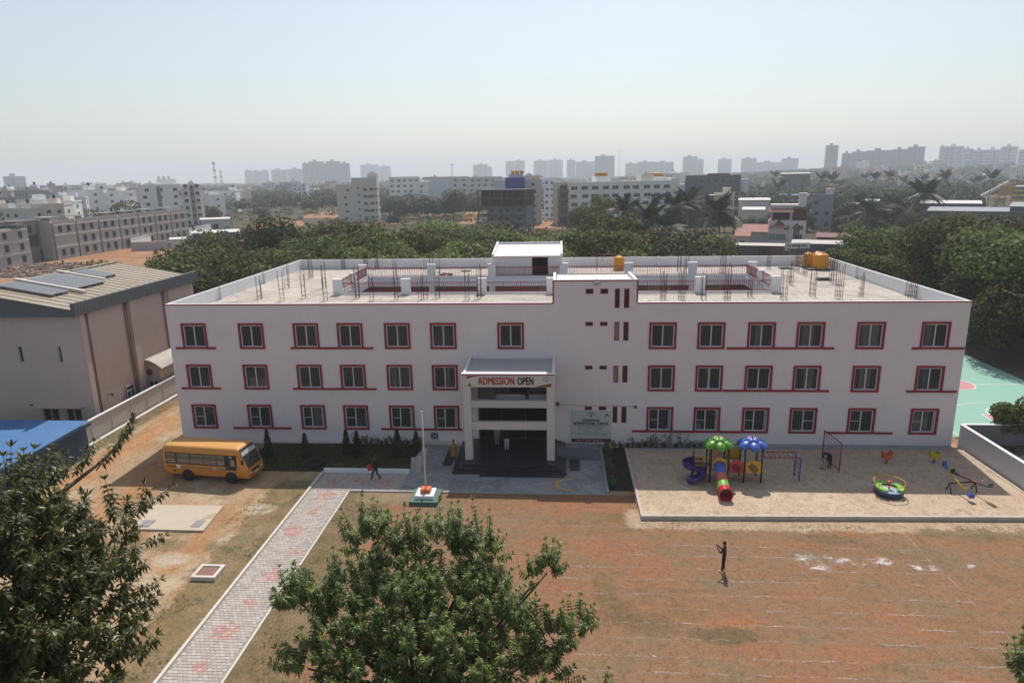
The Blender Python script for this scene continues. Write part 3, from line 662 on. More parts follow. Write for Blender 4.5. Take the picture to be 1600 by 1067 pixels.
# ---- starter bars on the roof
def cluster_mesh(seed, red=False):
    rr = random.Random(seed); mb = MB(); h = rr.uniform(2.3, 3.0)
    for x in (-.16, .16):
        for y in (-.24, 0, .24):
            if rr.random() < .12: continue
            hh_ = h*rr.uniform(.78, 1.05); lx, ly = rr.uniform(-.06, .06), rr.uniform(-.06, .06)
            mb.tube([(x, y, 0), (x+lx*.4, y+ly*.4, hh_*.5), (x+lx, y+ly, hh_)], .021, 4, smooth=False)
    for z in ((.3, .8) if seed % 2 else (.25, .6, 1.1)):
        mb.tube([(-.18, -.26, z), (.18, -.26, z), (.18, .26, z), (-.18, .26, z), (-.18, -.26, z)], .013, 4, smooth=False)
    return mb.mesh('rebar_column', REBAR if red else REBARD)
cl_me = [cluster_mesh(k, k % 2 == 0) for k in range(8)]
RB = [(335,468),(406,467),(441,470),(449,450),(475,466),(486,435),(507,450),(509,470),(559,466),(581,470),(620,467),(656,469),(684,465),(730,469),(749,465),(539,420),(575,419),(589,420),(675,430),(685,430),(617,432),
      (1036,467),(1065,468),(1099,467),(1136,469),(1171,463),(1224,468),(1234,445),(1269,463),(1257,430),(1061,423),(1073,430),(1129,430),(1200,420),(1310,467),(1344,463),(1425,466),(1300,442),(1245,425),(665,478-12)]
for k, (px, py) in enumerate(RB):
    q = ground_at(px, py, RF)
    if q.y < .55: q.y = .55
    if q.y > DY-.5: q.y = DY-.5
    if CX0-.5 < q.x < CX1+.5 and CY0-.4 < q.y < CY1+.4: q.y = CY0-.9 if q.y < 15 else CY1+.9
    o = inst('rebar_column', cl_me[k % 8], school, (q.x-30, q.y, RF), (0, 0, (k*.7) % .5), (1, 1, .85+.05*(k % 5))); o['kind'] = 'stuff'
# ================================================================== writing and emblems
def text_mesh(body, size, name='lettering', xs=1.0, bold=0.0, depth=.006):
    cu = bpy.data.curves.new('t', 'FONT'); cu.body = body; cu.size = size; cu.align_x = 'CENTER'; cu.align_y = 'CENTER'
    cu.extrude = depth; cu.resolution_u = 3; cu.space_character = 1.07
    o = bpy.data.objects.new('t', cu); COL.objects.link(o); dg = bpy.context.evaluated_depsgraph_get()
    me = bpy.data.meshes.new_from_object(o.evaluated_get(dg)); me.name = name; bpy.data.objects.remove(o); bpy.data.curves.remove(cu)
    for v in me.vertices: v.co = Vector((v.co.x*xs, -v.co.z, v.co.y))     # upright, read from -Y
    if bold:                                                              # heavier strokes: shifted copies, each a hair further out
        b_ = bmesh.new(); src = me.copy()
        for k, (dx, dz) in enumerate(((0, 0), (-bold, 0), (bold, 0), (0, bold*.6), (0, -bold*.6))):
            src2 = src.copy(); src2.transform(Matrix.Translation((dx, -.0012*k, dz))); b_.from_mesh(src2); bpy.data.meshes.remove(src2)
        b_.to_mesh(me); b_.free(); bpy.data.meshes.remove(src)
    return me
def lettering(body, size, loc, mat, parent, xs=1.0, bold=0.0, yaw=0.0, depth=.006):
    me = text_mesh(body, size, 'lettering', xs, bold, depth); me.materials.clear(); me.materials.append(mat)
    o = bpy.data.objects.new('lettering', me); COL.objects.link(o); o.parent = parent
    o.location = Vector(loc) - ORG[parent]; o.rotation_euler = (0, 0, yaw); return o
INKR = M('red_lettering', (.30, .035, .03), .6, .05, 3); INKB = M('black_lettering', (.02, .02, .022), .6, .05, 3)
INKM = M('maroon_band', (.16, .015, .05), .6, .08, 2); INKG = M('green_grey_panel', (.50, .53, .50), .6, .05, 1); INKW = M('white_lettering', (.7, .7, .7), .6, .05, 2)
BROWN = M('brown_banner_print', (.22, .08, .035), .6, .05, 2)
def emblem(cx, cz, r, y, parent, mat):
    """fan of dots over a small lamp, as on the school's signs"""
    mb = MB()
    for i in range(9):
        a = R_(10+20*i); mb.ball((cx+r*math.cos(a), y, cz+r*math.sin(a)), r*.13, .008, r*.13, 8, 4)
        if i % 2 == 0: mb.ball((cx+r*.68*math.cos(a), y, cz+r*.68*math.sin(a)), r*.10, .008, r*.10, 8, 4)
    mb.extr([(cx-r*.3, cz-r*.25), (cx+r*.3, cz-r*.25), (cx, cz+r*.45)], 'y', y-.008, y)
    part('emblem', mb, mat, parent)
def print_lines(mb, x0, x1, z, h, y, seed):
    """a line of print too small to read: strokes of the height of its letters"""
    rr = random.Random(seed); x = x0
    while x < x1:
        w = rr.uniform(.02, .045)
        if rr.random() < .85: mb.box(x, min(x+w, x1), y-.006, y, z, z+h*rr.choice([1, 1, .75]))
        x += w+rr.uniform(.012, .02) if rr.random() < .85 else w+.05
BY = -4.285
bn = thing('banner', (27.4, BY, 6.1), 'white ADMISSION OPEN banner stretched across the entrance porch', 'banner')
part('sheet', MB().box(24.32, 30.45, BY-.01, BY+.02, 6.06, 6.90), M('banner_vinyl', (.60, .58, .53), .6, .04, 1), bn)
lettering('ADMISSION', .80, (26.50, BY-.015, 6.49), INKR, bn, .60, .022); lettering('OPEN', .80, (28.60, BY-.015, 6.49), INKB, bn, .545, .022)
part('printed_corner', MB().extr([(24.34, 6.89), (24.34, 6.68), (25.2, 6.89)], 'y', BY-.016, BY-.011), INKR, bn)
part('printed_corner', MB().extr([(30.43, 6.08), (30.43, 6.36), (29.2, 6.08)], 'y', BY-.016, BY-.011), BROWN, bn)
emblem(30.08, 6.55, .25, BY-.014, bn, INKR)
part('emblem', MB().extr([(24.42, 6.13), (24.7, 6.13), (24.56, 6.42)], 'y', BY-.016, BY-.011), BROWN, bn)
sg = thing('sign_board', (33.5, -.05, .2), 'grey green school name board with maroon foot band on the wall', 'sign')
part('panel', MB().box(31.96, 35.06, -.075, -.03, .50, 2.82), INKG, sg); part('foot_band', MB().box(31.96, 35.06, -.08, -.03, .2, .495), INKM, sg)
emblem(33.5, 2.42, .26, -.085, sg, INKB)
lettering('SUMEDHA', .30, (33.5, -.08, 2.02), INKB, sg, .95, .012); lettering('INTERNATIONAL SCHOOL', .30, (33.5, -.08, 1.76), INKB, sg, .72, .012)
pl = MB()
for k, (a, b_, z, h) in enumerate(((32.4, 34.7, 1.52, .085), (32.55, 34.5, 1.36, .05), (32.8, 34.3, 1.24, .05), (32.95, 34.1, 1.09, .05), (32.1, 34.95, .95, .05), (32.4, 34.7, .82, .05))): print_lines(pl, a, b_, z, h, -.078, k)
o = part('small_print', pl, INKB, sg); o['kind'] = 'stuff'
pl = MB(); print_lines(pl, 32.4, 34.4, .32, .07, -.083, 9); o = part('small_print', pl, INKW, sg); o['kind'] = 'stuff'
part('corner_mark', MB().ball((34.75, -.08, 2.5), .1, .01, .08, 8, 4).ball((34.62, -.08, 2.38), .07, .01, .05, 8, 4).ball((34.88, -.08, 2.38), .07, .01, .05, 8, 4), INKB, sg)
ap = thing('assembly_sign', (21.0, -.03, .3), 'small dark green assembly point sign low on the wall', 'sign')
part('plate', MB().box(20.72, 21.28, -.05, -.02, .33, .86), M('dark_green_plate', (.015, .06, .065), .5, .05, 2), ap)
am = MB()
for sx in (-1, 1):
    for sz in (-1, 1):
        am.obox((21.0+sx*.19, -.053, .595+sz*.18), (sx*.05, 0, -sz*.05), (0, .003, 0), (sx*.012, 0, sz*.012)); am.extr([(21+sx*.15, .595+sz*.10), (21+sx*.08, .595+sz*.14), (21+sx*.10, .595+sz*.08)][::(1 if sx*sz > 0 else -1)], 'y', -.056, -.051)
o = part('arrows', am, INKW, ap); o['kind'] = 'stuff'
fg_ = MB()
for dx in (-.09, -.03, .03, .09): fg_.ball((21+dx, -.053, .64), .022, .006, .022, 8, 4).box(20.98+dx, 21.02+dx, -.056, -.051, .53, .62)
o = part('figures', fg_, INKW, ap); o['kind'] = 'stuff'

# ================================================================== things on the roof
TANKY = M('yellow_tank_plastic', (.62, .27, .02), .45, .12, 2)
def tank(x, y, z, r, h, label, group=None):
    t = thing('water_tank', (x, y, z), label, 'water tank', group); pr = [(0, 0), (r, 0)]; n = 5
    for i in range(n):
        a = h*.78*i/n; b_ = h*.78*(i+1)/n; pr += [(r, a+.03), (r*.965, a+.06), (r*.965, b_-.05), (r, b_-.02)]
    pr += [(r, h*.78), (r*.8, h*.86), (r*.42, h*.95), (r*.36, h*.95)]
    part('body', MB().lathe((x, y, z), pr, 20), TANKY, t)
    part('lid', MB().lathe((x, y, z+h*.951), [(0, 0), (r*.38, 0), (r*.38, .05), (r*.2, .09), (0, .09)], 16), M('tank_lid', (.50, .20, .03), .5, .1, 2), t)
    rb = MB()
    for i in range(6):
        a = i*math.pi/3; rb.obox((x+r*.62*math.cos(a), y+r*.62*math.sin(a), z+h*.885), (.30*r*math.cos(a), .30*r*math.sin(a), -h*.05), (-.03*math.sin(a), .03*math.cos(a), 0), (0, 0, .025))
    part('rib', rb, TANKY, t, kind='stuff'); part('outlet_pipe', MB().tube([(x+r, y, z+.12), (x+r+.25, y, z+.12), (x+r+.25, y, z-.0)], .03, 6), STEEL, t)
solo('tank_pad', MB().box(58.0, 60.6, 24.3, 28.4, RF, RF+.16), M('dark_slab', (.10, .10, .10), .85, .2, 1.5), 'low dark slab under the cluster of yellow water tanks', 'slab')
tank(37.75, 26.2, RF, .62, 1.65, 'single yellow water tank beside the stair head')
tank(58.7, 26.9, RF+.16, .55, 1.6, 'yellow water tank at the rear left of the corner cluster', 'water tanks in the roof corner')
tank(59.45, 25.2, RF+.16, .8, 1.75, 'widest yellow water tank in front of the corner cluster', 'water tanks in the roof corner')
tank(60.0, 27.6, RF+.16, .55, 1.6, 'yellow water tank at the rear right of the corner cluster', 'water tanks in the roof corner')
fr = thing('pipe_frame', (36.9, 26.6, RF), 'red painted pipe frame beside the single yellow tank', 'pipe frame')
part('pipe', MB().tube([(35.3, 26.6, RF), (35.3, 26.6, RF+1.7), (37.4, 26.6, RF+1.7)], .05, 6).tube([(35.9, 26.6, RF+1.7), (35.9, 26.6, RF+.9)], .03, 6), REDRAIL, fr)
DSL = bpy.data.materials['dark_slab']
def slab_stack(name, x, y, n, label):
    t = thing(name, (x, y, RF), label, 'stack'); rr = random.Random(int(x*10))
    for k in range(n): part('slab', MB().obox((x+rr.uniform(-.2, .2), y+rr.uniform(-.1, .1), RF+.05+.09*k), (.55, rr.uniform(-.1, .1), 0), (-.05, .3, 0), (0, 0, .042)), DSL, t)
q = ground_at(1287, 438, RF); slab_stack('slab_stack', q.x, q.y, 3, 'short stack of dark slabs on the right side of the roof')
q = ground_at(1228, 420, RF); slab_stack('slab_stack', q.x, q.y, 2, 'dark slabs lying near the back parapet left of the tanks')
rr = random.Random(3); t = thing('brick_pile', (18.9, 22.6, RF), 'loose heap of brown bricks behind the courtyard railing', 'pile')
for k in range(16): part('brick', MB().obox((18.6+rr.uniform(-.5, .9), 22.6+rr.uniform(-.4, .4), RF+.05+.09*(k//6)), (.12, rr.uniform(-.06, .06), 0), (.03, .06, 0), (0, 0, .045)), M('old_brick', (.22, .13, .09), .9, .2, 4), t)
q = ground_at(731, 424, RF); slab_stack('slab_stack', q.x, q.y, 1, 'single dark slab near the stair head on the roof')

# ================================================================== forecourt things
fx, fy = 22.15, -9.75
fp = thing('flagpole', (fx, fy, 0), 'tall white flagpole on a stepped orange white and green plinth', 'flagpole')
part('green_step', MB().box(fx-.95, fx+.95, fy-1.0, fy+.95, 0, .26), M('green_plinth_paint', (.09, .15, .12), .7, .1, 2), fp)
part('white_step', MB().box(fx-.62, fx+.62, fy-.62, fy+.62, .26, .50), M('white_plinth_paint', (.74, .74, .74), .7, .04, 2), fp)
part('orange_step', MB().box(fx-.33, fx+.33, fy-.2, fy+.38, .5, .74), M('orange_plinth_paint', (.62, .12, .06), .6, .06, 2), fp)
pm = M('white_pole_paint', (.66, .62, .62), .4, .04, 2)
part('pole', MB().tube([(fx, fy+.1, .74), (fx-.02, fy+.1, 6.0)], [.055, .035], 8).ball((fx-.02, fy+.1, 6.07), .07, n=8, m=6), pm, fp)
part('cleat', MB().box(fx-.09, fx+.09, fy-.0, fy+.05, 2.5, 2.56).tube([(fx+.07, fy+.02, 2.53), (fx+.05, fy+.04, 5.9)], .008, 4), STEEL, fp)
solo('garland', MB().tube([(fx-.3, fy-.22, .55), (fx-.15, fy-.3, .62), (fx+.0, fy-.28, .78), (fx+.06, fy-.1, .82)], [.05, .07, .07, .05], 8).ball((fx-.2, fy-.27, .58), .12, .06, .06, 8, 6), M('marigold', (.55, .26, .02), .8, .3, 12), 'faded marigold garland lying on the flagpole plinth', 'garland', loc=(0, 0, 0))
# striped concrete slab with access covers
sc = thing('septic_cover', (6.9, -13.0, 0), 'wide flat concrete slab with two hatches in the dirt yard', 'concrete slab')
part('slab', MB().prism([(4.7, -14.55), (9.35, -14.6), (9.05, -11.4), (4.4, -11.4)], -.02, .12), M('slab_concrete', (.50, .42, .325), .9, .12, 1.2, stain=((.38, .32, .26), .5, .6)), sc)
part('hatch', MB().box(5.0, 5.7, -14.3, -13.5, .121, .16), M('grey_hatch', (.26, .25, .26), .7, .1, 2), sc)
part('hatch', MB().box(8.3, 8.9, -14.2, -13.4, .121, .15), bpy.data.materials['grey_hatch'], sc)
part('patch', MB().prism([(8.5, -13.3), (9.1, -13.0), (9.1, -12.4), (8.6, -12.7)], .121, .14), M('plywood_patch', (.45, .33, .2), .9), sc)
mh = thing('manhole', (11.95, -19, 0), 'square manhole cover with pale raised rim beside the path', 'manhole')
rim = MB(); cx, cy = 11.95, -19.0
for a, b_, c, d in ((-.68, -.5, -.62, .62), (.5, .68, -.62, .62), (-.5, .5, -.62, -.46), (-.5, .5, .46, .62)): rim.box(cx+a, cx+b_, cy+c, cy+d, 0, .24)
part('rim', rim, KERBM, mh); part('cover', MB().box(cx-.5, cx+.5, cy-.46, cy+.46, .0, .19), M('rusty_cover', (.24, .13, .10), .8, .15, 2), mh)
# leaning boards beside the bed
for k, (px, py, h, ry) in enumerate(((645, 740, 1.05, .1), (652, 741, 1.15, .2), (659, 737, 1.5, .5))):
    q = ground_at(px, py)
    t = thing('signboard', (q.x, q.y, .06), ('short pale board leaning at the end of the garden bed', 'middle pale board leaning at the end of the garden bed', 'longest pale board leaning at the end of the garden bed')[k], 'board', 'boards leaning by the garden bed')
    part('board', MB().obox((q.x+.05, q.y+.25+.1*k, .06+h/2), (.20, .06, 0), (0, .012, .005), (ry*.35*h/2, .15*h, h/2)), M('faded_board', (.42, .36, .36), .7, .1, 3), t)
    part('batten', MB().obox((q.x+.05, q.y+.28+.1*k, .06+h/2), (.02, .006, 0), (0, .02, .01), (ry*.35*h/2, .15*h, h/2)), M('batten_wood', (.25, .18, .12), .8), t)
tr_ = MB(); tr_.lathe((12.7, -4.7, .07), [(.62, 0), (.78, .06), (.8, .16), (.72, .26), (.55, .28), (.45, .2), (.45, .06), (.55, 0)], 24)
ty = thing('tyre', (12.7, -4.7, .07), 'old black tyre lying flat in the garden bed', 'tyre'); part('tread', tr_, BLACK, ty)
part('soil_fill', MB().lathe((12.7, -4.7, .07), [(0, .1), (.46, .08)], 16), G_SOIL, ty)

# ================================================================== bus
BM = Matrix.Translation((6.1, -6.68, 0)) @ Matrix.Rotation(R_(-6.7), 4, 'Z')
bus = bpy.data.objects.new('school_bus', None); COL.objects.link(bus); bus.matrix_world = BM; ORG[bus] = Vector((0, 0, 0))
props(bus, 'yellow orange school minibus parked in the shade of the school', 'bus')
YEL = M('bus_orange_paint', (.60, .235, .035), .38, .06, 1.2, spec=.45, stain=((.42, .2, .06), .35, 1.5), coat=.3)
YROOF = M('bus_roof_paint', (.62, .31, .09), .55, .08, 1.5, stain=((.42, .26, .12), .5, 1.0))
BGL = M('bus_dark_glass', (.035, .035, .035), .08, .1, 3, spec=.6); BLK = M('bus_black_trim', (.02, .02, .02), .5, .1, 4)
L = [(.42, .93), (.62, 1.0), (1.15, 1.02), (2.10, .97), (2.38, .95), (2.52, .88), (2.58, .70), (2.62, .0)]     # z, half width
FX = [3.28, 3.34, 3.26, 2.86, 2.74, 2.58, 2.42, 2.36]; RX = [-3.32, -3.34, -3.34, -3.30, -3.28, -3.22, -3.12, -3.05]
def bus_x(u, k): return RX[k]+(FX[k]-RX[k])*u
US = [0, .03, .25, .5, .75, .9, .965, 1.0]; NARROW = [.90, .99, 1, 1, 1, 1, .985, .93]
body = MB()
for s in (-1, 1):
    g0 = []
    for ui, u in enumerate(US):
        g0.append([(bus_x(u, k), s*L[k][1]*(NARROW[ui]), L[k][0]) for k in range(len(L))])
    for i in range(len(US)-1):
        for k in range(len(L)-1):
            q = (g0[i][k], g0[i+1][k], g0[i+1][k+1], g0[i][k+1]); body.mi = 1 if k >= 5 else 0
            body.quad(*(q if s < 0 else q[::-1])); body.sm[-1] = True
    for e, fl in ((0, 1), (-1, -1)):      # rear and front caps
        for k in range(len(L)-1):
            a, b_ = g0[e][k], g0[e][k+1]; body.mi = 1 if k >= 5 else 0
            q = ((a[0], 0, a[2]), a, b_, (b_[0], 0, b_[2])); body.quad(*(q if s*fl < 0 else q[::-1]))
body.mi = 0; body.quad((-3.3, -.92, .42), (3.26, -.92, .42), (3.26, .92, .42), (-3.3, .92, .42))
bme = body.mesh('body', [YEL, YROOF]); bmx = bmesh.new(); bmx.from_mesh(bme); bmesh.ops.remove_doubles(bmx, verts=bmx.verts, dist=.002); bmesh.ops.recalc_face_normals(bmx, faces=bmx.faces); bmx.to_mesh(bme); bmx.free()
part('body', bme, None, bus)
def side_y(z): 
    for (za, ya), (zb, yb) in zip(L[:-1], L[1:]):
        if za <= z <= zb: return ya+(yb-ya)*(z-za)/(zb-za)
def side_panel(mb, x0, x1, z0, z1, s, out, th=.012):
    ya, yb = side_y(z0)+out, side_y(z1)+out
    a = [(x0, s*ya, z0), (x1, s*ya, z0), (x1, s*yb, z1), (x0, s*yb, z1)]; b_ = [(x, y+s*th, z) for x, y, z in a]; i = len(mb.v); mb.v += a+b_
    for f in ((4, 5, 6, 7), (0, 1, 5, 4), (1, 2, 6, 5), (2, 3, 7, 6), (3, 0, 4, 7)): mb.f.append(tuple(i+q for q in (f if s < 0 else f[::-1]))); mb.m.append(mb.mi); mb.sm.append(False)
xsw = [(-3.0, -2.28), (-2.16, -1.16), (-1.10, -.10), (-.04, .92), (.98, 1.55)]
for s in (-1, 1):
    m_ = MB(); side_panel(m_, -3.08, 2.50, 1.25, 2.10, s, .002); part('window_band', m_, BLK, bus)
    for a, b_ in xsw:
        m_ = MB(); side_panel(m_, a, b_, 1.31, 1.80, s, .016, .004); f = part('window', m_, M('bus_side_pane', (.12, .11, .09), .12, .25, 2.5, spec=.6), bus)
        m_ = MB(); side_panel(m_, a, b_, 1.84, 2.05, s, .016, .004); subpart('top_pane', m_, M('bus_top_pane', (.16, .15, .125), .15, .1, 3), f)
        m_ = MB(); side_panel(m_, a, b_, 1.55, 1.575, s, .022, .004); side_panel(m_, a, b_, 1.43, 1.45, s, .022, .004); subpart('guard_bar', m_, STEEL, f)
    m_ = MB(); side_panel(m_, 1.62, 2.46, 1.03, 2.07, s, .016, .005); d_ = part('door', m_, BLK, bus)
    m_ = MB(); side_panel(m_, 2.02, 2.34, 1.32, 1.78, s, .024, .004); subpart('pane', m_, M('bus_lit_pane', (.30, .24, .18), .2, .2, 3), d_)
    m_ = MB(); side_panel(m_, 1.7, 1.78, 1.2, 1.24, s, .024, .02); subpart('handle', m_, STEEL, d_)
    m_ = MB(); side_panel(m_, -3.05, 2.4, .985, 1.06, s, .003, .004); part('stripe', m_, M('bus_green_stripe', (.16, .22, .10), .5, .1, 3), bus)
    m_ = MB(); side_panel(m_, -3.05, 1.6, 1.10, 1.125, s, .003, .004); side_panel(m_, -2.3, 1.6, .83, .845, s, .003, .004); part('stripe', m_, M('bus_red_stripe', (.40, .08, .04), .5, .1, 3), bus)
    for x, c in ((-2.1, INKW), (.75, M('pink_sticker', (.6, .3, .3), .5))):
        m_ = MB(); side_panel(m_, x-.15, x+.15, .93, 1.19, s, .008, .004); side_panel(m_, x-.07, x+.07, .99, 1.12, s, .014, .004); part('sticker', m_, c, bus)
    for x in (-2.75, -2.45, 1.35, 1.62):
        m_ = MB(); side_panel(m_, x-.1, x+.1, .99, 1.09, s, .008, .004); part('sticker', m_, M('dark_green_sticker', (.05, .14, .03), .5), bus)
    m_ = MB(); side_panel(m_, -2.55, -2.38, .66, .76, s, .003, .006); part('fuel_flap', m_, BLK, bus)
    for x in (-1.42, 1.98):
        m_ = MB(); m_.lathe((x, s*1.002, .42), [(.0, 0), (.47, 0), (.47, .022), (.40, .026), (0, .026)], 24, (0, s, 0)); part('wheel_arch', m_, BLK, bus)
        m_ = MB(); m_.lathe((x, s*.80, .37), [(.0, 0), (.30, 0), (.36, .03), (.37, .10), (.37, .18), (.34, .235), (.24, .24), (.22, .19), (0, .19)], 24, (0, s, 0)); wh = part('wheel', m_, BLACK, bus)
        m_ = MB(); m_.lathe((x, s*.80, .37), [(.21, .18), (.215, .225), (.12, .20), (.06, .22), (0, .22)], 16, (0, s, 0)); subpart('rim', m_, M('wheel_rim', (.13, .12, .12), .5, .1, 3, metal=.4), wh)
def front_panel(mb, y0, y1, z0, z1, out, th=.01):
    def fxz(z):
        for k in range(len(L)-1):
            if L[k][0] <= z <= L[k+1][0]: return FX[k]+(FX[k+1]-FX[k])*(z-L[k][0])/(L[k+1][0]-L[k][0])
    zs = [z0]+[q for q, _ in L if z0+.01 < q < z1-.01]+[z1]
    for za, zb in zip(zs[:-1], zs[1:]):
        a, b_ = fxz(za)+out, fxz(zb)+out; i = len(mb.v)
        mb.v += [(a, y0, za), (a, y1, za), (b_, y1, zb), (b_, y0, zb), (a+th, y0, za), (a+th, y1, za), (b_+th, y1, zb), (b_+th, y0, zb)]
        for f in ((4, 5, 6, 7), (0, 1, 5, 4), (1, 2, 6, 5), (2, 3, 7, 6), (3, 0, 4, 7)): mb.f.append(tuple(i+q for q in f)); mb.m.append(mb.mi); mb.sm.append(False)
m_ = MB(); front_panel(m_, -.86, .86, 1.17, 2.46, .003); wsd = part('windscreen', m_, BGL, bus)
m_ = MB(); front_panel(m_, -.83, .83, 2.03, 2.30, .016, .004); subpart('sun_strip', m_, M('white_sun_strip', (.55, .52, .52), .5, .06, 4), wsd)
m_ = MB(); front_panel(m_, -.025, .025, 1.18, 2.03, .012, .006); subpart('centre_bar', m_, BLK, wsd)
m_ = MB()
for s in (-1, 1): m_.obox((3.08+.12, s*.35, 1.42), (-.10, s*.05, .24), (0, .008, 0), (.01, 0, .005))
subpart('wiper', m_, BLK, wsd)
m_ = MB(); front_panel(m_, -.48, .48, .78, .93, .004); part('grille', m_, BLK, bus)
m_ = MB(); front_panel(m_, -.85, .85, .43, .56, .012, .07); part('bumper', m_, M('bus_bumper', (.42, .16, .03), .5, .1, 3), bus)
m_ = MB(); front_panel(m_, -.20, .20, .59, .70, .01); part('number_plate', m_, INKW, bus)
for s in (-1, 1):
    m_ = MB(); m_.ball((3.31, s*.68, .80), .05, .15, .09, 12, 8); hl = part('headlight', m_, M('headlamp_glass', (.55, .56, .58), .15, .05, 3, spec=.6), bus)
    m_ = MB(); m_.ball((3.31, s*.70, .945), .03, .08, .03, 8, 6); part('indicator', m_, M('amber_lens', (.6, .2, .02), .3), bus)
    m_ = MB(); m_.tube([(2.78, s*.92, 1.9), (3.0, s*1.12, 2.0), (3.05, s*1.16, 1.9)], .015, 6).box(3.0, 3.08, s*1.16-.07, s*1.16+.07, 1.55, 1.9); part('mirror', m_, BLK, bus)
    m_ = MB(); m_.box(-3.36, -3.33, s*.72-.07, s*.72+.07, .85, 1.15); part('tail_light', m_, M('red_lens', (.35, .02, .02), .3), bus)
m_ = MB(); m_.quad((-3.335, .7, 1.3), (-3.335, -.7, 1.3), (-3.31, -.7, 2.0), (-3.31, .7, 2.0)); part('rear_window', m_, BGL, bus)
def bus_text(body_, size, x, z, mat, xs=.9):
    me = text_mesh(body_, size, 'lettering', xs, .004, .003); me.materials.clear(); me.materials.append(mat)
    o = bpy.data.objects.new('lettering', me); COL.objects.link(o); o.parent = bus; o.location = (x, -(side_y(z)+.03), z)
bus_text('SML', .16, 2.06, 1.97, INKW)

# ================================================================== playground
SZ = SANDZ
def pt(px, py, z): return ground_at(px, py, z)
PLAS = lambda n, c: M(n, c, .35, .05, 2, spec=.5)
GRN, BLU, PUR, ORA, YELP, REDP, GRN2, NAVY = PLAS('green_plastic', (.10, .30, .03)), PLAS('blue_plastic', (.06, .14, .50)), PLAS('purple_plastic', (.055, .025, .20)), PLAS('orange_plastic', (.50, .12, .05)), PLAS('yellow_plastic', (.55, .32, .01)), PLAS('red_plastic', (.50, .02, .035)), PLAS('light_green_plastic', (.20, .50, .08)), PLAS('navy_plastic', (.012, .03, .09))
POST = M('black_green_post', (.018, .024, .02), .45, .1, 3)
ps = thing('play_tower', (43.0, -6.5, SZ), 'climbing tower with green and blue flower roofs and a purple slide', 'play tower')
FXs, YF, YB = [41.25, 42.42, 43.52, 44.66], -7.1, -5.87
for x in FXs:
    for y in (YF, YB):
        tall = 2.75 if x < 43 and x < 42.5 or x > 43 else 2.75
        part('post', MB().tube([(x, y, SZ-.05), (x, y, SZ+2.5)], .06, 8).ball((x, y, SZ+2.5), .065, n=8, m=4), POST, ps)
part('post', MB().tube([(40.35, YB, SZ-.05), (40.35, YB, SZ+1.7)], .05, 8), POST, ps)
for a, b_ in ((41.3, 42.37), (42.47, 43.47), (43.57, 44.61)): part('deck', MB().box(a, b_, YF+.05, YB-.05, SZ+.82, SZ+.90), NAVY, ps)
part('deck', MB().box(40.3, 41.2, -6.5, YB-.03, SZ+.82, SZ+.90), NAVY, ps)
def flower_roof(cx, cy, z, mat, tip):
    r = part('roof', MB().lathe((cx, cy, z-.10), [(.05, .30), (.55, .12), (.80, -.02), (.78, -.06), (.3, -.02), (.05, 0)], 16), mat, ps)
    for i in range(6):
        a = R_(30+60*i); R3 = Matrix.Rotation(a, 3, 'Z') @ Matrix.Rotation(R_(22), 3, 'Y')
        subpart('petal', MB().ball((cx+.62*math.cos(a), cy+.62*math.sin(a), z-.03), .46, .36, .24, 14, 8, R3), mat, r)
        a += R_(30); R3 = Matrix.Rotation(a, 3, 'Z') @ Matrix.Rotation(R_(30), 3, 'Y')
        subpart('petal', MB().ball((cx+.30*math.cos(a), cy+.30*math.sin(a), z+.20), .30, .24, .20, 12, 8, R3), mat, r)
    m_ = MB()
    for i in range(5):
        a = i*2*math.pi/5; m_.ball((cx+.12*math.cos(a), cy+.12*math.sin(a), z+.40), .10, .06, .04, 8, 4, Matrix.Rotation(a, 3, 'Z'))
    m_.tube([(cx, cy, z+.38), (cx, cy, z+.58)], [.05, .015], 8); subpart('finial', m_, tip, r)
flower_roof(41.85, -6.48, SZ+2.62, GRN, YELP); flower_roof(44.1, -6.48, SZ+2.62, BLU, ORA)
def slotted_panel(x0, x1, y, z0, z1, mat, arch):
    f = part('panel', MB().extr([(x0, z0), (x1, z0), (x1, z1), (x1-.12, z1), ((x0+x1)/2+.16, z1+arch), ((x0+x1)/2-.16, z1+arch), (x0+.12, z1), (x0, z1)], 'y', y-.03, y+.03), mat, ps)
    m_ = MB(); cx, cz = (x0+x1)/2, (z0+z1)/2-.02
    for k in range(7):
        o_ = -.30+.10*k; ln = .26-.22*abs(o_); m_.obox((cx+o_*.72, y-.031, cz-o_*.72), (ln*.7, 0, ln*.7), (0, .003, 0), (.022, 0, -.022))
    o = subpart('slots', m_, BLK, f); o['kind'] = 'stuff'
slotted_panel(42.5, 43.45, YF-.02, SZ+.72, SZ+1.48, REDP, .16); slotted_panel(43.6, 44.6, YF-.02, SZ+.72, SZ+1.48, YELP, .12)
part('panel', MB().extr([(42.5, SZ+1.15), (43.45, SZ+1.15), (43.45, SZ+1.9), (43.25, SZ+2.05), (42.7, SZ+2.05), (42.5, SZ+1.9)], 'y', YB-.03, YB+.03), YELP, ps)
m_ = MB(); cx, zc = 41.85, SZ+1.22
for i in range(12):           # yellow surround of the tube mouth
    a0, a1 = math.pi*i/12, math.pi*(i+1)/12
    m_.quad((cx+.40*math.cos(a0), YF-.03, zc+.40*math.sin(a0)), (cx+.40*math.cos(a1), YF-.03, zc+.40*math.sin(a1)), (cx+.52*math.cos(a1), YF-.03, zc+.60*math.sin(a1)), (cx+.52*math.cos(a0), YF-.03, zc+.60*math.sin(a0)))
m_.box(cx-.52, cx-.40, YF-.05, YF+.02, SZ+.62, zc).box(cx+.40, cx+.52, YF-.05, YF+.02, SZ+.62, zc); part('tube_mouth', m_, YELP, ps)
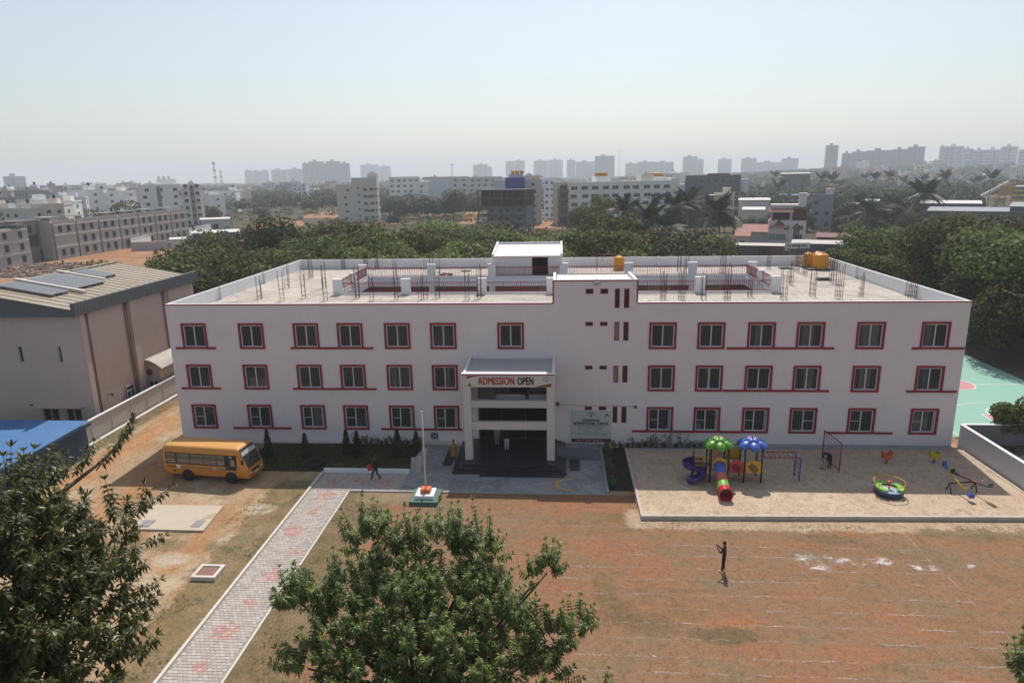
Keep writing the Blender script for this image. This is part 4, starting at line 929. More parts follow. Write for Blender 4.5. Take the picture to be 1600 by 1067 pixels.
tube = [((41.85, -7.12, SZ+1.16), .37), ((41.83, -7.55, SZ+1.12), .37), ((41.80, -7.95, SZ+.92), .37), ((41.77, -8.5, SZ+.66), .37), ((41.74, -9.0, SZ+.46), .38), ((41.71, -9.45, SZ+.42), .42), ((41.69, -9.85, SZ+.41), .44)]
for a, b_, mt in ((0, 2, BLU), (2, 3, ORA), (3, 4, GRN2), (4, 6, REDP)):
    seg = tube[a:b_+1]; m_ = MB().tube([q for q, _ in seg], [r for _, r in seg], 18, cap=False)
    m_.tube([q for q, _ in seg[::-1]], [r-.03 for _, r in seg[::-1]], 18, cap=False)
    e = Vector(seg[-1][0])-Vector(seg[-2][0]); m_.lathe(seg[-1][0], [(seg[-1][1]-.03, 0), (seg[-1][1]+.03, -.02), (seg[-1][1]+.03, .03), (seg[-1][1]-.03, .03)], 18, e); part('tube_section', m_, mt, ps)
part('slide_foot', MB().box(41.5, 41.9, -9.7, -9.3, SZ-.03, SZ+.06), REDP, ps)
def trough(mb, pts, r, wall, n=9):
    pts = [Vector(p) for p in pts]; rows = []
    for k, p in enumerate(pts):
        t = (pts[min(k+1, len(pts)-1)]-pts[max(k-1, 0)]).normalized(); sd = t.cross(Vector((0, 0, 1))).normalized(); u_ = sd.cross(t)
        row = [p+sd*r+u_*wall]+[p+sd*(r*math.cos(math.pi*i/n))-u_*(r*math.sin(math.pi*i/n)*.75) for i in range(n+1)]+[p-sd*r+u_*wall]
        rows.append(row)
    for th, fl in ((0, 0), (.03, 1)):
        for a, b_ in zip(rows[:-1], rows[1:]):
            for i in range(len(a)-1):
                d_ = Vector((0, 0, -th)); q = (a[i]+d_, b_[i]+d_, b_[i+1]+d_, a[i+1]+d_); mb.quad(*(q if fl else q[::-1])); mb.sm[-1] = True
def smooth_path(P, n=5):
    out = []; P = [Vector(p) for p in P]
    for i in range(len(P)-1):
        a, b_, c, d = P[max(i-1, 0)], P[i], P[i+1], P[min(i+2, len(P)-1)]
        for k in range(n):
            t = k/n; out.append(.5*((2*b_)+(-a+c)*t+(2*a-5*b_+4*c-d)*t*t+(-a+3*b_-3*c+d)*t**3))
    return out+[P[-1]]
m_ = MB(); trough(m_, smooth_path([(40.95, -6.05, SZ+1.05), (40.3, -5.85, SZ+1.03), (39.82, -6.1, SZ+.95), (39.95, -6.5, SZ+.86), (40.45, -6.62, SZ+.76), (40.78, -6.95, SZ+.62), (40.55, -7.35, SZ+.46), (40.05, -7.45, SZ+.34), (39.75, -7.3, SZ+.26)]), .26, .20); part('spiral_slide', m_, PUR, ps)
part('slide_post', MB().tube([(40.2, -6.3, SZ), (40.2, -6.3, SZ+.7)], .05, 8), POST, ps)
m_ = MB()
for k in range(8): m_.tube([(40.36+.115*k, -6.5, SZ+.92), (40.36+.115*k, -6.5, SZ+1.6)], .02, 6)
for z in (.94, 1.28, 1.6): m_.tube([(40.3, -6.5, SZ+z), (41.2, -6.5, SZ+z)], .03, 6)
part('yellow_railing', m_, YELP, ps, kind='stuff')
m_ = MB()
for k in range(6): m_.box(41.4+.16*k, 41.48+.16*k, YB-.02, YB+.02, SZ+.9, SZ+1.9)
part('back_panel', m_, ORA, ps, kind='stuff')
# ladder bars joined to the tower
mbk = thing('climbing_bars', (47.3, -6.3, SZ), 'blue upright ladder with red overhead bars beside the play tower', 'climbing frame')
for y in (-5.8, -6.8):
    part('rail', MB().tube([(47.3, y, SZ), (47.33, y, SZ+1.72)], .045, 8), M('blue_steel', (.03, .06, .30), .4, .1, 3), mbk)
    part('overhead_rail', MB().tube([(47.33, y, SZ+1.72), (44.85, y, SZ+1.72)], .035, 8), REDRAIL, mbk)
for k in range(5): part('rung', MB().tube([(47.31, -5.8, SZ+.25+.3*k), (47.31, -6.8, SZ+.25+.3*k)], .025, 6), bpy.data.materials['blue_steel'], mbk)
for k in range(7): part('rung', MB().tube([(45.0+.33*k, -5.8, SZ+1.72), (45.0+.33*k, -6.8, SZ+1.72)], .02, 6), REDRAIL, mbk)
# red climbing net
cn = thing('climbing_net', (50.5, -4.1, SZ), 'tall red framed climbing net standing in the sand', 'climbing frame')
A, B_ = Vector((50.58, -5.2, SZ)), Vector((50.35, -2.7, SZ))
for q in (A, B_): part('post', MB().tube([q, q+Vector((0, 0, 2.15))], .045, 8), REDRAIL, cn)
for z in (.15, 2.13): part('crossbar', MB().tube([A+Vector((0, 0, z)), B_+Vector((0, 0, z))], .035, 8), REDRAIL, cn)
m_ = MB()
for k in range(1, 9):
    q = A.lerp(B_, k/9); m_.tube([q+Vector((0, 0, .15)), q+Vector((.0, 0, 2.13))], .012, 4)
for k in range(1, 8):
    z = .15+1.98*k/8; m_.tube([A+Vector((0, 0, z)), B_+Vector((0, 0, z))], .012, 4)
part('net', m_, M('grey_net', (.22, .20, .19), .8, .1, 4), cn, kind='stuff')
# roundabout
rx, ry = 52.42, -8.5; TL = Matrix.Rotation(R_(4), 3, 'X')
mg = thing('roundabout', (rx, ry, SZ), 'round spinning platform with green seat ring and yellow rails', 'roundabout')
part('drum', MB().lathe((rx, ry, SZ), [(0, 0), (.80, 0), (.88, .10), (.88, .30), (.84, .36), (.5, .36)], 28), NAVY, mg)
part('platform', MB().lathe((rx, ry, SZ), [(0, .365), (.84, .365), (.82, .40), (0, .40)], 28), M('pale_blue_deck', (.42, .52, .62), .5, .1, 2), mg)
m_ = MB(); n = 26
for i in range(n):
    a0, a1 = R_(-60+300*i/n), R_(-60+300*(i+1)/n)
    P_ = lambda r, z, a: (rx+r*math.cos(a), ry+r*math.sin(a), SZ+z)
    m_.quad(P_(.50, .56, a0), P_(.86, .56, a0), P_(.86, .56, a1), P_(.50, .56, a1)); m_.quad(P_(.86, .50, a0), P_(.86, .50, a1), P_(.86, .56, a1), P_(.86, .56, a0)); m_.quad(P_(.50, .50, a0), P_(.50, .56, a0), P_(.50, .56, a1), P_(.50, .50, a1))
    m_.quad(P_(.50, .50, a0), P_(.50, .50, a1), P_(.86, .50, a1), P_(.86, .50, a0))
part('seat_ring', m_, GRN2, mg)
for a in range(0, 360, 60): part('seat_support', MB().tube([(rx+.7*math.cos(R_(a)), ry+.7*math.sin(R_(a)), SZ+.4), (rx+.7*math.cos(R_(a)), ry+.7*math.sin(R_(a)), SZ+.5)], .03, 6), STEEL, mg)
part('hub', MB().tube([(rx, ry, SZ+.4), (rx, ry, SZ+.85)], .05, 8).lathe((rx, ry, SZ+.85), [(0, 0), (.17, 0), (.18, .04), (.05, .06), (0, .06)], 14), REDP, mg)
for a0, a1 in ((-155, -35), (-20, 85), (100, 190)):
    pts_ = [(rx+.93*math.cos(R_(a)), ry+.93*math.sin(R_(a)), SZ+.88) for a in range(a0, a1+1, 8)]
    rl = part('handrail', MB().tube(pts_, .03, 8), M('yellow_steel', (.58, .32, .02), .4, .06, 3), mg)
    for q in (pts_[0], pts_[-1]): subpart('rail_leg', MB().tube([q, (q[0]*.95+rx*.05, q[1]*.95+ry*.05, SZ+.36)], .025, 6), M('yellow_steel', (.58, .32, .02)), rl)
# seesaws on one frame
ss = thing('seesaw_stand', (57.2, -7.7, SZ), 'low black steel frame carrying two seesaws', 'seesaw frame')
fa, fb = pt(1482, 768, SZ), pt(1522, 766, SZ); fz = SZ+.62
part('bar', MB().tube([(fa.x, fa.y, fz), (fb.x, fb.y, fz)], .05, 8), POST, ss)
for q in (fa, fb):
    for s in (-1, 1): part('leg', MB().tube([(q.x, q.y, fz), (q.x, q.y+s*.3, SZ)], .04, 8), POST, ss)
def seesaw(c, d, tilt, beam, seat, label):
    t = thing('seesaw', (c.x, c.y, fz), label, 'seesaw', 'seesaws on the black frame'); d = Vector((d[0], d[1], tilt)).normalized(); Lh = 1.35
    part('beam', MB().tube([c-d*Lh, c+d*Lh], .05, 8), beam, t); sd = d.cross(Vector((0, 0, 1))).normalized()
    for s in (-1, 1):
        e = c+d*(Lh*s); part('seat', MB().obox(e+Vector((0, 0, .06)), d*.20, sd*.17, Vector((0, 0, .03))).obox(e+d*(s*.19)+Vector((0, 0, .17)), d*.02, sd*.16, Vector((0, 0, .12))), seat, t)
        hpt = c+d*((Lh-.42)*s); part('handle', MB().tube([hpt, hpt+Vector((0, 0, .28))], .02, 6).tube([hpt+sd*.16+Vector((0, 0, .28)), hpt-sd*.16+Vector((0, 0, .28))], .02, 6), STEEL, t)
c1 = Vector((fa.x+.48, fa.y+.02, fz+.10)); c2 = Vector((fb.x-.30, fb.y+.02, fz+.10))
seesaw(c1, (-.10, 1), .34, bpy.data.materials['yellow_steel'], PLAS('royal_blue_seat', (.03, .06, .32)), 'yellow seesaw with blue seats, its near end down')
seesaw(c2, (-.22, 1), -.12, M('dark_red_steel', (.30, .03, .05), .4, .1, 3), PLAS('dark_green_seat', (.01, .07, .03)), 'dark red seesaw with green seats on the black frame')
# spring riders
def rider(x, y, mat, label, kind):
    t = thing('spring_rider', (x, y, SZ), label, 'spring rider', 'spring riders in the sand')
    part('spring', MB().tube([(x+.09*math.cos(k*.8), y+.09*math.sin(k*.8), SZ+.012*k) for k in range(30)], .018, 5), BLK, t)
    prof = [(-.30, .38), (.25, .36), (.34, .50), (.30, .66), (.40, .92), (.22, .98), (.12, .74), (-.12, .70), (-.24, .92), (-.34, .78)] if kind else [(-.26, .38), (.24, .38), (.34, .62), (.34, .86), (.12, .74), (-.10, .76), (-.32, 1.0), (-.34, .70)]
    for s in (-1, 1): part('side_panel', MB().extr([(x+a, SZ+b_) for a, b_ in prof], 'y', y+s*.15-.03, y+s*.15+.03), mat, t)
    part('seat', MB().box(x-.16, x+.18, y-.12, y+.12, SZ+.55, SZ+.62), mat, t); part('handle', MB().tube([(x+.22, y-.26, SZ+.8), (x+.22, y+.26, SZ+.8)], .02, 6), BLK, t)
rider(54.5, -3.6, PLAS('orange_red_plastic', (.55, .13, .03)), 'orange spring rider in the sand pit', True); rider(57.9, -3.4, PLAS('lime_yellow_plastic', (.45, .42, .02)), 'yellow green spring rider in the sand pit', False)

# wall cable with small lamps right of the porch
wc = thing('wall_cable', (34, -.05, 3.3), 'thin cable with a small lamp strung along the wall above the name board', 'cable')
part('wire', MB().tube([(30.75, -.08, 3.35), (33.0, -.07, 3.24), (36.9, -.06, 3.2)], .010, 4), BLK, wc); part('lamp', MB().box(30.78, 31.0, -.3, -.02, 3.28, 3.5), BLK, wc); part('lamp', MB().box(36.85, 37.0, -.22, -.02, 3.1, 3.26), BLK, wc)
# ================================================================== neighbours: hall, shed, compound walls
PINKW = M('hall_pink_plaster', (.60, .465, .40), .85, .08, .4, streak=.35)
FASC = M('grey_fascia_sheet', (.125, .13, .132), .5, .12, 1.2)
HROOF = M('weathered_roof_sheet', (.33, .27, .20), .6, .16, .5, streak=0, stain=((.42, .37, .30), .5, .4))
hall = thing('assembly_hall', (-18, 12, 0), 'tall pale pink hall with brown sheet roof and solar panels', 'hall')
HX0, HX1, HY0, HY1, HZ = -27.0, -9.2, 2.35, 20.8, 10.15
hm = MB(); hwn = [(-15.0, -14.6, 5.95, 7.4), (-11.45, -11.12, 5.95, 7.4), (-13.85, -12.35, .35, 1.9), (-11.72, -10.3, .35, 1.9)]
holed_wall(hm, HX0, HX1, 0, HZ, HY0, .25, hwn)
hm.quad((HX1, HY0, 0), (HX1, HY1, 0), (HX1, HY1, HZ), (HX1, HY0, HZ)); hm.quad((HX0, HY1, 0), (HX0, HY0, 0), (HX0, HY0, HZ), (HX0, HY1, HZ)); hm.quad((HX1, HY1, 0), (HX0, HY1, 0), (HX0, HY1, HZ), (HX1, HY1, HZ))
part('wall', hm, PINKW, hall)
for a, b_, c, d in hwn:
    f = part('window', MB().box(a, b_, HY0+.16, HY0+.2, c, d), BGL, hall)
    subpart('frame', frame_mb(a, b_, c, d, .07, HY0+.1, HY0+.17).box((a+b_)/2-.03, (a+b_)/2+.03, HY0+.1, HY0+.17, c+.07, d-.07) if b_-a > 1 else frame_mb(a, b_, c, d, .05, HY0+.1, HY0+.17), FRAMEW, f)
part('sunshade', MB().box(-14.1, -10.0, HY0-.45, HY0-.002, 1.98, 2.05), PINKW, hall)
part('ventilator', MB().box(-14.9, -14.55, HY0-.03, HY0-.003, 2.1, 2.2), BLK, hall)
for y0, y1 in ((2.37, 2.95), (9.1, 9.95), (15.6, 16.3)): part('pilaster', MB().box(HX1+.002, HX1+.22, y0, y1, 0, HZ), PINKW, hall)
for y in (3.15, 3.4, 8.45, 8.75, 14.7, 15.0): part('downpipe', MB().tube([(HX1+.1, y, .1), (HX1+.1, y, HZ)], .055, 6), M('brown_downpipe', (.23, .15, .10), .6, .15, 3), hall)
f = part('window', MB().box(HX1+.003, HX1+.05, 7.05, 8.2, .3, 2.35), BGL, hall)
fmm = MB()
for b_ in ((7.05, 7.12, .3, 2.35), (8.13, 8.2, .3, 2.35), (7.59, 7.66, .3, 1.9), (7.12, 8.13, 1.85, 1.92), (7.12, 8.13, 2.28, 2.35)): fmm.box(HX1+.05, HX1+.09, b_[0], b_[1], b_[2], b_[3])
subpart('frame', fmm, FRAMEW, f)
part('wall_lamp', MB().box(HX1+.0, HX1+.35, 4.55, 4.62, 2.45, 2.5).ball((HX1+.4, 4.58, 2.4), .12, .1, .1, 8, 6), BLK, hall)
rx_, rz_, ex, ez = -17.76, 12.23, -8.95, 10.66
def slope_sheet(x0, z0, x1, z1, y0, y1, pitch=.95, amp=.06):
    # flat trays with raised ribs running down the slope
    mb = MB(); n = int((y1-y0)/pitch); P = [(0, 0), (.74, 0), (.80, amp), (.94, amp), (1, 0)]
    for i in range(n):
        b0 = y0+(y1-y0)*i/n; w_ = (y1-y0)/n
        for (ta, ha), (tb, hb_) in zip(P[:-1], P[1:]): mb.quad((x0, b0+ta*w_, z0+ha), (x1, b0+ta*w_, z1+ha), (x1, b0+tb*w_, z1+hb_), (x0, b0+tb*w_, z0+hb_))
    return mb
part('roof', slope_sheet(rx_, rz_, ex, ez, 1.55, 21.0), HROOF, hall); part('roof', slope_sheet(-27.3, 10.55, rx_, rz_, 1.55, 21.0), HROOF, hall)
part('ridge_cap', MB().box(rx_-.25, rx_+.25, 1.5, 21.05, rz_+.06, rz_+.12), HROOF, hall)
def rib_panel(x, y0, y1, z0, z1):
    mb = MB(); n = int((y1-y0)/.18)
    for i in range(n):
        a, b_ = y0+(y1-y0)*i/n, y0+(y1-y0)*(i+1)/n; k = .03*(i % 2); k2 = .03*((i+1) % 2); mb.quad((x+k, a, z0), (x+k2, b_, z0), (x+k2, b_, z1), (x+k, a, z1))
    mb.quad((x, y0, z1), (x, y1, z1), (x-.3, y1, z1), (x-.3, y0, z1)); mb.quad((x-.3, y0, z0), (x-.3, y1, z0), (x-.3, y1, z1), (x-.3, y0, z1)); mb.quad((x, y0, z0), (x, y1, z0), (x-.3, y1, z0), (x-.3, y0, z0))
    mb.quad((x, y0, z0), (x, y0, z1), (x-.3, y0, z1), (x-.3, y0, z0)); mb.quad((x, y1, z0), (x, y1, z1), (x-.3, y1, z1), (x-.3, y1, z0))
    return mb
part('fascia', rib_panel(-8.68, 1.45, 21.1, 10.12, 11.22), FASC, hall)
part('gable_sheet', MB().extr([(-27.2, HZ-.1), (-9.0, HZ-.1), (-9.0, 10.60), (rx_, rz_-.06), (-27.2, 10.50)], 'y', 1.62, 1.72), FASC, hall)
part('gable_sheet', MB().extr([(-27.2, HZ-.1), (-9.0, HZ-.1), (-9.0, 10.60), (rx_, rz_-.06), (-27.2, 10.50)], 'y', 20.9, 20.99), FASC, hall)
an = part('annexe_wall', MB().prism([(-9.2, 10.6), (-7.95, 10.6), (-7.95, 19), (-9.2, 19)], 0, 3.0), M('annexe_plaster', (.50, .39, .30), .85, .1, .6, streak=.2), hall)
acr = MB(); n = 8
for i in range(n):
    f = lambda t: (-9.2+1.75*t, 4.1-.9*t*t)
    (xa, za), (xb, zb_) = f(i/n), f((i+1)/n); acr.quad((xa, 10.2, za), (xb, 10.2, zb_), (xb, 19.2, zb_), (xa, 19.2, za)); acr.quad((xa, 10.2, za-.1), (xb, 10.2, zb_-.1), (xb, 10.2, zb_), (xa, 10.2, za))
part('annexe_roof', acr, M('pale_roof_sheet', (.40, .37, .33), .6, .15, 1.2, stain=((.26, .23, .2), .5, .6)), hall)
part('annexe_gable', MB().extr([(-9.2, 3.0), (-7.95, 3.0), (-7.95, 3.45), (-8.5, 3.9), (-9.2, 4.0)], 'y', 10.6, 10.7), bpy.data.materials['annexe_plaster'], hall)
f = part('window', MB().box(-9.1, -8.15, 10.56, 10.598, 1.2, 1.9), BGL, hall); subpart('frame', frame_mb(-9.1, -8.15, 1.2, 1.9, .06, 10.52, 10.56).box(-8.66, -8.59, 10.52, 10.56, 1.26, 1.84), FRAMEW, f)
part('fan_vent', MB().lathe((-8.95, 10.6, 2.75), [(.05, 0), (.3, 0), (.3, .12), (.22, .12), (.2, .03)], 14, (0, -1, 0)), M('rusty_vent', (.2, .12, .08), .8), hall)
# solar panels and cable trays resting on the hall roof
SOLAR = M('solar_cell', (.135, .137, .145), .32, .15, .8, spec=.6); SFR = M('solar_frame', (.34, .34, .35), .4, .1, 2, metal=.5)
def roof_z(x): return 12.23-.178*(x+17.76)
def solar(x0, x1, y0, y1, nx, ny, label):
    t = thing('solar_array', ((x0+x1)/2, (y0+y1)/2, roof_z((x0+x1)/2)), label, 'solar panels', 'solar arrays on the hall roof'); dx, dy = (x1-x0)/nx, (y1-y0)/ny
    for i in range(nx):
        for j in range(ny):
            a, b_, c, d = x0+dx*i+.02, x0+dx*(i+1)-.02, y0+dy*j+.02, y0+dy*(j+1)-.02; h = .22
            mb = MB(); P = [(a, c), (b_, c), (b_, d), (a, d)]; i0 = len(mb.v)
            mb.v += [(x, y, roof_z(x)+h) for x, y in P]+[(x, y, roof_z(x)+h+.04) for x, y in P]
            for fq in ((0, 3, 2, 1), (4, 5, 6, 7), (0, 1, 5, 4), (1, 2, 6, 5), (2, 3, 7, 6), (3, 0, 4, 7)): mb.f.append(fq); mb.m.append(0); mb.sm.append(False)
            mb.mi = 1; e = .03; Q = [(a+e, c+e), (b_-e, c+e), (b_-e, d-e), (a+e, d-e)]; mb.quad(*[(x, y, roof_z(x)+h+.044) for x, y in Q])
            for k in (1, 2, 3):
                yy = c+(d-c)*k/4; mb.mi = 0; mb.quad(*[(x, y, roof_z(x)+h+.047) for x, y in ((a+e, yy-.012), (b_-e, yy-.012), (b_-e, yy+.012), (a+e, yy+.012))])
            part('panel', mb, [SFR, SOLAR], t)
    rl = MB()
    for y in (y0+.3, y1-.3): rl.obox(((x0+x1)/2, y, roof_z((x0+x1)/2)+.13), ((x1-x0)/2, 0, roof_z(x1)-roof_z((x0+x1)/2)), (0, .03, 0), (0, 0, .06))
    part('mounting_rail', rl, SFR, t)
solar(-17.4, -12.4, 4.0, 6.3, 4, 2, 'nearest solar array on the hall roof, close to its front edge'); solar(-17.3, -12.6, 7.5, 11.5, 4, 4, 'largest solar array in the middle of the hall roof'); solar(-17.0, -13.8, 13.0, 15.1, 3, 2, 'smallest solar array at the back of the hall roof')
for k, (x1, y) in enumerate(((-11.5, 7.0), (-13.2, 12.35))):
    solo('cable_tray', MB().obox(((-18+x1)/2, y, roof_z((-18+x1)/2)+.22), ((x1+18)/2, 0, roof_z(x1)-roof_z((-18+x1)/2)), (0, .17, 0), (0, 0, .09)), M('white_tray', (.62, .60, .56), .5, .06, 2), ('long white cable tray in front of the largest solar array', 'shorter white cable tray behind the largest solar array')[k], 'cable tray', 'cable trays on the hall roof')
# blue sheet shed
shed = thing('shed', (-11, -7, 0), 'blue corrugated sheet shed at the left edge before the hall', 'shed')
BLUS = M('blue_sheet', (.05, .16, .36), .45, .12, .6, spec=.4); mb = MB(); n = 90
for i in range(n):
    x0_, x1_ = -20+14.2*i/n, -20+14.2*(i+1)/n; a, b_ = .035*(i % 2), .035*((i+1) % 2); fz = lambda y: 2.5+.02*(y+10)
    mb.quad((x0_, -14, fz(-14)+a), (x1_, -14, fz(-14)+b_), (x1_, -2.7, fz(-2.7)+b_), (x0_, -2.7, fz(-2.7)+a))
part('roof', mb, BLUS, shed); part('wall', MB().box(-19.8, -6.05, -13.7, -2.9, 0, 2.36), M('blue_wall_sheet', (.03, .07, .13), .55, .15, .6), shed)
part('gutter', MB().box(-5.85, -5.72, -14, -2.7, 2.3, 2.52), M('blue_wall_sheet', (.03, .07, .13)), shed)
# compound walls
def slab_wall(name, x, y0, y1, h, label, mat, bay=2.6, cap=True):
    t = thing(name, (x, (y0+y1)/2, 0), label, 'wall'); y = y0
    while y < y1-.1:
        e = min(y+bay, y1); part('panel', MB().box(x-.07, x+.07, y+.06, e-.06, 0, h), mat, t); part('post', MB().box(x-.1, x+.1, e-.06, e+.06, 0, h+.02), mat, t); y = e
    if cap: part('coping', MB().box(x-.12, x+.12, y0, y1+.06, h+.022, h+.12), WHITE2, t)
slab_wall('compound_wall', -7.55, -16, 24.5, 1.75, 'long pale precast compound wall between the yard and the hall', M('precast_wall', (.52, .49, .46), .85, .12, .8, streak=.3))
solo('kerb_strip', MB().box(-7.3, -6.95, -12, 24, .0, .12), KERBM, 'pale concrete kerb strip along the foot of the compound wall', 'kerb')
ew = thing('enclosure_wall', (61.6, -4, 0), 'white plastered wall running from the school corner towards the front right', 'wall')
WGR = M('wall_lilac_plaster', (.58, .56, .57), .85, .08, .5, streak=.25)
part('wall', MB().prism([(61.45, -14), (61.62, -14), (61.62, .05), (61.45, .05)], 0, 1.85), WGR, ew); part('coping', MB().box(61.40, 61.67, -14, .1, 1.853, 1.91), WHITE2, ew)
ew2 = thing('enclosure_wall', (70, .1, 0), 'low white topped wall between the sand pit side and the basketball court', 'wall')
part('wall', MB().box(61.62, 80, .0, .17, 0, 1.84), M('shaded_streaky_wall', (.20, .20, .19), .9, .2, .6, streak=.4), ew2); part('coping', MB().box(61.68, 80, -.05, .22, 1.845, 1.90), WHITE2, ew2)  # the face's shade is put into its dark base colour, with streaks over it
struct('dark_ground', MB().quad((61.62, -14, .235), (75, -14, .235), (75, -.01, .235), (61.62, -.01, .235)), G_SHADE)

# ================================================================== people
SKIN = M('brown_skin', (.16, .085, .055), .6, .05, 6); HAIR = M('black_hair', (.012, .010, .010), .6, .1, 8)
def person(label, loc, face, shirt, pants, shoe=BLK, J=None, scale=1.0, skirt=None, group=None, long_hair=False, sleeve=False):
    """one continuous figure grown from a skeleton; +y is the way it faces"""
    D = dict(pelvis=(0, 0, .95), spine=(0, 0, 1.16), chest=(0, 0, 1.36), neck=(0, .01, 1.48), head=(0, .02, 1.62))
    for s, n_ in ((-1, 'l'), (1, 'r')):
        D.update({'sh'+n_: (s*.18, 0, 1.40), 'el'+n_: (s*.235, -.02, 1.13), 'wr'+n_: (s*.24, .06, .89), 'ha'+n_: (s*.24, .085, .82), 'hip'+n_: (s*.09, 0, .90), 'kn'+n_: (s*.10, .02, .50), 'an'+n_: (s*.10, -.01, .09), 'to'+n_: (s*.11, .15, .045)})
    D.update(J or {})
    Rr = dict(pelvis=.135, spine=.125, chest=.145, neck=.055, head=.05); 
    for n_ in 'lr': Rr.update({'sh'+n_: .062, 'el'+n_: .046, 'wr'+n_: .032, 'ha'+n_: .036, 'hip'+n_: .088, 'kn'+n_: .06, 'an'+n_: .043, 'to'+n_: .038})
    E_ = [('pelvis', 'spine'), ('spine', 'chest'), ('chest', 'neck'), ('neck', 'head')]
    for n_ in 'lr': E_ += [('chest', 'sh'+n_), ('sh'+n_, 'el'+n_), ('el'+n_, 'wr'+n_), ('wr'+n_, 'ha'+n_), ('pelvis', 'hip'+n_), ('hip'+n_, 'kn'+n_), ('kn'+n_, 'an'+n_), ('an'+n_, 'to'+n_)]
    names = list(D); idx = {n_: i for i, n_ in enumerate(names)}
    me = bpy.data.meshes.new('body'); me.from_pydata([D[n_] for n_ in names], [(idx[a], idx[b_]) for a, b_ in E_], [])
    o = bpy.data.objects.new('tmp', me); COL.objects.link(o); md = o.modifiers.new('s', 'SKIN')
    for n_, v in zip(names, me.skin_vertices[0].data): v.radius = (Rr[n_]*1.14, Rr[n_]*1.14*(.72 if n_ in ('chest', 'spine', 'pelvis') else 1)); v.use_root = n_ == 'pelvis'
    ss_ = o.modifiers.new('u', 'SUBSURF'); ss_.levels = 1; ss_.render_levels = 1
    dg = bpy.context.evaluated_depsgraph_get(); bm_ = bpy.data.meshes.new_from_object(o.evaluated_get(dg)); bpy.data.objects.remove(o)
    bm_.name = 'body'; bm_.materials.clear()
    for m_ in (SKIN, shirt, pants, shoe): bm_.materials.append(m_)
    segs = []
    for a, b_ in E_:
        k = 1
        if 'hip' in b_ or 'kn' in b_ or b_.startswith('an'): k = 2
        if b_.startswith('to'): k = 3
        if b_ == 'head' or b_.startswith('ha') or (b_.startswith('wr') and not sleeve): k = 0
        segs.append((Vector(D[a]), Vector(D[b_]), k))
    for p_ in bm_.polygons:
        c = p_.center; best = (9, 0)
        for a, b_, k in segs:
            ab = b_-a; t_ = max(0, min(1, (c-a).dot(ab)/max(ab.length_squared, 1e-9))); d_ = (a+ab*t_-c).length
            if d_ < best[0]: best = (d_, k)
        p_.material_index = best[1]; p_.use_smooth = True
    # head, face and hands joined to the same mesh
    mb = MB(); h = Vector(D['head'])+Vector((0, .01, .06)); n0 = Vector(D['neck']); hd_ = (h-n0).normalized()
    mb.ball(h, .075, .092, .118, 12, 10); mb.ball(h+Vector((0, .092, -.01)), .014, .022, .024, 6, 4); mb.box(h.x-.025, h.x+.025, h.y+.078, h.y+.088, h.z-.062, h.z-.052)
    for s in (-1, 1): mb.ball(h+Vector((s*.03, .082, .012)), .012, .008, .008, 6, 4); mb.ball(h+Vector((s*.077, -.005, 0)), .010, .022, .03, 6, 4)
    for n_ in 'lr':
        w_, q_ = Vector(D['wr'+n_]), Vector(D['ha'+n_]); dr = (q_-w_).normalized(); sd = dr.orthogonal().normalized(); nm = dr.cross(sd)
        for k in range(4):
            b0 = q_+sd*(.026*(k-1.5)); ln = (.07, .08, .076, .06)[k]; mb.tube([b0-dr*.01, b0+dr*ln*.55, b0+dr*ln*.95+nm*.022], [.011, .010, .008], 5)
        t0 = w_+dr*.02; mb.tube([t0, t0+sd*.04+dr*.02, t0+sd*.055+dr*.055], [.012, .011, .009], 5)
    ex_ = mb.mesh('x', [SKIN]); bmm = bmesh.new(); bmm.from_mesh(bm_); bmm.from_mesh(ex_); bmm.to_mesh(bm_); bmm.free(); bpy.data.meshes.remove(ex_)
    t = bpy.data.objects.new('person', None); COL.objects.link(t); t.location = loc; t.rotation_euler = (0, 0, face); t.scale = (scale,)*3; ORG[t] = Vector((0, 0, 0)); props(t, label, 'person', group)
    part('body', bm_, None, t)
    hb_ = MB(); hb_.ball(h+Vector((0, -.018, .03)), .084, .094, .105, 12, 8)
    if long_hair: hb_.ball(h+Vector((0, -.07, -.10)), .06, .04, .13, 8, 6)
    part('hair', hb_, HAIR, t)
    if skirt: part(skirt[0], MB().lathe((0, 0, 0), skirt[2], 16), skirt[1], t)
    return t
NAVYC, BRNC, WHC, MUST, DKC, REDC = M('navy_cloth', (.02, .028, .04), .85, .1, 8), M('dark_brown_cloth', (.035, .02, .015), .85, .1, 8), M('white_cloth', (.62, .62, .63), .85, .08, 8), M('mustard_cloth', (.30, .17, .03), .85, .1, 8), M('charcoal_cloth', (.018, .018, .02), .85, .1, 8), M('red_cloth', (.45, .03, .05), .8, .1, 6)
pq = ground_at(1130, 893)
ph = person('person in navy shirt and brown trousers holding up a phone on the field', (pq.x, pq.y, .006), R_(62), NAVYC, BRNC, WHC,
    dict(ell=(-.22, .16, 1.16), wrl=(-.10, .33, 1.36), hal=(-.08, .37, 1.42), elr=(.22, .16, 1.18), wrr=(.08, .33, 1.38), har=(.05, .37, 1.44), anl=(-.12, .06, .09), tol=(-.13, .22, .045)), 1.0)
phn = bpy.data.objects.new('phone', MB().box(-.075, .075, -.006, .006, -.04, .04).mesh('phone', BLK)); COL.objects.link(phn)
phn.location = Vector((pq.x, pq.y, .006))+Matrix.Rotation(R_(62), 3, 'Z') @ Vector((0, .43, 1.47)); phn.rotation_euler = (0, 0, R_(62)); props(phn, 'dark phone held up by the person on the field', 'phone'); ORG[phn] = Vector((0, 0, 0))
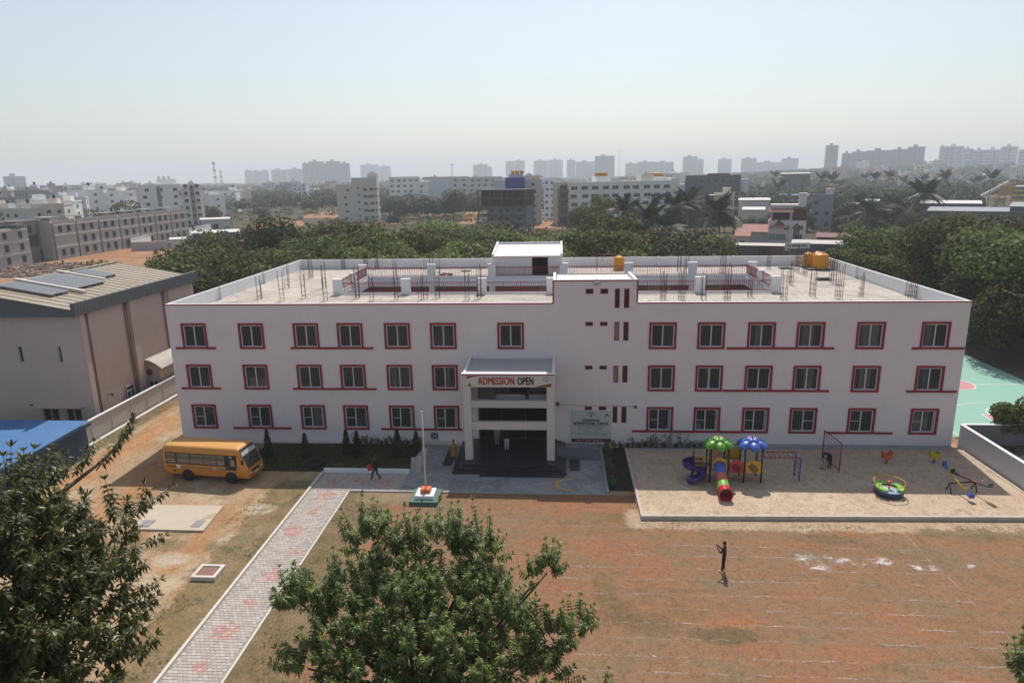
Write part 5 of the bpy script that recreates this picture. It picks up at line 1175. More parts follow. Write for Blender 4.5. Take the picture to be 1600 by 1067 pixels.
walk = dict(knl=(-.09, .20, .50), anl=(-.10, .28, .11), tol=(-.10, .43, .07), knr=(.10, -.02, .50), anr=(.10, -.28, .13), tor=(.10, -.14, .05), ell=(-.24, -.12, 1.14), wrl=(-.24, -.05, .91), hal=(-.24, -.03, .84), elr=(.24, .08, 1.14), wrr=(.22, .26, 1.0), har=(.21, .31, .95))
pq = ground_at(588, 750, .055); person('person in dark clothes carrying a red bag along the paved strip', (pq.x, pq.y, .055), R_(75), DKC, DKC, BLK, walk, 1.05, sleeve=True)
rbg = thing('bag', (pq.x-.38, pq.y+.05, .75), 'red bag carried by the person walking past the garden bed', 'bag')
part('pouch', MB().obox((pq.x-.40, pq.y+.02, 1.02), (.16, 0, .03), (0, .07, 0), (-.02, 0, .22)), REDC, rbg); part('strap', MB().tube([(pq.x-.36, pq.y+.02, 1.22), (pq.x-.22, pq.y+.02, 1.42), (pq.x-.05, pq.y, 1.5)], .018, 5), REDC, rbg)
pq = ground_at(712, 722, .075); person('person in a long mustard tunic standing beside the porch steps', (pq.x-.12, pq.y, .078), R_(200), MUST, DKC, BLK, None, 1.0, ('tunic', MUST, [(.19, 1.02), (.22, .8), (.25, .52), (.235, .52)]), long_hair=True, sleeve=True)
person('person in dark top and white trousers with back to the field in the porch', (27.0, -2.3, .40), R_(10), DKC, WHC, BLK, None, .95, sleeve=True)
person('person in pale grey clothes standing deeper inside the porch', (26.2, -1.5, .40), R_(180), M('pale_grey_cloth', (.25, .25, .27), .85, .1, 8), M('pale_grey_cloth', (.25, .25, .27)), BLK, None, .95, sleeve=True)
person('person in dark shawl standing in the upper opening of the porch', (28.45, .75, 3.31), R_(150), BRNC, BRNC, BLK, None, .9, ('shawl', BRNC, [(.06, 1.52), (.24, 1.36), (.27, 1.0), (.25, .75), (.23, .75)]), long_hair=True, sleeve=True)
pq = ground_at(1296, 730, SANDZ)
bend = dict(pelvis=(0, -.05, .92), spine=(0, .12, 1.06), chest=(0, .32, 1.10), neck=(0, .44, 1.08), head=(0, .55, 1.02), shl=(-.17, .34, 1.08), shr=(.17, .34, 1.08), ell=(-.20, .40, .82), wrl=(-.18, .44, .60), hal=(-.18, .46, .53), elr=(.20, .42, .82), wrr=(.18, .48, .60), har=(.18, .50, .53))
bp_ = person('person in dark clothes bending forward beside the red climbing net', (pq.x, pq.y, SANDZ), R_(105), DKC, DKC, BLK, bend, 1.0, sleeve=True)
solo('garden_tool', MB().tube([(pq.x-.50, pq.y-.12, SANDZ+.58), (pq.x-.62, pq.y-.25, SANDZ+.04)], .02, 6).box(pq.x-.78, pq.y and pq.x-.5, pq.y-.32, pq.y-.2, SANDZ+.0, SANDZ+.06), M('tool_wood', (.15, .10, .06), .8), 'short tool held by the bending person in the sand pit', 'tool')
# workers by the concrete row, small in the distance
for k, (px, py, lb) in enumerate(((178, 391, 'dark clothed worker walking before the unfinished concrete row'), (181, 391, 'second dark clothed worker walking beside another before the concrete row'), (99, 416, 'worker standing on rubble before the unfinished concrete row'), (73, 417, 'worker in red standing among rubble left of the others'))):
    q = ground_at(px, py); person(lb, (q.x+(.6 if k == 1 else 0), q.y, 0), R_(40*k), REDC if k == 3 else DKC, DKC, BLK, walk if k < 2 else None, 1.0, sleeve=True)
# ================================================================== vegetation
def at_dist(px, py, d):
    """point on the ray through a pixel of the photograph at horizontal distance d from the camera"""
    v = pix_ray(px, py); return CAM + v*(d/math.hypot(v.x, v.y))
LEAF_NEAR = leaf_mat('broad_leaf', (.034, .052, .012), (.150, .195, .050), .40, .38, .34)
LEAF_MID = leaf_mat('tree_foliage', (.032, .046, .015), (.115, .138, .040), .65, .34, .12)
LEAF_PALE = leaf_mat('pale_foliage', (.055, .075, .026), (.175, .205, .070), .65, .32, .1)
LEAF_PALM = leaf_mat('palm_frond', (.016, .027, .010), (.050, .064, .026), .5, .15, .2)
LEAF_DRY = leaf_mat('olive_foliage', (.050, .050, .024), (.11, .098, .052), .65, .2, .2)
LEAF_FAR = leaf_mat('far_foliage', (.018, .028, .011), (.055, .066, .024), .7, .2, .1)
LEAF_BED = leaf_mat('bed_plant_leaf', (.016, .045, .012), (.06, .115, .035), .45, .2, .35)
BARK = M('grey_bark', (.11, .085, .065), .9, .3, 5); BARKP = M('palm_bark', (.17, .145, .12), .9, .3, 6)

def leaf(mb, p, d, ln, w, droop=.35):
    """folded leaf: two quads with a bend, about the midrib"""
    d = d.normalized(); s = d.cross(Vector((0, 0, 1)))
    s = s.normalized() if s.length > .05 else Vector((1, 0, 0)); n = s.cross(d)
    m = p + d*ln*.5 + n*ln*.05; e = p + d*ln*.95 - Vector((0, 0, ln*droop*.5)); i = len(mb.v)
    for q in (p, m+s*w-n*w*.25, m, m-s*w-n*w*.25, e): mb.v.append((q.x, q.y, q.z))
    mb.f += [(i, i+1, i+2), (i, i+2, i+3), (i+2, i+1, i+4), (i+3, i+2, i+4)]; mb.m += [0]*4; mb.sm += [False]*4
def shoot(mb, tw, p, d, ln, rr, size=1.0, first=.25, bare=False):
    """a twig with whorls of drooping leaves"""
    d = d.normalized(); bend = Vector((rr.uniform(-.2, .2), rr.uniform(-.2, .2), rr.uniform(.1, .45))); pts = [p+d*ln*t+bend*ln*t*t*.5 for t in (0, .35, .7, 1)]
    tw.tube(pts, [.016, .012, .008, .004], 4, cap=False)
    t = first
    while t < 1.02:
        k = min(int(t*3), 2); f = t*3-k; q = pts[k].lerp(pts[k+1], min(f, 1)); ax = (pts[k+1]-pts[k]).normalized(); o = ax.orthogonal().normalized(); b_ = ax.cross(o); n = rr.randint(5, 7); ph = rr.uniform(0, 6.3); top = t > .9
        for j in range(n):
            a = ph+2*math.pi*j/n; dr = (o*math.cos(a)+b_*math.sin(a))*(.75 if not top else .6)+ax*(.25 if not top else .7)+Vector((0, 0, -.42 if not top else .05))
            l_ = rr.uniform(.14, .23)*size; leaf(mb, q, dr, l_, l_*.17, .55 if not top else .2)
        t += rr.uniform(.07, .11)/max(ln, .5)
    return mb
def big_tree(label, base, fork_h, clumps, seed, spread=.95, per=30, size=1.0, twigs=()):
    rr = random.Random(seed); t = thing('broadleaf_tree', base, label, 'tree'); base = Vector(base)
    cr, tw, tk = MB(), MB(), MB(); top = base+Vector((0, 0, fork_h))
    tk.tube([base, base+Vector((.05, .03, fork_h*.5)), top], [.22, .18, .15], 10)
    for c, r in clumps:
        c = Vector(c); mid = top.lerp(c, .5)+Vector((rr.uniform(-.3, .3), rr.uniform(-.3, .3), -.25*(c-top).length*.3)); tk.tube([top-Vector((0, 0, .3)), mid, c-Vector((0, 0, r*.3))], [.10, .06, .028], 6)
        n = int(per*r*r*1.25)
        for k in range(n):
            a, z = rr.uniform(0, 2*math.pi), rr.uniform(-.55, 1); q = math.sqrt(max(0, 1-z*z)); dr = Vector((q*math.cos(a), q*math.sin(a), z))
            rad = r*rr.uniform(.25, .72); p = c+Vector((dr.x*rad, dr.y*rad, dr.z*rad*.8)); shoot(cr, tw, p, dr*.8+Vector((0, 0, .55)), rr.uniform(.45, .85)*(.8+.3*r), rr, size)
    for (p, d, ln) in twigs:
        p = Vector(p); shoot(cr, tw, p, Vector(d), ln, rr, size*.85, .2)
    part('crown', cr, LEAF_NEAR, t); part('twigs', tw, BARK, t, kind='stuff'); part('trunk', tk, BARK, t); return t
D = 19.5
cc = [(575, 850, .85, 20.2), (488, 925, .75, 19.0), (470, 935, .6, 18.8), (625, 880, 1.05, 20.5), (690, 850, .95, 21), (745, 860, .95, 21), (700, 930, 1.1, 19.5), (600, 950, 1.1, 18.8), (520, 990, 1.0, 18.2), (775, 925, .8, 20), (855, 888, .55, 20.8), (835, 905, .45, 20.6), (780, 980, 1.1, 18.8), (860, 1000, .9, 19.3), (900, 985, .6, 19.8),
      (650, 1010, 1.2, 17.8), (640, 930, 1.0, 21), (735, 925, 1.0, 21.3), (690, 990, 1.1, 20.5), (600, 1010, 1.0, 20), (780, 1020, 1.0, 20.3), (560, 920, .9, 20.6), (740, 1050, 1.1, 17.6), (560, 1060, 1.1, 17.4), (850, 1060, .9, 18.4), (480, 1035, .7, 17.8), (660, 1110, 1.3, 17), (780, 1120, 1.2, 17.2), (560, 1130, 1.1, 17)]
cl_ = [(at_dist(px, py, d), r*.92) for px, py, r, d in cc]
tws = []
rt = random.Random(77)
for px, py, d, ln in ((567, 835, 20.3, 1.35), (590, 830, 20.6, 1.0), (640, 845, 20.9, 1.2), (655, 840, 20.2, .8), (690, 835, 21.2, 1.1), (710, 830, 20.8, 1.0), (722, 838, 21.3, 1.1), (748, 835, 21, 1.1), (765, 842, 20.6, .9), (540, 850, 20, .9), (448, 930, 18.7, .75), (455, 945, 18.6, .5), (530, 900, 19, .9), (868, 905, 20.9, .9), (905, 965, 20, .7), (918, 985, 19.7, .7), (470, 960, 18.4, .8), (945, 1075, 18.4, .7), (960, 1085, 18.2, .6), (468, 1060, 17.4, .8)):
    p = at_dist(px, py, d); tws.append((p, (rt.uniform(-.15, .15), rt.uniform(-.1, .1), 1), ln))
big_tree('broad leafy tree with upright shoots standing in front of the flagpole', (26.6, -33.2, 0), 5.2, cl_, 5, twigs=tws, per=46)
lc = [(10, 790, .8, 14.8), (60, 765, .45, 15.8), (105, 748, .4, 16.2), (0, 850, .95, 14.2), (65, 845, .8, 14.6), (125, 835, .75, 15.2), (180, 822, .55, 15.8), (212, 808, .36, 16.1), (30, 905, 1.05, 13.8), (110, 915, .9, 14.4), (170, 895, .6, 15), (208, 885, .3, 15.4), (-30, 880, 1.1, 13.6), (-20, 960, 1.2, 13.2), (80, 985, 1.0, 13.6), (150, 980, .6, 14.2), (190, 965, .35, 14.6), (30, 1050, 1.1, 12.9), (120, 1060, .9, 13.2), (180, 1040, .5, 13.9), (-30, 1080, 1.2, 12.6), (70, 1120, 1.1, 12.6)]
cl_ = [(at_dist(px, py, d), r*.86) for px, py, r, d in lc]; tws = []
for px, py, d, dr, ln in ((150, 735, 16.4, (.5, .3, .6), .9), (165, 715, 16.6, (.6, .3, .7), .9), (185, 690, 16.8, (.5, .2, .7), .6), (40, 760, 15.6, (.1, .1, 1), .6), (80, 745, 16, (.1, .1, 1), .6), (205, 800, 16.2, (.8, .2, .35), .9), (220, 850, 16, (.9, .2, .2), .6), (195, 930, 15.2, (.9, .1, .2), .8), (200, 945, 15, (.8, .1, .1), .6), (180, 980, 14.6, (.9, .1, .2), .6), (190, 1020, 14.2, (.9, 0, .3), .6), (130, 730, 16.4, (.3, .3, .8), .6)):
    tws.append((at_dist(px, py, d), dr, ln))
lt = big_tree('large spreading tree filling the lower left corner of the yard', (16.2, -39.2, 0), 6.0, cl_, 9, twigs=tws, per=30)
tk = MB(); P0 = at_dist(20, 830, 15.2); tk.tube([P0, at_dist(95, 770, 16), at_dist(150, 728, 16.4), at_dist(190, 690, 16.8)], [.07, .05, .035, .015], 6); part('limb', tk, BARK, lt)
tk = MB(); tk.tube([at_dist(30, 990, 14), at_dist(130, 930, 14.6), at_dist(205, 880, 15.4)], [.06, .04, .015], 6); part('limb', tk, BARK, lt)
cl_ = [(at_dist(1612, 1050, 20), .5), (at_dist(1630, 1085, 19.5), .8), (at_dist(1650, 1030, 20.4), .5)]
big_tree('small leafy tree just showing at the bottom right corner', at_dist(1660, 1100, 20)*Vector((1, 1, 0)) if False else (at_dist(1660, 1100, 20).x, at_dist(1660, 1100, 20).y, 0), 6.3, cl_, 21, twigs=[(at_dist(1590, 1045, 20), (-.2, .1, 1), .7), (at_dist(1600, 1020, 20.2), (-.1, .1, 1), .6)])

# ---- medium and far trees: clouds of leaf clumps round several blobs
def crown_mesh(seed, r, h, n, leafs, blobs=9, mat=None, flat=1.0, gap=.0):
    rr = random.Random(seed); mb = MB(); B = []
    for k in range(blobs):
        a, q = rr.uniform(0, 2*math.pi), math.sqrt(rr.random())*.62; B.append((Vector((r*q*math.cos(a), r*q*math.sin(a), h*rr.uniform(.32, .78))), r*rr.uniform(.34, .55)))
    for k in range(n):
        c, br = B[k % blobs]; z = rr.uniform(-.6, 1); a = rr.uniform(0, 2*math.pi); q = math.sqrt(max(0, 1-z*z)); d = Vector((q*math.cos(a), q*math.sin(a), z)); rad = br*(1-.45*rr.random()**2.2)
        p = c+Vector((d.x*rad, d.y*rad, d.z*rad*.8*flat)); nrm = (d+Vector((rr.uniform(-1, 1), rr.uniform(-1, 1), rr.uniform(-.5, 1)))*.8).normalized(); s = nrm.orthogonal().normalized(); ro = rr.uniform(0, 6.3); t_ = nrm.cross(s); u_ = s*math.cos(ro)+t_*math.sin(ro); v_ = nrm.cross(u_); L_ = leafs*rr.uniform(.6, 1.35)
        i = len(mb.v); w = .42
        for q_ in (p-u_*L_*.5, p+v_*L_*w-nrm*L_*.08, p+u_*L_*.5-nrm*L_*.15, p-v_*L_*w-nrm*L_*.08): mb.v.append((q_.x, q_.y, q_.z))
        mb.f.append((i, i+1, i+2, i+3)); mb.m.append(0); mb.sm.append(False)
    return mb.mesh('crown', mat or LEAF_MID), B
def trunk_mesh(seed, B, h, r0_=.25):
    rr = random.Random(seed); mb = MB(); top = Vector((rr.uniform(-.3, .3), rr.uniform(-.3, .3), h*.35)); mb.tube([(0, 0, -.2), top*.5, top], [r0_, r0_*.8, r0_*.65], 8)
    for c, br in B[:6]: mb.tube([top-Vector((0, 0, .2)), top.lerp(c, .55), c], [r0_*.45, r0_*.28, r0_*.1], 5)
    return mb.mesh('trunk', BARK)
KIND = []
for k, (r, h, n, lf, mt, bl, fl) in enumerate(((4.2, 8.5, 7000, .36, LEAF_MID, 14, 1), (5.0, 9.5, 8500, .38, LEAF_MID, 18, 1), (3.6, 7.2, 5500, .34, LEAF_MID, 12, 1), (4.6, 6.2, 7500, .28, LEAF_PALE, 16, .7), (3.4, 10.5, 6000, .36, LEAF_MID, 14, 1.3), (4.4, 6.8, 6500, .28, LEAF_DRY, 16, .8), (4.8, 8.0, 8500, .30, LEAF_PALE, 18, 1), (9.0, 14.5, 26000, .46, LEAF_MID, 34, 1), (8.0, 13.0, 22000, .44, LEAF_MID, 28, 1))):
    me, B = crown_mesh(100+k, r, h, n, lf, bl, mt, fl); KIND.append((me, trunk_mesh(200+k, B, h), r, h))
def tree(kind, x, y, sc, label, group=None, rot=None, name='tree', sz=None):
    me, tr, r, h = KIND[kind]; t = bpy.data.objects.new(name, None); COL.objects.link(t); t.location = (x, y, -.05); t.rotation_euler = (0, 0, random.uniform(0, 6.28) if rot is None else rot); t.scale = (sc, sc, sz or sc*random.uniform(.9, 1.12)); ORG[t] = Vector((0, 0, 0)); props(t, label, 'tree', group)
    for n_, m_ in (('crown', me), ('trunk', tr)):
        o = bpy.data.objects.new(n_, m_); COL.objects.link(o); o.parent = t
    return t
random.seed(12)
# the belt behind the school, given by where each crown's middle stands in view and how far off it is
BELT = []
LBL = {0: 'dark round tree of the belt behind the school,', 1: 'large dark tree of the belt behind the school,', 2: 'small dark tree of the belt behind the school,', 3: 'low pale tree of the belt behind the school,', 4: 'tall narrow tree of the belt behind the school,', 5: 'olive brown tree of the belt behind the school,', 6: 'pale green tree of the belt behind the school,'}
def belt(px, top_py, d, kind, label=None):
    """crown top seen at (px, top_py), d metres off"""
    if not label: label_ = LBL[kind]+' '+('beside the pink hall' if px < 330 else 'behind its left half' if px < 560 else 'before the pale six storey block' if px < 660 else 'left of the stair head' if px < 770 else 'right of the stair head' if px < 900 else 'near the palm clump')
    top = at_dist(px, top_py, d); me, tr, r, h = KIND[kind]; s = max(.35, top.z/(h*.98)); tree(kind, top.x, top.y, min(s, 1.5) if s < 1.5 else 1.5, label or label_, None if label else 'trees of the belt behind the school', sz=s)
rb_ = random.Random(4)
for k in range(46):
    px = 205+k*17+rb_.uniform(-9, 9)
    if px > 960: break
    lo = 392 if px < 260 else 372 if px < 420 else 352+8*math.sin(px*.03)
    for dd, off in ((97 if px > 270 else 90, 40 if px > 300 else 30), (112, 22), (135, 6)):
        py = lo+off+rb_.choice([-18, -8, 0, 6, 12])+rb_.uniform(-5, 6)
        if px < 300 and dd > 120: continue
        if dd == 97 and 300 < px < 760 and rb_.random() < .25: continue
        kd = rb_.choice([0, 1, 2, 0, 1, 4, 6] if px < 640 else [3, 6, 0, 5, 3, 6]) if dd > 98 else rb_.choice([3, 2, 0, 5, 6] if px > 560 else [0, 1, 2, 3])
        belt(px+rb_.uniform(-8, 8), py, dd+rb_.uniform(-2, 9), kd)
for px, py, d, kd in ((590, 350, 104, 1), (570, 362, 100, 0), (612, 366, 100, 4), (560, 340, 118, 4), (690, 352, 140, 1), (960, 330, 125, 1), (925, 345, 118, 0), (985, 345, 120, 0), (945, 355, 100, 1), (1060, 352, 110, 5), (1085, 362, 105, 5), (1035, 372, 104, 2), (1010, 360, 108, 6), (745, 350, 150, 5), (720, 360, 120, 3), (700, 375, 100, 3), (640, 385, 98, 6), (850, 372, 110, 3), (895, 365, 120, 3), (820, 368, 140, 6), (780, 372, 150, 3)): belt(px, py, d, kd)
belt(707, 295, 345, 1, 'big round dark tree standing alone beside the white slab block'); belt(938, 298, 215, 4, 'tall thin pale tree before the long white apartment block'); belt(920, 312, 210, 6, 'pale bushy tree at the foot of the long white apartment block')
belt(1360, 352, 128, 1, 'broad dark tree behind the right rear corner of the roof'); belt(1335, 375, 122, 0, 'lower dark tree left of the broad tree behind the roof corner'); belt(1395, 385, 120, 0, 'dark tree beside the broad tree behind the roof corner')
belt(240, 396, 92, 0, 'dark tree standing between the hall and the school'); belt(290, 398, 90, 2, 'bushy tree close behind the hall')
# the great dark trees at the right
for k, (px, py, d, kd, lb) in enumerate(((1530, 337, 112, 7, 'tallest of the great dark trees beyond the basketball court'), (1470, 378, 118, 8, 'dark tree at the left end of the group beyond the court'), (1590, 345, 104, 8, 'great dark tree at the right end beyond the court'), (1507, 400, 107, 8, 'middle dark tree at the far edge of the court'), (1565, 405, 101, 7, 'dense dark tree low behind the court'), (1650, 360, 98, 7, 'dark tree cut by the right edge beyond the court'), (1625, 430, 92, 8, 'dark low crowned tree at the right edge beyond the court'))):
    top = at_dist(px, py, d); me, tr, r, h = KIND[kd]; s = top.z/h; tree(kd, top.x, top.y, min(1.0, s*1.15), lb, 'great dark trees beyond the court', sz=s)
for k, (px, py, d, kd, lb) in enumerate(((1455, 405, 116, 3, 'pale shrubby tree left of the great dark trees'), (1425, 400, 124, 6, 'pale bushy tree behind the right roof parapet'), (1535, 470, 108, 0, 'dark undergrowth tree below the great dark trees'), (1590, 480, 100, 2, 'small dark tree in the shade beyond the court'))):
    top = at_dist(px, py, d); me, tr, r, h = KIND[kd]; s = top.z/h; tree(kd, top.x, top.y, max(s, .7), lb, 'shrubby trees beyond the court', sz=s)
# tree inside the enclosure at the right
q = at_dist(1583, 612, 62); s = q.z/7.2; t = tree(2, q.x+.6, q.y, .55, 'small leafy tree growing inside the walled enclosure', sz=s)
# far trees
FARL = ['rounded tree standing in the scrub field', 'dusty tree among the distant houses', 'dark tree on the far wooded plain']
rf_ = random.Random(8)
def far_tree(px, py, d, kd, sc, label, group): 
    v = pix_ray(px, 533.5); q = CAM+v*(d/math.hypot(v.x, v.y)); tree(kd, q.x, q.y, sc, label, group)
for k in range(28): far_tree(rf_.uniform(330, 760), 0, rf_.uniform(380, 900), rf_.choice([0, 1, 5, 6, 3]), rf_.uniform(.7, 1.25), FARL[0], 'trees scattered over the scrub field')
for k in range(26): far_tree(rf_.uniform(-30, 330), 0, rf_.uniform(300, 800), rf_.choice([0, 1, 6, 2]), rf_.uniform(.7, 1.1), FARL[1], 'trees among the distant houses')
for k in range(56): px_ = rf_.uniform(1060, 1490); kd_ = rf_.choice([0, 1, 4, 1, 6]); far_tree(px_, 0, (240+700*rf_.random()**1.5), kd_, rf_.uniform(.8, 1.15), ('round ', 'large ', '', '', 'narrow ', '', 'pale ')[kd_]+FARL[2]+(' behind the villa' if px_ < 1250 else ' below the dark long block' if px_ < 1420 else ' below the white towers'), 'trees of the far wooded plain')
for k in range(44):
    px_ = rf_.uniform(1050, 1500); d_ = rf_.uniform(150, 300); kd_ = rf_.choice([2, 3, 5, 6, 3])
    if 1138 < px_ < 1330 and d_ < 235: continue
    far_tree(px_, 0, d_, kd_, rf_.uniform(.45, .75), ('', '', 'small dark', 'low pale', '', 'olive brown', 'pale bushy')[kd_]+' tree in the scrub '+('left of the villa' if px_ < 1140 else 'behind the villa' if px_ < 1340 else 'before the tan fence wall'), 'scrub trees round the villa')
# ---- palms
def frond_mesh(ln, seed):
    rr = random.Random(seed); mb = MB(); P = [Vector((ln*t, 0, ln*(.34*t-.62*t*t))) for t in [i/9 for i in range(10)]]; mb.tube(P, [.05*(1-.85*i/9) for i in range(10)], 4, cap=False)
    for i in range(1, 10):
        for f in (0, .5):
            if i == 9 and f: continue
            q = P[i] if not f else P[i].lerp(P[i+1], .5); w = ln*.30*math.sin(math.pi*min(.97, (i+f)/10+.12))
            for s in (-1, 1):
                e = q+Vector((ln*.10, s*w, -w*.55)); i0 = len(mb.v); b_ = Vector((.12*ln/3, 0, 0))
                for p_ in (q-b_*.6, q+b_*.6, e+b_*.15, e-b_*.15): mb.v.append(tuple(p_))
                mb.f.append((i0, i0+1, i0+2, i0+3)); mb.m.append(0); mb.sm.append(False)
    return mb.mesh('frond', LEAF_PALM)
FR = [frond_mesh(4.6, k) for k in range(2)]
def palm_trunk(h, seed):
    rr = random.Random(seed); a, b_ = rr.uniform(-.6, .6), rr.uniform(-.4, .4); return MB().tube([(0, 0, -.2), (a*.2, b_*.2, h*.35), (a*.6, b_*.6, h*.7), (a, b_, h)], [.24, .18, .15, .14], 8).mesh('trunk', BARKP), (a, b_, h)
def palm(px, top_py, d, sc, label, nf=18, group='coconut palms behind the school'):
    top = at_dist(px, top_py, d); h = max(3.5, top.z-1.6*sc); me, tp = palm_trunk(h, int(px)); rr = random.Random(int(px*3))
    t = bpy.data.objects.new('palm_tree', None); COL.objects.link(t); t.location = (top.x-tp[0], top.y-tp[1], 0); ORG[t] = Vector((0, 0, 0)); props(t, label, 'palm tree', group)
    inst('trunk', me, t)
    for k in range(nf):
        el = rr.uniform(-.75, .95) if k > 4 else rr.uniform(.7, 1.25); inst('frond', FR[k % 2], t, (tp[0], tp[1], h), (0, -el, k*2.4+rr.uniform(-.3, .3)), (sc, sc, sc))
    if nf > 12: part('nuts', MB().ball((tp[0]+.25, tp[1], h-.25), .16).ball((tp[0]-.2, tp[1]+.2, h-.3), .16).ball((tp[0], tp[1]-.28, h-.25), .16).ball((tp[0]+.1, tp[1]+.3, h-.4), .15), M('green_coconut', (.12, .11, .03), .6), t, kind='stuff')
for px, py, d, sc, lb, nf in ((1125, 318, 165, 1.25, 'tall lone coconut palm left of the pink roofed villa', 22), (1010, 330, 150, 1.2, 'coconut palm with pale fronds in the middle of the palm clump', 20), (1040, 345, 140, 1.1, 'lower coconut palm at the front of the palm clump', 18), (978, 318, 175, 1.1, 'coconut palm rising before the long white apartments', 18), (1055, 312, 190, 1.1, 'dark tall coconut palm at the back of the palm clump', 18), (1075, 305, 200, 1.2, 'tallest dark palm before the grey apartment block', 18), (1026, 308, 195, .7, 'thin palm with a small tuft of fronds', 14), (1000, 352, 135, 1.0, 'short coconut palm above the roof water tank', 18), (1447, 292, 262, 1.5, 'tall palm standing before the dark shed at right', 20), (1362, 320, 240, 1.3, 'bent palm left of the tall palm at right', 16), (1395, 312, 290, 1.2, 'palm partly hidden between the two right palms', 14), (1345, 310, 300, 1.1, 'palm behind the bent palm at right', 14)): palm(px, py, d, sc, lb, nf)
rp = random.Random(15)
for k in range(16): palm(1200+k*24+rp.uniform(-12, 12), 275+rp.uniform(-4, 12), rp.uniform(380, 620), 1.35, 'hazy palm on the far wooded plain to the right', 9, 'hazy palms on the far plain')
def ridge_z(x, y):
    r = math.hypot(x-CAM.x, y-CAM.y); a = math.atan2(x-CAM.x, y-CAM.y); t_ = max(0, min(1, (r-800)/900)); t_ = t_*t_*(3-2*t_); s_ = max(0, min(1, (a-.10)/.3)); s_ = s_*s_*(3-2*s_); return 17*t_*s_
mbr = MB(); nr, na = 14, 40
for i in range(nr+1):
    for j in range(na+1):
        r_ = 800+2900*i/nr; a_ = .08+.8*j/na; x_, y_ = CAM.x+r_*math.sin(a_), CAM.y+r_*math.cos(a_); mbr.v.append((x_, y_, ridge_z(x_, y_)-.02))
for i in range(nr):
    for j in range(na): mbr.f.append((i*(na+1)+j, i*(na+1)+j+1, (i+1)*(na+1)+j+1, (i+1)*(na+1)+j)); mbr.m.append(0); mbr.sm.append(True)
struct('low_hill', mbr, G_LAND)
# ---- wooded horizon, too far off to count
def wood(name, items, mat, seed, per=64, lf=2.6):
    rr = random.Random(seed); mb = MB()
    for (x, y, r, h) in items:
        for k in range(int(per*(1 if lf < 1 else max(1, min(4, 1300/math.hypot(x-CAM.x, y-CAM.y)))))):
            z = rr.uniform(-.3, 1); a = rr.uniform(0, 6.283); q = math.sqrt(max(0, 1-z*z)); d = Vector((q*math.cos(a), q*math.sin(a), z)); p = Vector((x+d.x*r, y+d.y*r, ridge_z(x, y)+h*.5+d.z*h*.5)); n_ = (d+Vector((rr.uniform(-1, 1), rr.uniform(-1, 1), rr.uniform(0, 1)))*.5).normalized(); u_ = n_.orthogonal().normalized(); v_ = n_.cross(u_); L_ = lf*(1 if lf < 1 else max(.3, math.hypot(x-CAM.x, y-CAM.y)/1500))*rr.uniform(.5, 1.2); i = len(mb.v)
            for q_ in (p-u_*L_, p+v_*L_, p+u_*L_, p-v_*L_): mb.v.append((q_.x, q_.y, q_.z))
            mb.f.append((i, i+1, i+2, i+3)); mb.m.append(0); mb.sm.append(False)
    return solo(name, mb, mat, kind='stuff')
rw_ = random.Random(31); items = []
for k in range(3000):
    d = 360+2900*rw_.random()**1.4; px = rw_.uniform(-120, 1720); v = pix_ray(px, 533.5); q = CAM+v*(d/math.hypot(v.x, v.y))
    if 330 < px < 620 and d < 440: continue
    if 1490 < px < 1610 and d < 540: continue
    if px < 330 and d < 900 and rw_.random() < .6: continue
    items.append((q.x, q.y, rw_.uniform(4, 9)*(1+d/2600), rw_.uniform(7, 12)))
for k in range(330):
    px = rw_.uniform(1050, 1500); d = rw_.uniform(240, 520)
    if (1095 < px < 1295 or 1405 < px) and d < 360: continue
    v = pix_ray(px, 533.5); q = CAM+v*(d/math.hypot(v.x, v.y)); items.append((q.x, q.y, rw_.uniform(2.5, 5), rw_.uniform(4.5, 9.5)))
for k in range(70):
    px = rw_.uniform(600, 760); d = rw_.uniform(290, 540)
    if 700 < px < 760 or (640 < px < 700 and d < 445): continue
    v = pix_ray(px, 533.5); q = CAM+v*(d/math.hypot(v.x, v.y)); items.append((q.x, q.y, rw_.uniform(2.5, 5), rw_.uniform(4, 8)))
wood('far_woods', items, LEAF_FAR, 5)
items = []
for k in range(1300):
    px = rw_.uniform(300, 1640); d = rw_.uniform(140, 560); v = pix_ray(px, 533.5); q = CAM+v*(d/math.hypot(v.x, v.y))
    
    if 840 < px < 880: continue
    items.append((q.x, q.y, rw_.uniform(.8, 2.2), rw_.uniform(.9, 2.6)))
wood('scrub_bushes', items, LEAF_DRY, 6, 30, .40)

# ---- planting beside the school
def cone_shrub(x, y, h, label):
    t = thing('conifer_shrub', (x, y, .06), label, 'shrub', 'conical shrubs in the garden bed'); rr = random.Random(int(x*100)); mb = MB()
    for k in range(1300):
        z = h*rr.random()**1.25; r = (.36*(1-z/h)**.8+.03)*rr.uniform(.6, 1.1); a = rr.uniform(0, 6.283); p = Vector((x+r*math.cos(a), y+r*math.sin(a), .08+z)); leaf(mb, p, Vector((math.cos(a)*.5, math.sin(a)*.5, .8)), .16, .03, .1)
    part('foliage', mb, LEAF_BED, t); part('stem', MB().tube([(x, y, 0), (x, y, h*.9)], [.03, .008], 5), BARK, t)
for k, (x, y, h, lb) in enumerate(((8.76, -3.5, 2.2, 'conical shrub right beside the front of the bus'), (11.64, -3.4, 1.9, 'conical shrub between the bus and the old tyre'), (14.6, -2.6, 1.9, 'conical shrub at the kerb end of the garden bed'), (15.6, -3.1, 2.0, 'conical shrub in the middle of the garden bed'), (18.7, -3.0, 2.2, 'conical shrub right of the middle of the garden bed'), (20.0, -2.3, 1.7, 'conical shrub nearest the entrance steps'))): cone_shrub(x, y, h, lb)
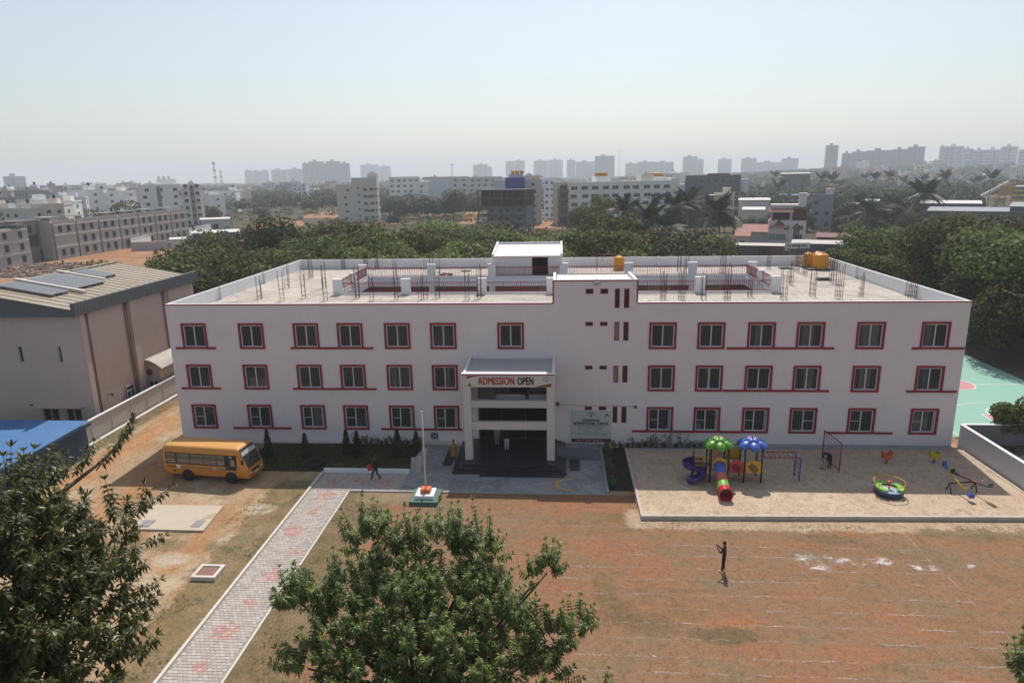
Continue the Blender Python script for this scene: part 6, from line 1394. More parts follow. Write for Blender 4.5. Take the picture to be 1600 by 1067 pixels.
def leafy_plant(x, y, h, label, group, seed, z=.1):
    t = thing('leafy_plant', (x, y, z), label, 'plant', group); rr = random.Random(seed); mb, st = MB(), MB()
    for s in range(rr.randint(4, 6)):
        a = rr.uniform(0, 6.283); d = Vector((math.cos(a)*.35, math.sin(a)*.35, 1)).normalized(); L_ = h*rr.uniform(.6, 1.05); P0 = Vector((x, y, z)); st.tube([P0, P0+d*L_], [.014, .006], 4, cap=False)
        for k in range(12):
            t_ = .25+.75*k/12; b_ = rr.uniform(0, 6.283); leaf(mb, P0+d*L_*t_, Vector((math.cos(b_), math.sin(b_), .35)), rr.uniform(.18, .34), .05, .4)
    part('leaves', mb, LEAF_BED, t); part('stems', st, BARK, t, kind='stuff')
rl = random.Random(2)
for k in range(13): leafy_plant(14.7+.44*k, -.95+rl.uniform(-.12, .12), rl.uniform(.6, 1.05), 'leafy plant in the row along the school wall left of the porch', 'plants along the wall left of the porch', 300+k)
for k in range(15): leafy_plant(35.3+.47*k, -1.02+rl.uniform(-.1, .1), 1.9 if k in (9,) else 1.45 if k in (7, 11) else rl.uniform(.5, 1.0), 'leafy plant in the row along the wall behind the sand pit', 'plants along the wall right of the porch', 340+k)
for k in range(15): leafy_plant(34.62+rl.uniform(-.08, .12), -1.2-.47*k, rl.uniform(.45, .8), 'low hedge plant beside the forecourt edge right of the porch', 'hedge plants beside the forecourt', 370+k)
for k in range(14): leafy_plant(14.2+.44*k, -5.45+rl.uniform(-.1, .1), rl.uniform(.25, .45), 'low bedding plant behind the white bed kerb', 'bedding plants behind the white kerb', 400+k)
for k, (px, py) in enumerate(((1525, 690), (1560, 705), (1590, 700), (1575, 722), (1600, 735), (1545, 690))):
    q = ground_at(px, py, .24); leafy_plant(q.x+1.0, q.y, rl.uniform(.4, .9), 'weedy plant inside the walled enclosure at right', 'weedy plants in the enclosure', 430+k, .24)
# dry grass and weeds
def tufts(name, spots, mat, hmin, hmax, seed, n=5):
    rr = random.Random(seed); mb = MB()
    for x, y, z in spots:
        for k in range(n):
            a = rr.uniform(0, 6.283); h = rr.uniform(hmin, hmax); ex = Vector((math.cos(a), math.sin(a), 0)); px_ = Vector((-ex.y, ex.x, 0))*h*.14; p = Vector((x, y, z))+ex*rr.uniform(0, .06); e = p+ex*h*.7+Vector((0, 0, h)); i = len(mb.v)
            for q_ in (p-px_, p+px_, e): mb.v.append((q_.x, q_.y, q_.z))
            mb.f.append((i, i+1, i+2)); mb.m.append(0); mb.sm.append(False)
    return solo(name, mb, mat, kind='stuff')
GDRY = leaf_mat('dry_grass', (.24, .16, .09), (.36, .26, .15), .9, .5, .05); GGRN = leaf_mat('green_weeds', (.05, .065, .02), (.12, .13, .045), .8, .45, .1)
rg_ = random.Random(6)
def patchy(x, y, s): return math.sin(x*s+1.3*math.sin(y*s*.7))+math.sin(y*s*1.3+.8*math.sin(x*s*.9)+2)
sp = [(x, y, 0) for x, y in ((rg_.uniform(16.8, 60), rg_.uniform(-28, -9.2)) for _ in range(8000)) if patchy(x, y, .55) > -.15 or x < 20]
tufts('dry_grass', sp, GDRY, .02, .045, 1)
sp = [(x, y, 0) for x, y in ((rg_.uniform(16.8, 21), rg_.uniform(-28, -9.2)) for _ in range(2600)) if patchy(x, y, .8) > .3]
sp += [(x, y, 0) for x, y in ((rg_.uniform(10.2, 13.7), rg_.uniform(-28, -8)) for _ in range(4200)) if patchy(x, y, .9) > .1]
sp += [(x, y, 0) for x, y in ((rg_.uniform(36, 62), rg_.gauss(-12.6, .25)) for _ in range(900)) if patchy(x, y, .7) > .2 and y < -12.2]
sp += [(rg_.uniform(-7.2, -5.4), rg_.uniform(-8, 20), 0) for _ in range(1500)]; sp += [(rg_.uniform(61.1, 61.42), rg_.uniform(-11, -1), .2) for _ in range(300)]
tufts('green_weeds', sp, GGRN, .025, .07, 2)
sp = [(rg_.uniform(7.6, 20.1), rg_.uniform(-5.2, -.7), .07) for _ in range(9000)]
tufts('bed_grass', sp, GGRN, .04, .10, 3)
# ================================================================== buildings beyond the trees
def bmat(name, c, var=.08, streak=.25): return M(name, c, .85, var, .3, streak=streak)
PALEG, WHT, GREYW, CREAM, CONCW = bmat('pale_grey_wall', (.60, .575, .54)), bmat('white_block_wall', (.80, .79, .78)), bmat('dark_grey_wall', (.12, .115, .12)), bmat('cream_wall', (.66, .60, .50)), bmat('raw_concrete_wall', (.36, .35, .335), .15, .4)
LILAC, SKYB, BRICK, BLUEP, PINKT = bmat('lilac_wall', (.60, .57, .62)), bmat('sky_blue_wall', (.60, .65, .70)), bmat('brown_balcony', (.22, .13, .08)), bmat('blue_painted_wall', (.06, .07, .33)), bmat('pink_tile_roof', (.40, .20, .17))
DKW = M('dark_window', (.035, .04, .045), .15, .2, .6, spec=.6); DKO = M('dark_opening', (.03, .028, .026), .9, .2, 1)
def world_pt(px, d, z=0):
    v = pix_ray(px, 533.5); q = CAM+v*(d/math.hypot(v.x, v.y)); return Vector((q.x, q.y, z))
def top_z(px, py, d): return at_dist(px, py, d).z
WIN_ME = {}
def win_mesh(w, h, wall, hood, frame=True):
    k = (round(w, 2), round(h, 2), wall.name, hood)
    if k not in WIN_ME:
        mb = MB(); mb.box(-w/2, w/2, -.03, .05, 0, h); mb.mi = 1
        if frame: mb.box(-w/2-.08, -w/2, -.10, .05, -.08, h+.08).box(w/2, w/2+.08, -.10, .05, -.08, h+.08).box(-w/2, w/2, -.10, .05, -.08, 0).box(-w/2, w/2, -.10, .05, h, h+.08).box(-.03, .03, -.06, -.03, 0, h)
        if hood: mb.box(-w/2-.2, w/2+.2, -.55, .0, h+.12, h+.22)
        WIN_ME[k] = mb.mesh('window', [DKW, wall])
    return WIN_ME[k]
def lthing(name, loc, rot, label, cat, group=None):
    o = bpy.data.objects.new(name, None); COL.objects.link(o); o.location = loc; o.rotation_euler = (0, 0, rot); ORG[o] = Vector((0, 0, 0)); return props(o, label, cat, group)
def block(px0, px1, d, py_top, depth, wall, label, floors=4, cols=4, name='apartment_building', side='r', group=None, hood=True, twist=0.0, roof=True, wsize=(1.3, 1.3), skip=0.0, seed=1, scols=3, win_mat=None, base_z=0, band=False, d1=None):
    """a block whose front spans pixels px0..px1 at distance d; local x along the front, -y towards the camera"""
    A, B_ = world_pt(px0, d), world_pt(px1, d1 or d); W = (B_-A).length; ang = math.atan2(B_.y-A.y, B_.x-A.x)+twist; H_ = top_z((px0+px1)/2, py_top, ((d1 or d)+d)/2)
    t = lthing(name, ((A.x+B_.x)/2, (A.y+B_.y)/2, base_z), ang, label, 'building', group); rr = random.Random(seed)
    part('wall', MB().box(-W/2, W/2, 0, depth, -.5, H_), wall, t)
    if roof:
        pr = MB(); e = .15
        for b_ in ((-W/2-.03, W/2+.03, -.03, e, H_+.002, H_+.9), (-W/2-.03, W/2+.03, depth-e, depth+.03, H_+.002, H_+.9), (-W/2-.03, -W/2+e, e, depth-e, H_+.002, H_+.9), (W/2-e, W/2+.03, e, depth-e, H_+.002, H_+.9)): pr.box(*b_)
        part('parapet', pr, wall, t)
    fh = H_/floors; wm = win_mesh(*wsize, wall, hood)
    for f in range(floors):
        for c in range(cols):
            if rr.random() < skip: continue
            inst('window', wm, t, (-W/2+W*(c+.5)/cols+rr.uniform(-.1, .1)*W/cols, 0, fh*f+fh*.32))
        for c in range(scols):
            if side == 'r': inst('window', wm, t, (W/2, depth*(c+.5)/scols, fh*f+fh*.32), (0, 0, math.pi/2))
            elif side == 'l': inst('window', wm, t, (-W/2, depth*(c+.5)/scols, fh*f+fh*.32), (0, 0, -math.pi/2))
        if band and f: part('floor_band', MB().box(-W/2-.06, W/2+.06, -.06, -.003, fh*f-.15, fh*f+.15), wall, t)
    t['_w'] = W; t['_h'] = H_; return t
def addbox(t, name, b_, mat, label=None): return part(name, MB().box(*b_), mat, t, label)
def small_tank(t, x, y, z, mat=None, r=.7):
    return part('roof_tank', MB().lathe((x, y, z), [(0, 0), (r, 0), (r, 1.3), (r*.4, 1.6), (0, 1.6)], 10), mat or BLK, t)
# --- unfinished concrete row on the left (its long front faces the school)
def at_x(px, py, X):
    v = pix_ray(px, py); t_ = (X-CAM.x)/v.x; return CAM+v*t_
row = lthing('unfinished_building', (-109, 130, 0), 0, 'long unfinished three storey concrete row with empty window holes', 'building')
ys = [at_x(px, py, -109).y for px, py in ((88, 400), (125, 398), (160, 392), (191, 387), (221, 381), (246, 376), (270, 372), (296, 366))]
HR = 10.2; SHAD = bmat('shaded_streaky_concrete', (.15, .145, .14), .2, .5)  # SHAD: streaky concrete, shade of recesses put into the base colour
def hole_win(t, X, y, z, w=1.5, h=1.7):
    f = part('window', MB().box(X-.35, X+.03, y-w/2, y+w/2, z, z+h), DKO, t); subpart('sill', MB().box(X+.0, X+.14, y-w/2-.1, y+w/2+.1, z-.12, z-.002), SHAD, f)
for k in range(7):
    y0, y1 = ys[k]-130, ys[k+1]-130; wcol = CONCW
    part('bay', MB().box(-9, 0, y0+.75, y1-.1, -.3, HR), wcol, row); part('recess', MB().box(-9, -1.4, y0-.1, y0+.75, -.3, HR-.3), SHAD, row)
    for z in (3.25, 6.55, 9.3): part('floor_band', MB().box(-.0, .16, y0+.7, y1-.05, z, z+.4), bmat('concrete_band', (.50, .485, .46), .1, .3), row)
    part('parapet', MB().box(-.25, .02, y0+.75, y1-.1, HR+.003, HR+.75), wcol, row)
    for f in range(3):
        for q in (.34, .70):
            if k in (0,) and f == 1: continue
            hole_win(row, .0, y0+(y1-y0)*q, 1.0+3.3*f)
for k in range(26): part('roof_stub', MB().box(-8+random.uniform(0, 7), -7.6+random.uniform(0, 7.4), 0, 0, 0, 0) if False else MB().obox((random.uniform(-8.5, -.5), ys[0]-130+(ys[-1]-ys[0])*random.random(), HR+.45), (.18, 0, 0), (0, random.choice([.18, .18, 1.3]), 0), (0, 0, .45)), SHAD, row)
for k in range(6): part('roof_slab', MB().obox((random.uniform(-6.5, -3), ys[0]-130+(ys[-1]-ys[0])*(k+.5)/6, HR+1.35), (2.4, 0, 0), (0, 2.2, 0), (0, 0, .12)), CONCW, row)
lk = lthing('unfinished_building', (-112.5, 118, 0), 0, 'dark recessed end wall of the concrete row with a large square opening', 'building')
yA = at_x(46, 412, -112.5).y; part('wall', MB().box(-8, 0, yA-118-2, ys[0]-118, -.3, 11.2), SHAD, lk)
part('wall', MB().box(0, 3.4, ys[0]-118-.3, ys[0]-118, -.3, 10.9), CONCW, lk)
for (y, z, w, h) in ((.3, .65, 0, 0),): pass
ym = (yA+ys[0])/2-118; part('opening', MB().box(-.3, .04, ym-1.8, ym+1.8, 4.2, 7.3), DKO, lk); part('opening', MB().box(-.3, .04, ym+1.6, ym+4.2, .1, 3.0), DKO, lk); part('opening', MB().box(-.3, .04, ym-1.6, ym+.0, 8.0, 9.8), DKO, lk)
lb = lthing('unfinished_building', (-110, 100, 0), 0, 'nearer unfinished concrete block at the left edge with six window holes', 'building')
y0, y1 = at_x(-60, 425, -110).y-100, at_x(52, 412, -110).y-100
part('wall', MB().box(-10, 0, y0, y1, -.3, 9.6), CONCW, lb); part('parapet', MB().box(-10, .05, y1-.3, y1+.02, 9.61, 10.2), CONCW, lb)
for z in (3.0, 6.2, 9.0): part('floor_band', MB().box(.0, .12, y0, y1, z, z+.35), bmat('concrete_band', (.50, .485, .46)), lb)
for f in range(3):
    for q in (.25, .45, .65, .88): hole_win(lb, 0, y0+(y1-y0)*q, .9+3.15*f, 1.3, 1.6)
rq = random.Random(5)
for k in range(14): part('roof_slab', MB().obox((rq.uniform(-9, -1), rq.uniform(y0, y1), 10.0+rq.uniform(0, 1)), (rq.uniform(.3, 2), 0, 0), (0, rq.uniform(.3, 2), 0), (0, 0, rq.uniform(.08, .5))), SHAD, lb)
# construction yard: red soil, rubble, low walls
struct('red_soil', MB().quad((-110, 70, -.018), (-60, 70, -.018), (-45, 200, -.018), (-110, 200, -.018)), G_RED)
rbm = MB(); rq = random.Random(9)
for k in range(500): rbm.obox((rq.uniform(-108, -84), rq.uniform(96, 122), rq.uniform(0, .3)), (rq.uniform(.1, .5), rq.uniform(-.2, .2), 0), (0, rq.uniform(.1, .5), 0), (0, 0, rq.uniform(.05, .4)))
solo('building_rubble', rbm, bmat('rubble', (.30, .24, .20), .3), kind='stuff')
cw_ = bmat('site_wall_lilac', (.44, .42, .45))
def site_wall(pts, h, label, mat, th=.2, win=False):
    t = lthing('site_wall', (0, 0, 0), 0, label, 'wall')
    for (a, b_) in zip(pts[:-1], pts[1:]):
        a, b_ = Vector(a), Vector(b_); d = (b_-a); n = Vector((-d.y, d.x)).normalized()*th/2
        part('panel', MB().prism([(a.x-n.x, a.y-n.y), (b_.x-n.x, b_.y-n.y), (b_.x+n.x, b_.y+n.y), (a.x+n.x, a.y+n.y)][::1], 0, h), mat, t)
        part('coping', MB().prism([(a.x-n.x*1.5, a.y-n.y*1.5), (b_.x-n.x*1.5, b_.y-n.y*1.5), (b_.x+n.x*1.5, b_.y+n.y*1.5), (a.x+n.x*1.5, a.y+n.y*1.5)], h+.003, h+.12), WHITE2, t)
        if win:
            L_ = d.length; k = 0
            while 3+k*5 < L_-3:
                q = a+d*((3+k*5)/L_); u_ = d.normalized(); m2 = Vector((-u_.y, u_.x)); part('opening', MB().obox((q.x, q.y, h*.62), (u_.x*1.1, u_.y*1.1, 0), (m2.x*.14, m2.y*.14, 0), (0, 0, h*.16)), DKO, t); k += 1
g2 = lambda px, py: ground_at(px, py).to_2d()
site_wall([g2(206, 392), g2(262, 390)], 2.6, 'lilac site wall in front of the concrete row', cw_); site_wall([g2(206, 388), g2(330, 362)], 3.0, 'long white site wall with square openings beside the concrete row', WHT, .3, True)
site_wall([g2(285, 395), g2(355, 379)], 1.6, 'low pale wall at the edge of the tree belt', cw_); site_wall([g2(262, 390), g2(285, 386), g2(352, 378)], 2.2, 'grey site wall behind the low pale wall', bmat('grey_site_wall', (.28, .27, .27)))
def shed_roof(px0, px1, d, py, depth, h_wall, wall, roofm, label, lean=.6):
    A, B_ = world_pt(px0, d), world_pt(px1, d); W = (B_-A).length; z = top_z((px0+px1)/2, py, d); z = max(z, 2.2); t = lthing('shed', ((A.x+B_.x)/2, (A.y+B_.y)/2, 0), math.atan2(B_.y-A.y, B_.x-A.x), label, 'shed')
    part('wall', MB().box(-W/2, W/2, .2, depth, -.3, z-.15), wall, t); part('roof', MB().extr([(-.4, z-.05), (depth+.4, z+lean), (depth+.4, z+lean+.14), (-.4, z+.09)], 'x', -W/2-.4, W/2+.4), roofm, t)
    n = max(1, int(W/7))
    for k in range(n): part('opening', MB().box(-W/2+W*(k+.5)/n-1, -W/2+W*(k+.5)/n+1, .1, .21, 0, min(2.0, z*.7)), DKO, t)
    return t
WROOF = bmat('white_shed_roof', (.60, .60, .58)); GROOF = bmat('grey_shed_roof', (.30, .31, .32)); BROOF = bmat('blue_shed_roof', (.10, .16, .26)); DKSH = bmat('dark_shed_wall', (.10, .11, .13))
shed_roof(322, 392, 246, 363, 7, 0, bmat('teal_shed_wall', (.12, .16, .17)), WROOF, 'low shed with pale roof at the edge of the tree belt', .4); shed_roof(337, 380, 335, 342, 8, 0, PALEG, WROOF, 'small white roofed shed in the scrub field', .3); shed_roof(288, 310, 232, 373, 4, 0, PALEG, WROOF, 'tiny white roofed hut inside the site walls', .2)
solo('site_gate', MB().box(-4, 4, -.05, .05, 0, 2.4), bmat('green_gate', (.05, .07, .06)), 'dark green gate in the lilac site wall', 'gate', loc=(0, 0, 0)).location = (ground_at(276, 388).x, ground_at(276, 388).y-.6, 0)
# --- white apartment block with curved balcony front
t = block(250, 313, 352, 291, 14, WHT, 'white apartment block with decorated balconies behind the concrete row', 6, 3, side=None, hood=True, wsize=(1.5, 1.3), seed=3)
W, H_ = t['_w'], t['_h']; addbox(t, 'stair_slot', (-W*.08, W*.02, -.06, .0, 0, H_), bmat('slot_grey', (.20, .19, .19))); addbox(t, 'roof_room', (-W*.05, W*.42, 4, 11, H_+.01, H_+3.2), WHT)
for k in range(3): small_tank(t, W*(.02+.12*k), 6, H_+3.2, WHT)
bw_ = 9.0; part('balcony_tower', MB().box(W/2+.005, W/2+bw_, 1.2, 11, 0, H_+.6), WHT, t); part('recess', MB().box(W/2+bw_*.40, W/2+bw_*.62, 1.12, 1.2, 1, H_-.4), bmat('tan_recess', (.32, .26, .20)), t)
for f in range(6):
    for s in (.12, .66):
        b_ = part('balcony', MB().box(W/2+bw_*s, W/2+bw_*(s+.2), .2, 1.19, f*3.3+.6, f*3.3+1.6), bmat('pattern_balcony', (.5, .5, .48)), t); subpart('opening', MB().box(W/2+bw_*s+.1, W/2+bw_*(s+.2)-.1, 1.10, 1.195, f*3.3+1.62, f*3.3+3.0), DKW, b_)
    part('opening', MB().box(W/2+bw_*.44, W/2+bw_*.58, 1.06, 1.115, f*3.3+1.3, f*3.3+2.6), DKW, t)
part('gable', MB().extr([(W/2+bw_*.3, H_+.6), (W/2+bw_*.72, H_+.6), (W/2+bw_*.51, H_+2.6)], 'y', 1.2, 2), WHT, t)
for z in (8.2, 14.6): addbox(t, 'orange_box', (W/2-.9, W/2, -.5, -.002, z, z+2), bmat('tan_panel', (.45, .30, .22)))
# --- pale six storey block
t = block(543, 604, 352, 291, 13, PALEG, 'pale six storey block rising from the tree belt', 5, 2, side=None, twist=-.10, seed=4, wsize=(1.3, 1.0), hood=True, roof=True)
W, H_ = t['_w'], t['_h']; addbox(t, 'upper_storey', (-W*.12, W/2-.01, .02, 12.9, H_+.01, H_+4.1), PALEG); addbox(t, 'stair_room', (W*.25, W/2-.02, 6, 12.8, H_+4.11, H_+6.2), PALEG); addbox(t, 'roof_tank', (W*.30, W*.45, 7, 10, H_+6.21, H_+7.2), WHT)
wm = win_mesh(1.6, 1.3, PALEG, True); wm2 = win_mesh(.8, .9, PALEG, True)
for f in range(5):
    inst('window', wm, t, (W*.20, 0, f*H_/5+1.2)); inst('window', wm, t, (W*.36, 0, f*H_/5+1.2)); inst('window', wm2, t, (W*.04, 0, f*H_/5+2.2)); inst('window', wm2, t, (W*.46, 0, f*H_/5+1.5))
    for c in range(3): inst('window', wm2, t, (W/2, 2+4*c, f*H_/5+1.5), (0, 0, math.pi/2))
solo('rooftop_worker', MB().ball((0, 0, 1.6), .12).tube([(0, 0, 0), (0, 0, .9), (0, 0, 1.4)], [.12, .18, .2], 8), WHC, 'tiny figure standing on the roof of the pale six storey block', 'person', loc=at_dist(578, 283, 356)) if False else None
# --- white slab, long white apartments behind, round tree handled above
t = block(657, 681, 440, 287, 14, WHT, 'narrow white slab block left of the big round tree', 5, 1, side=None, seed=5); W, H_ = t['_w'], t['_h']; addbox(t, 'rear_wing', (W*.0, W*1.75, 5, 14, 0, H_+2.2), SKYB)
for k, (a, b_) in enumerate(((622, 668), (672, 740), (740, 790))):
    t = block(a, b_, 560, 278, 14, PALEG if k else WHT, ('left wing of the long white balconied apartments far behind', 'middle wing of the long white balconied apartments far behind', 'right wing of the long white balconied apartments far behind')[k], 5, 5, seed=6+k, wsize=(2.2, 1.6), hood=True, group='long white balconied apartments')
# --- dark unfinished block with a blue top storey
A_, B__ = world_pt(752, 268), world_pt(824, 262); W = (B__-A_).length; t = lthing('unfinished_building', ((A_+B__).x/2, (A_+B__).y/2, 0), math.atan2(B__.y-A_.y, B__.x-A_.x), 'dark concrete frame block under construction with open upper floors', 'building')
zt = top_z(790, 297, 265); fl = zt/5; DCON = bmat('dark_frame_concrete', (.11, .105, .105), .2, .3)
for f in range(6): part('floor_slab', MB().box(-W/2-(1.0 if f > 3 else 0), W/2, -.6, 12, fl*f-.18, fl*f+.18), DCON, t)
for c in range(5):
    for y in (0, 11.5): part('column', MB().box(-W/2+(W-.4)*c/4, -W/2+(W-.4)*c/4+.4, y, y+.4, 0, zt), DCON, t)
part('infill', MB().box(-W/2+.4, W/2-.4, 3.5, 11.4, fl*3+.19, zt-.19), DKO, t)
for f in (1, 2):
    part('infill', MB().box(-W*.28, W/2-.01, .12, 11, fl*f+.19, fl*(f+1)-.19), bmat('grey_block_infill', (.17, .165, .17)), t); wm = win_mesh(1.6, 1.2, DCON, False, False)
    for x in (-.2, -.02, .12, .36): inst('window', wm, t, (W*x, .10, fl*f+1.1))
part('infill', MB().box(-W*.28, W*.2, 2, 11, .1, fl-.19), DKO, t)
for k in range(22): part('prop', MB().tube([(-W/2+W*(k+.5)/22, .6, fl*(3+k % 2)+.18), (-W/2+W*(k+.5)/22+.2, .6, fl*(4+k % 2)-.18)], .06, 4), bmat('timber_prop', (.20, .15, .10)), t)
t = block(794, 823, 300, 281, 12, BLUEP, 'white and blue block rising behind the dark concrete frame', 6, 2, side=None, seed=10, wsize=(1.6, 1.2), hood=False); W, H_ = t['_w'], t['_h']; addbox(t, 'white_wing', (-W*1.1, -W/2-.01, 0, 12, 0, H_), LILAC); addbox(t, 'roof_room', (-W*.3, W*.4, 3, 10, H_+.02, H_+2.4), PALEG)
for k in range(3): small_tank(t, -W*.1+W*.22*k, 5, H_+2.42, TANKY, .8)
t = block(824, 848, 306, 283, 16, PALEG, 'pale plastered block beside the blue topped one', 6, 1, side='r', seed=11, scols=3); W, H_ = t['_w'], t['_h']; part('roof_tank', MB().box(W*.1, W*.4, 4, 6, H_+.9, H_+2), TANKY, t)
block(851, 876, 345, 281, 12, SKYB, 'pale blue block left of the brown balconies', 6, 3, side='l', seed=12, wsize=(1.2, 1.2))
# --- long white apartment block with brown balconies
t = block(888, 1040, 294, 287, 15, bmat('long_block_wall', (.76, .75, .74)), 'long five storey white apartment block with yellow tanks on its roof', 5, 10, side='r', seed=13, wsize=(2.7, 1.5), hood=False, twist=-.02, d1=310, scols=2); W, H_ = t['_w'], t['_h']
for f in range(5):
    b_ = part('balcony', MB().box(-W/2-4, -W/2-.02, -.6, 3, f*H_/5+.2, f*H_/5+1.3), BRICK, t); subpart('opening', MB().box(-W/2-3.6, -W/2-.4, .4, .5, f*H_/5+1.3, f*H_/5+3.2), DKW, b_)
addbox(t, 'balcony_tower', (-W/2-4, -W/2-.02, 3.05, 12, 0, H_+1.2), CREAM); addbox(t, 'roof_room', (-W*.22, -W*.08, 3, 9, H_+.01, H_+3.2), WHT); addbox(t, 'roof_room', (W*.22, W*.34, 3, 9, H_+.01, H_+3.6), CREAM)
for k in range(4): small_tank(t, -W*.20+W*.032*k, 6, H_+3.21, TANKY, .8)
for k in range(6): small_tank(t, W*.36+W*.022*k, 9, H_+2.6, TANKY, .8)
addbox(t, 'roof_room', (W*.35, W*.49, 6, 12, H_+.01, H_+2.58), WHT); addbox(t, 'end_wing', (W/2+.01, W/2+4, 1.5, 14, 0, H_+2), WHT)
# --- dark grey block and its pale strip
t = block(1060, 1142, 372, 277, 16, GREYW, 'dark grey block with small scattered windows right of the long apartments', 5, 8, side=None, seed=14, wsize=(1.1, 1.1), hood=False, skip=.35); W, H_ = t['_w'], t['_h']; addbox(t, 'pale_wing', (W/2+.01, W/2+4, 2, 15, 0, H_-1.2), SKYB); addbox(t, 'roof_room', (-W*.1, W*.3, 4, 12, H_+.01, H_+1.8), GREYW); addbox(t, 'left_wing', (-W/2-5, -W/2-.01, 1, 12, 0, H_-3.4), LILAC); addbox(t, 'blue_pipe', (-W/2+.8, -W/2+1.3, -.5, -.02, 2, H_-3), BLUEP)
# --- small houses around the villa
t = block(1104, 1134, 330, 305, 12, CREAM, 'small cream house with a roof room before the dark grey block', 2, 3, name='house', side='r', seed=15); W, H_ = t['_w'], t['_h']; addbox(t, 'roof_room', (-W*.1, W*.3, 3, 8, H_+.02, H_+3.2), CREAM); addbox(t, 'slab', (-W*.75, W*.2, -2, 6, H_-.2, H_+.1), CREAM)
t = block(1250, 1282, 275, 308, 12, bmat('blue_grey_house', (.27, .28, .33)), 'blue grey three storey house right of the pink roofed villa', 3, 2, name='house', side='l', seed=16, skip=.4); W, H_ = t['_w'], t['_h']; addbox(t, 'roof_room', (W*.12, W*.48, 2, 9, H_+.02, H_+2.9), LILAC); small_tank(t, W*.35, 5, H_+2.92, TANKY, .7)
shed_roof(1141, 1187, 345, 313, 12, 0, PALEG, WROOF, 'white roofed shed behind the lone palm'); shed_roof(1148, 1180, 290, 328, 9, 0, CREAM, WROOF, 'low cream hut with flat white roof left of the villa'); shed_roof(1200, 1244, 380, 306, 12, 0, PALEG, BROOF, 'shed with a dull blue roof behind the villa'); shed_roof(1200, 1244, 620, 272, 30, 0, GREYW, WROOF, 'long white roof catching light on the far plain')
# the villa with pink tiled roofs
t = block(1188, 1244, 200, 350, 11, bmat('villa_wall', (.62, .57, .57)), 'pale villa with pink tiled roofs and a dark arched window', 3, 3, name='villa', side='r', seed=17, hood=False, skip=.3, wsize=(1.2, 1.2)); W, H_ = t['_w'], t['_h']
MARO = bmat('maroon_trim', (.12, .03, .035))
addbox(t, 'left_wing', (-W/2-6.3, -W/2-.01, 1.5, 10, 0, H_-2.2), bmat('villa_wall', (.62, .57, .57)))
def tiled(t, x0, x1, y0, z0, y1, z1): part('tiled_roof', MB().extr([(y0, z0), (y1, z1), (y1, z1+.15), (y0, z0+.15)], 'x', x0, x1), PINKT, t)
tiled(t, -W/2-7, -W/2+.3, .2, H_-2.4, 5, H_-.6); tiled(t, -W/2-.2, W*.02, -1.2, H_-1.0, 3, H_+.9)
addbox(t, 'upper_storey', (-W*.48, W*.12, 3.2, 9.5, H_+.0+.01, H_+4.4), bmat('villa_wall', (.62, .57, .57))); addbox(t, 'upper_band', (W*.12+.01, W/2-.02, 3.5, 9, H_+.01, H_+3.6), MARO); addbox(t, 'upper_opening', (-W*.42, W*.05, 3.1, 3.19, H_+1.0, H_+2.8), DKO)
tiled(t, -W*.52, W*.14, 1.4, H_+3.0, 4, H_+4.3); addbox(t, 'roof_deck', (-W*.5, W*.46, 3, 9.8, H_+4.42, H_+5.0), bmat('villa_wall', (.62, .57, .57))); addbox(t, 'stair_tower', (W*.26, W*.48, 4, 8, H_+5.02, H_+8.0), bmat('villa_wall', (.62, .57, .57)))
part('gable', MB().extr([(-W*.36, H_-.2), (-W*.06, H_-.2), (-W*.21, H_+1.2)], 'y', -1.3, -1.1), MARO, t); part('arched_window', MB().extr([(W*.18, 1.4), (W*.34, 1.4), (W*.34, 5.6), (W*.26, 6.4), (W*.18, 5.6)], 'y', -.12, -.01), DKW, t); part('window_hood', MB().extr([(W*.14, 5.6), (W*.26, 6.7), (W*.38, 5.6), (W*.38, 6.0), (W*.26, 7.2), (W*.14, 6.0)], 'y', -.4, -.13), MARO, t)
addbox(t, 'balcony_glass', (-W*.48, -W*.02, -.1, -.02, 2.6, 4.2), bmat('dull_green_panel', (.22, .26, .25)))
t = block(1138, 1160, 196, 368, 8, CREAM, 'small outbuilding with a pink roof beside the villa', 1, 1, name='house', side=None, seed=18, roof=False); W, H_ = t['_w'], t['_h']; tiled(t, -W*.5, W*.6, -1, H_-.2, 4, H_+1.6)
mw = bmat('maroon_boundary', (.16, .07, .07)); shed_roof(1142, 1222, 186, 384, 5, 0, mw, bmat('white_gutter_roof', (.50, .47, .44)), 'long maroon walled shed with a pale flat roof below the villa', .1); shed_roof(1226, 1314, 184, 381, 8, 0, DKSH, bmat('white_gutter_roof', (.50, .47, .44)), 'white edged shed roof behind the roof corner tanks', .1); shed_roof(1262, 1310, 205, 371, 10, 0, mw, bmat('maroon_sheet', (.20, .09, .09)), 'maroon roofed shed right of the villa', .3)
sb = lthing('shop_sign', at_dist(1246, 384, 181), .0, 'white sign board with dark lettering on the shed edge', 'sign'); part('board', MB().box(-3, 3, -.05, .05, -.7, .7), INKW, sb); pl = MB(); print_lines(pl, -2.6, 2.6, -.25, .5, -.055, 21); o = part('small_print', pl, INKB, sb); o['kind'] = 'stuff'
for k in range(5): pass
cr_ = solo('parked_car', MB().box(-2, 2, -.8, .8, .35, .85).box(-1.2, 1.3, -.7, .7, .85, 1.4), INKW, 'white car parked under the palm left of the villa', 'car', loc=(ground_at(1114, 384).x, ground_at(1114, 384).y, 0)); del cr_['label']; bpy.data.objects.remove(cr_)
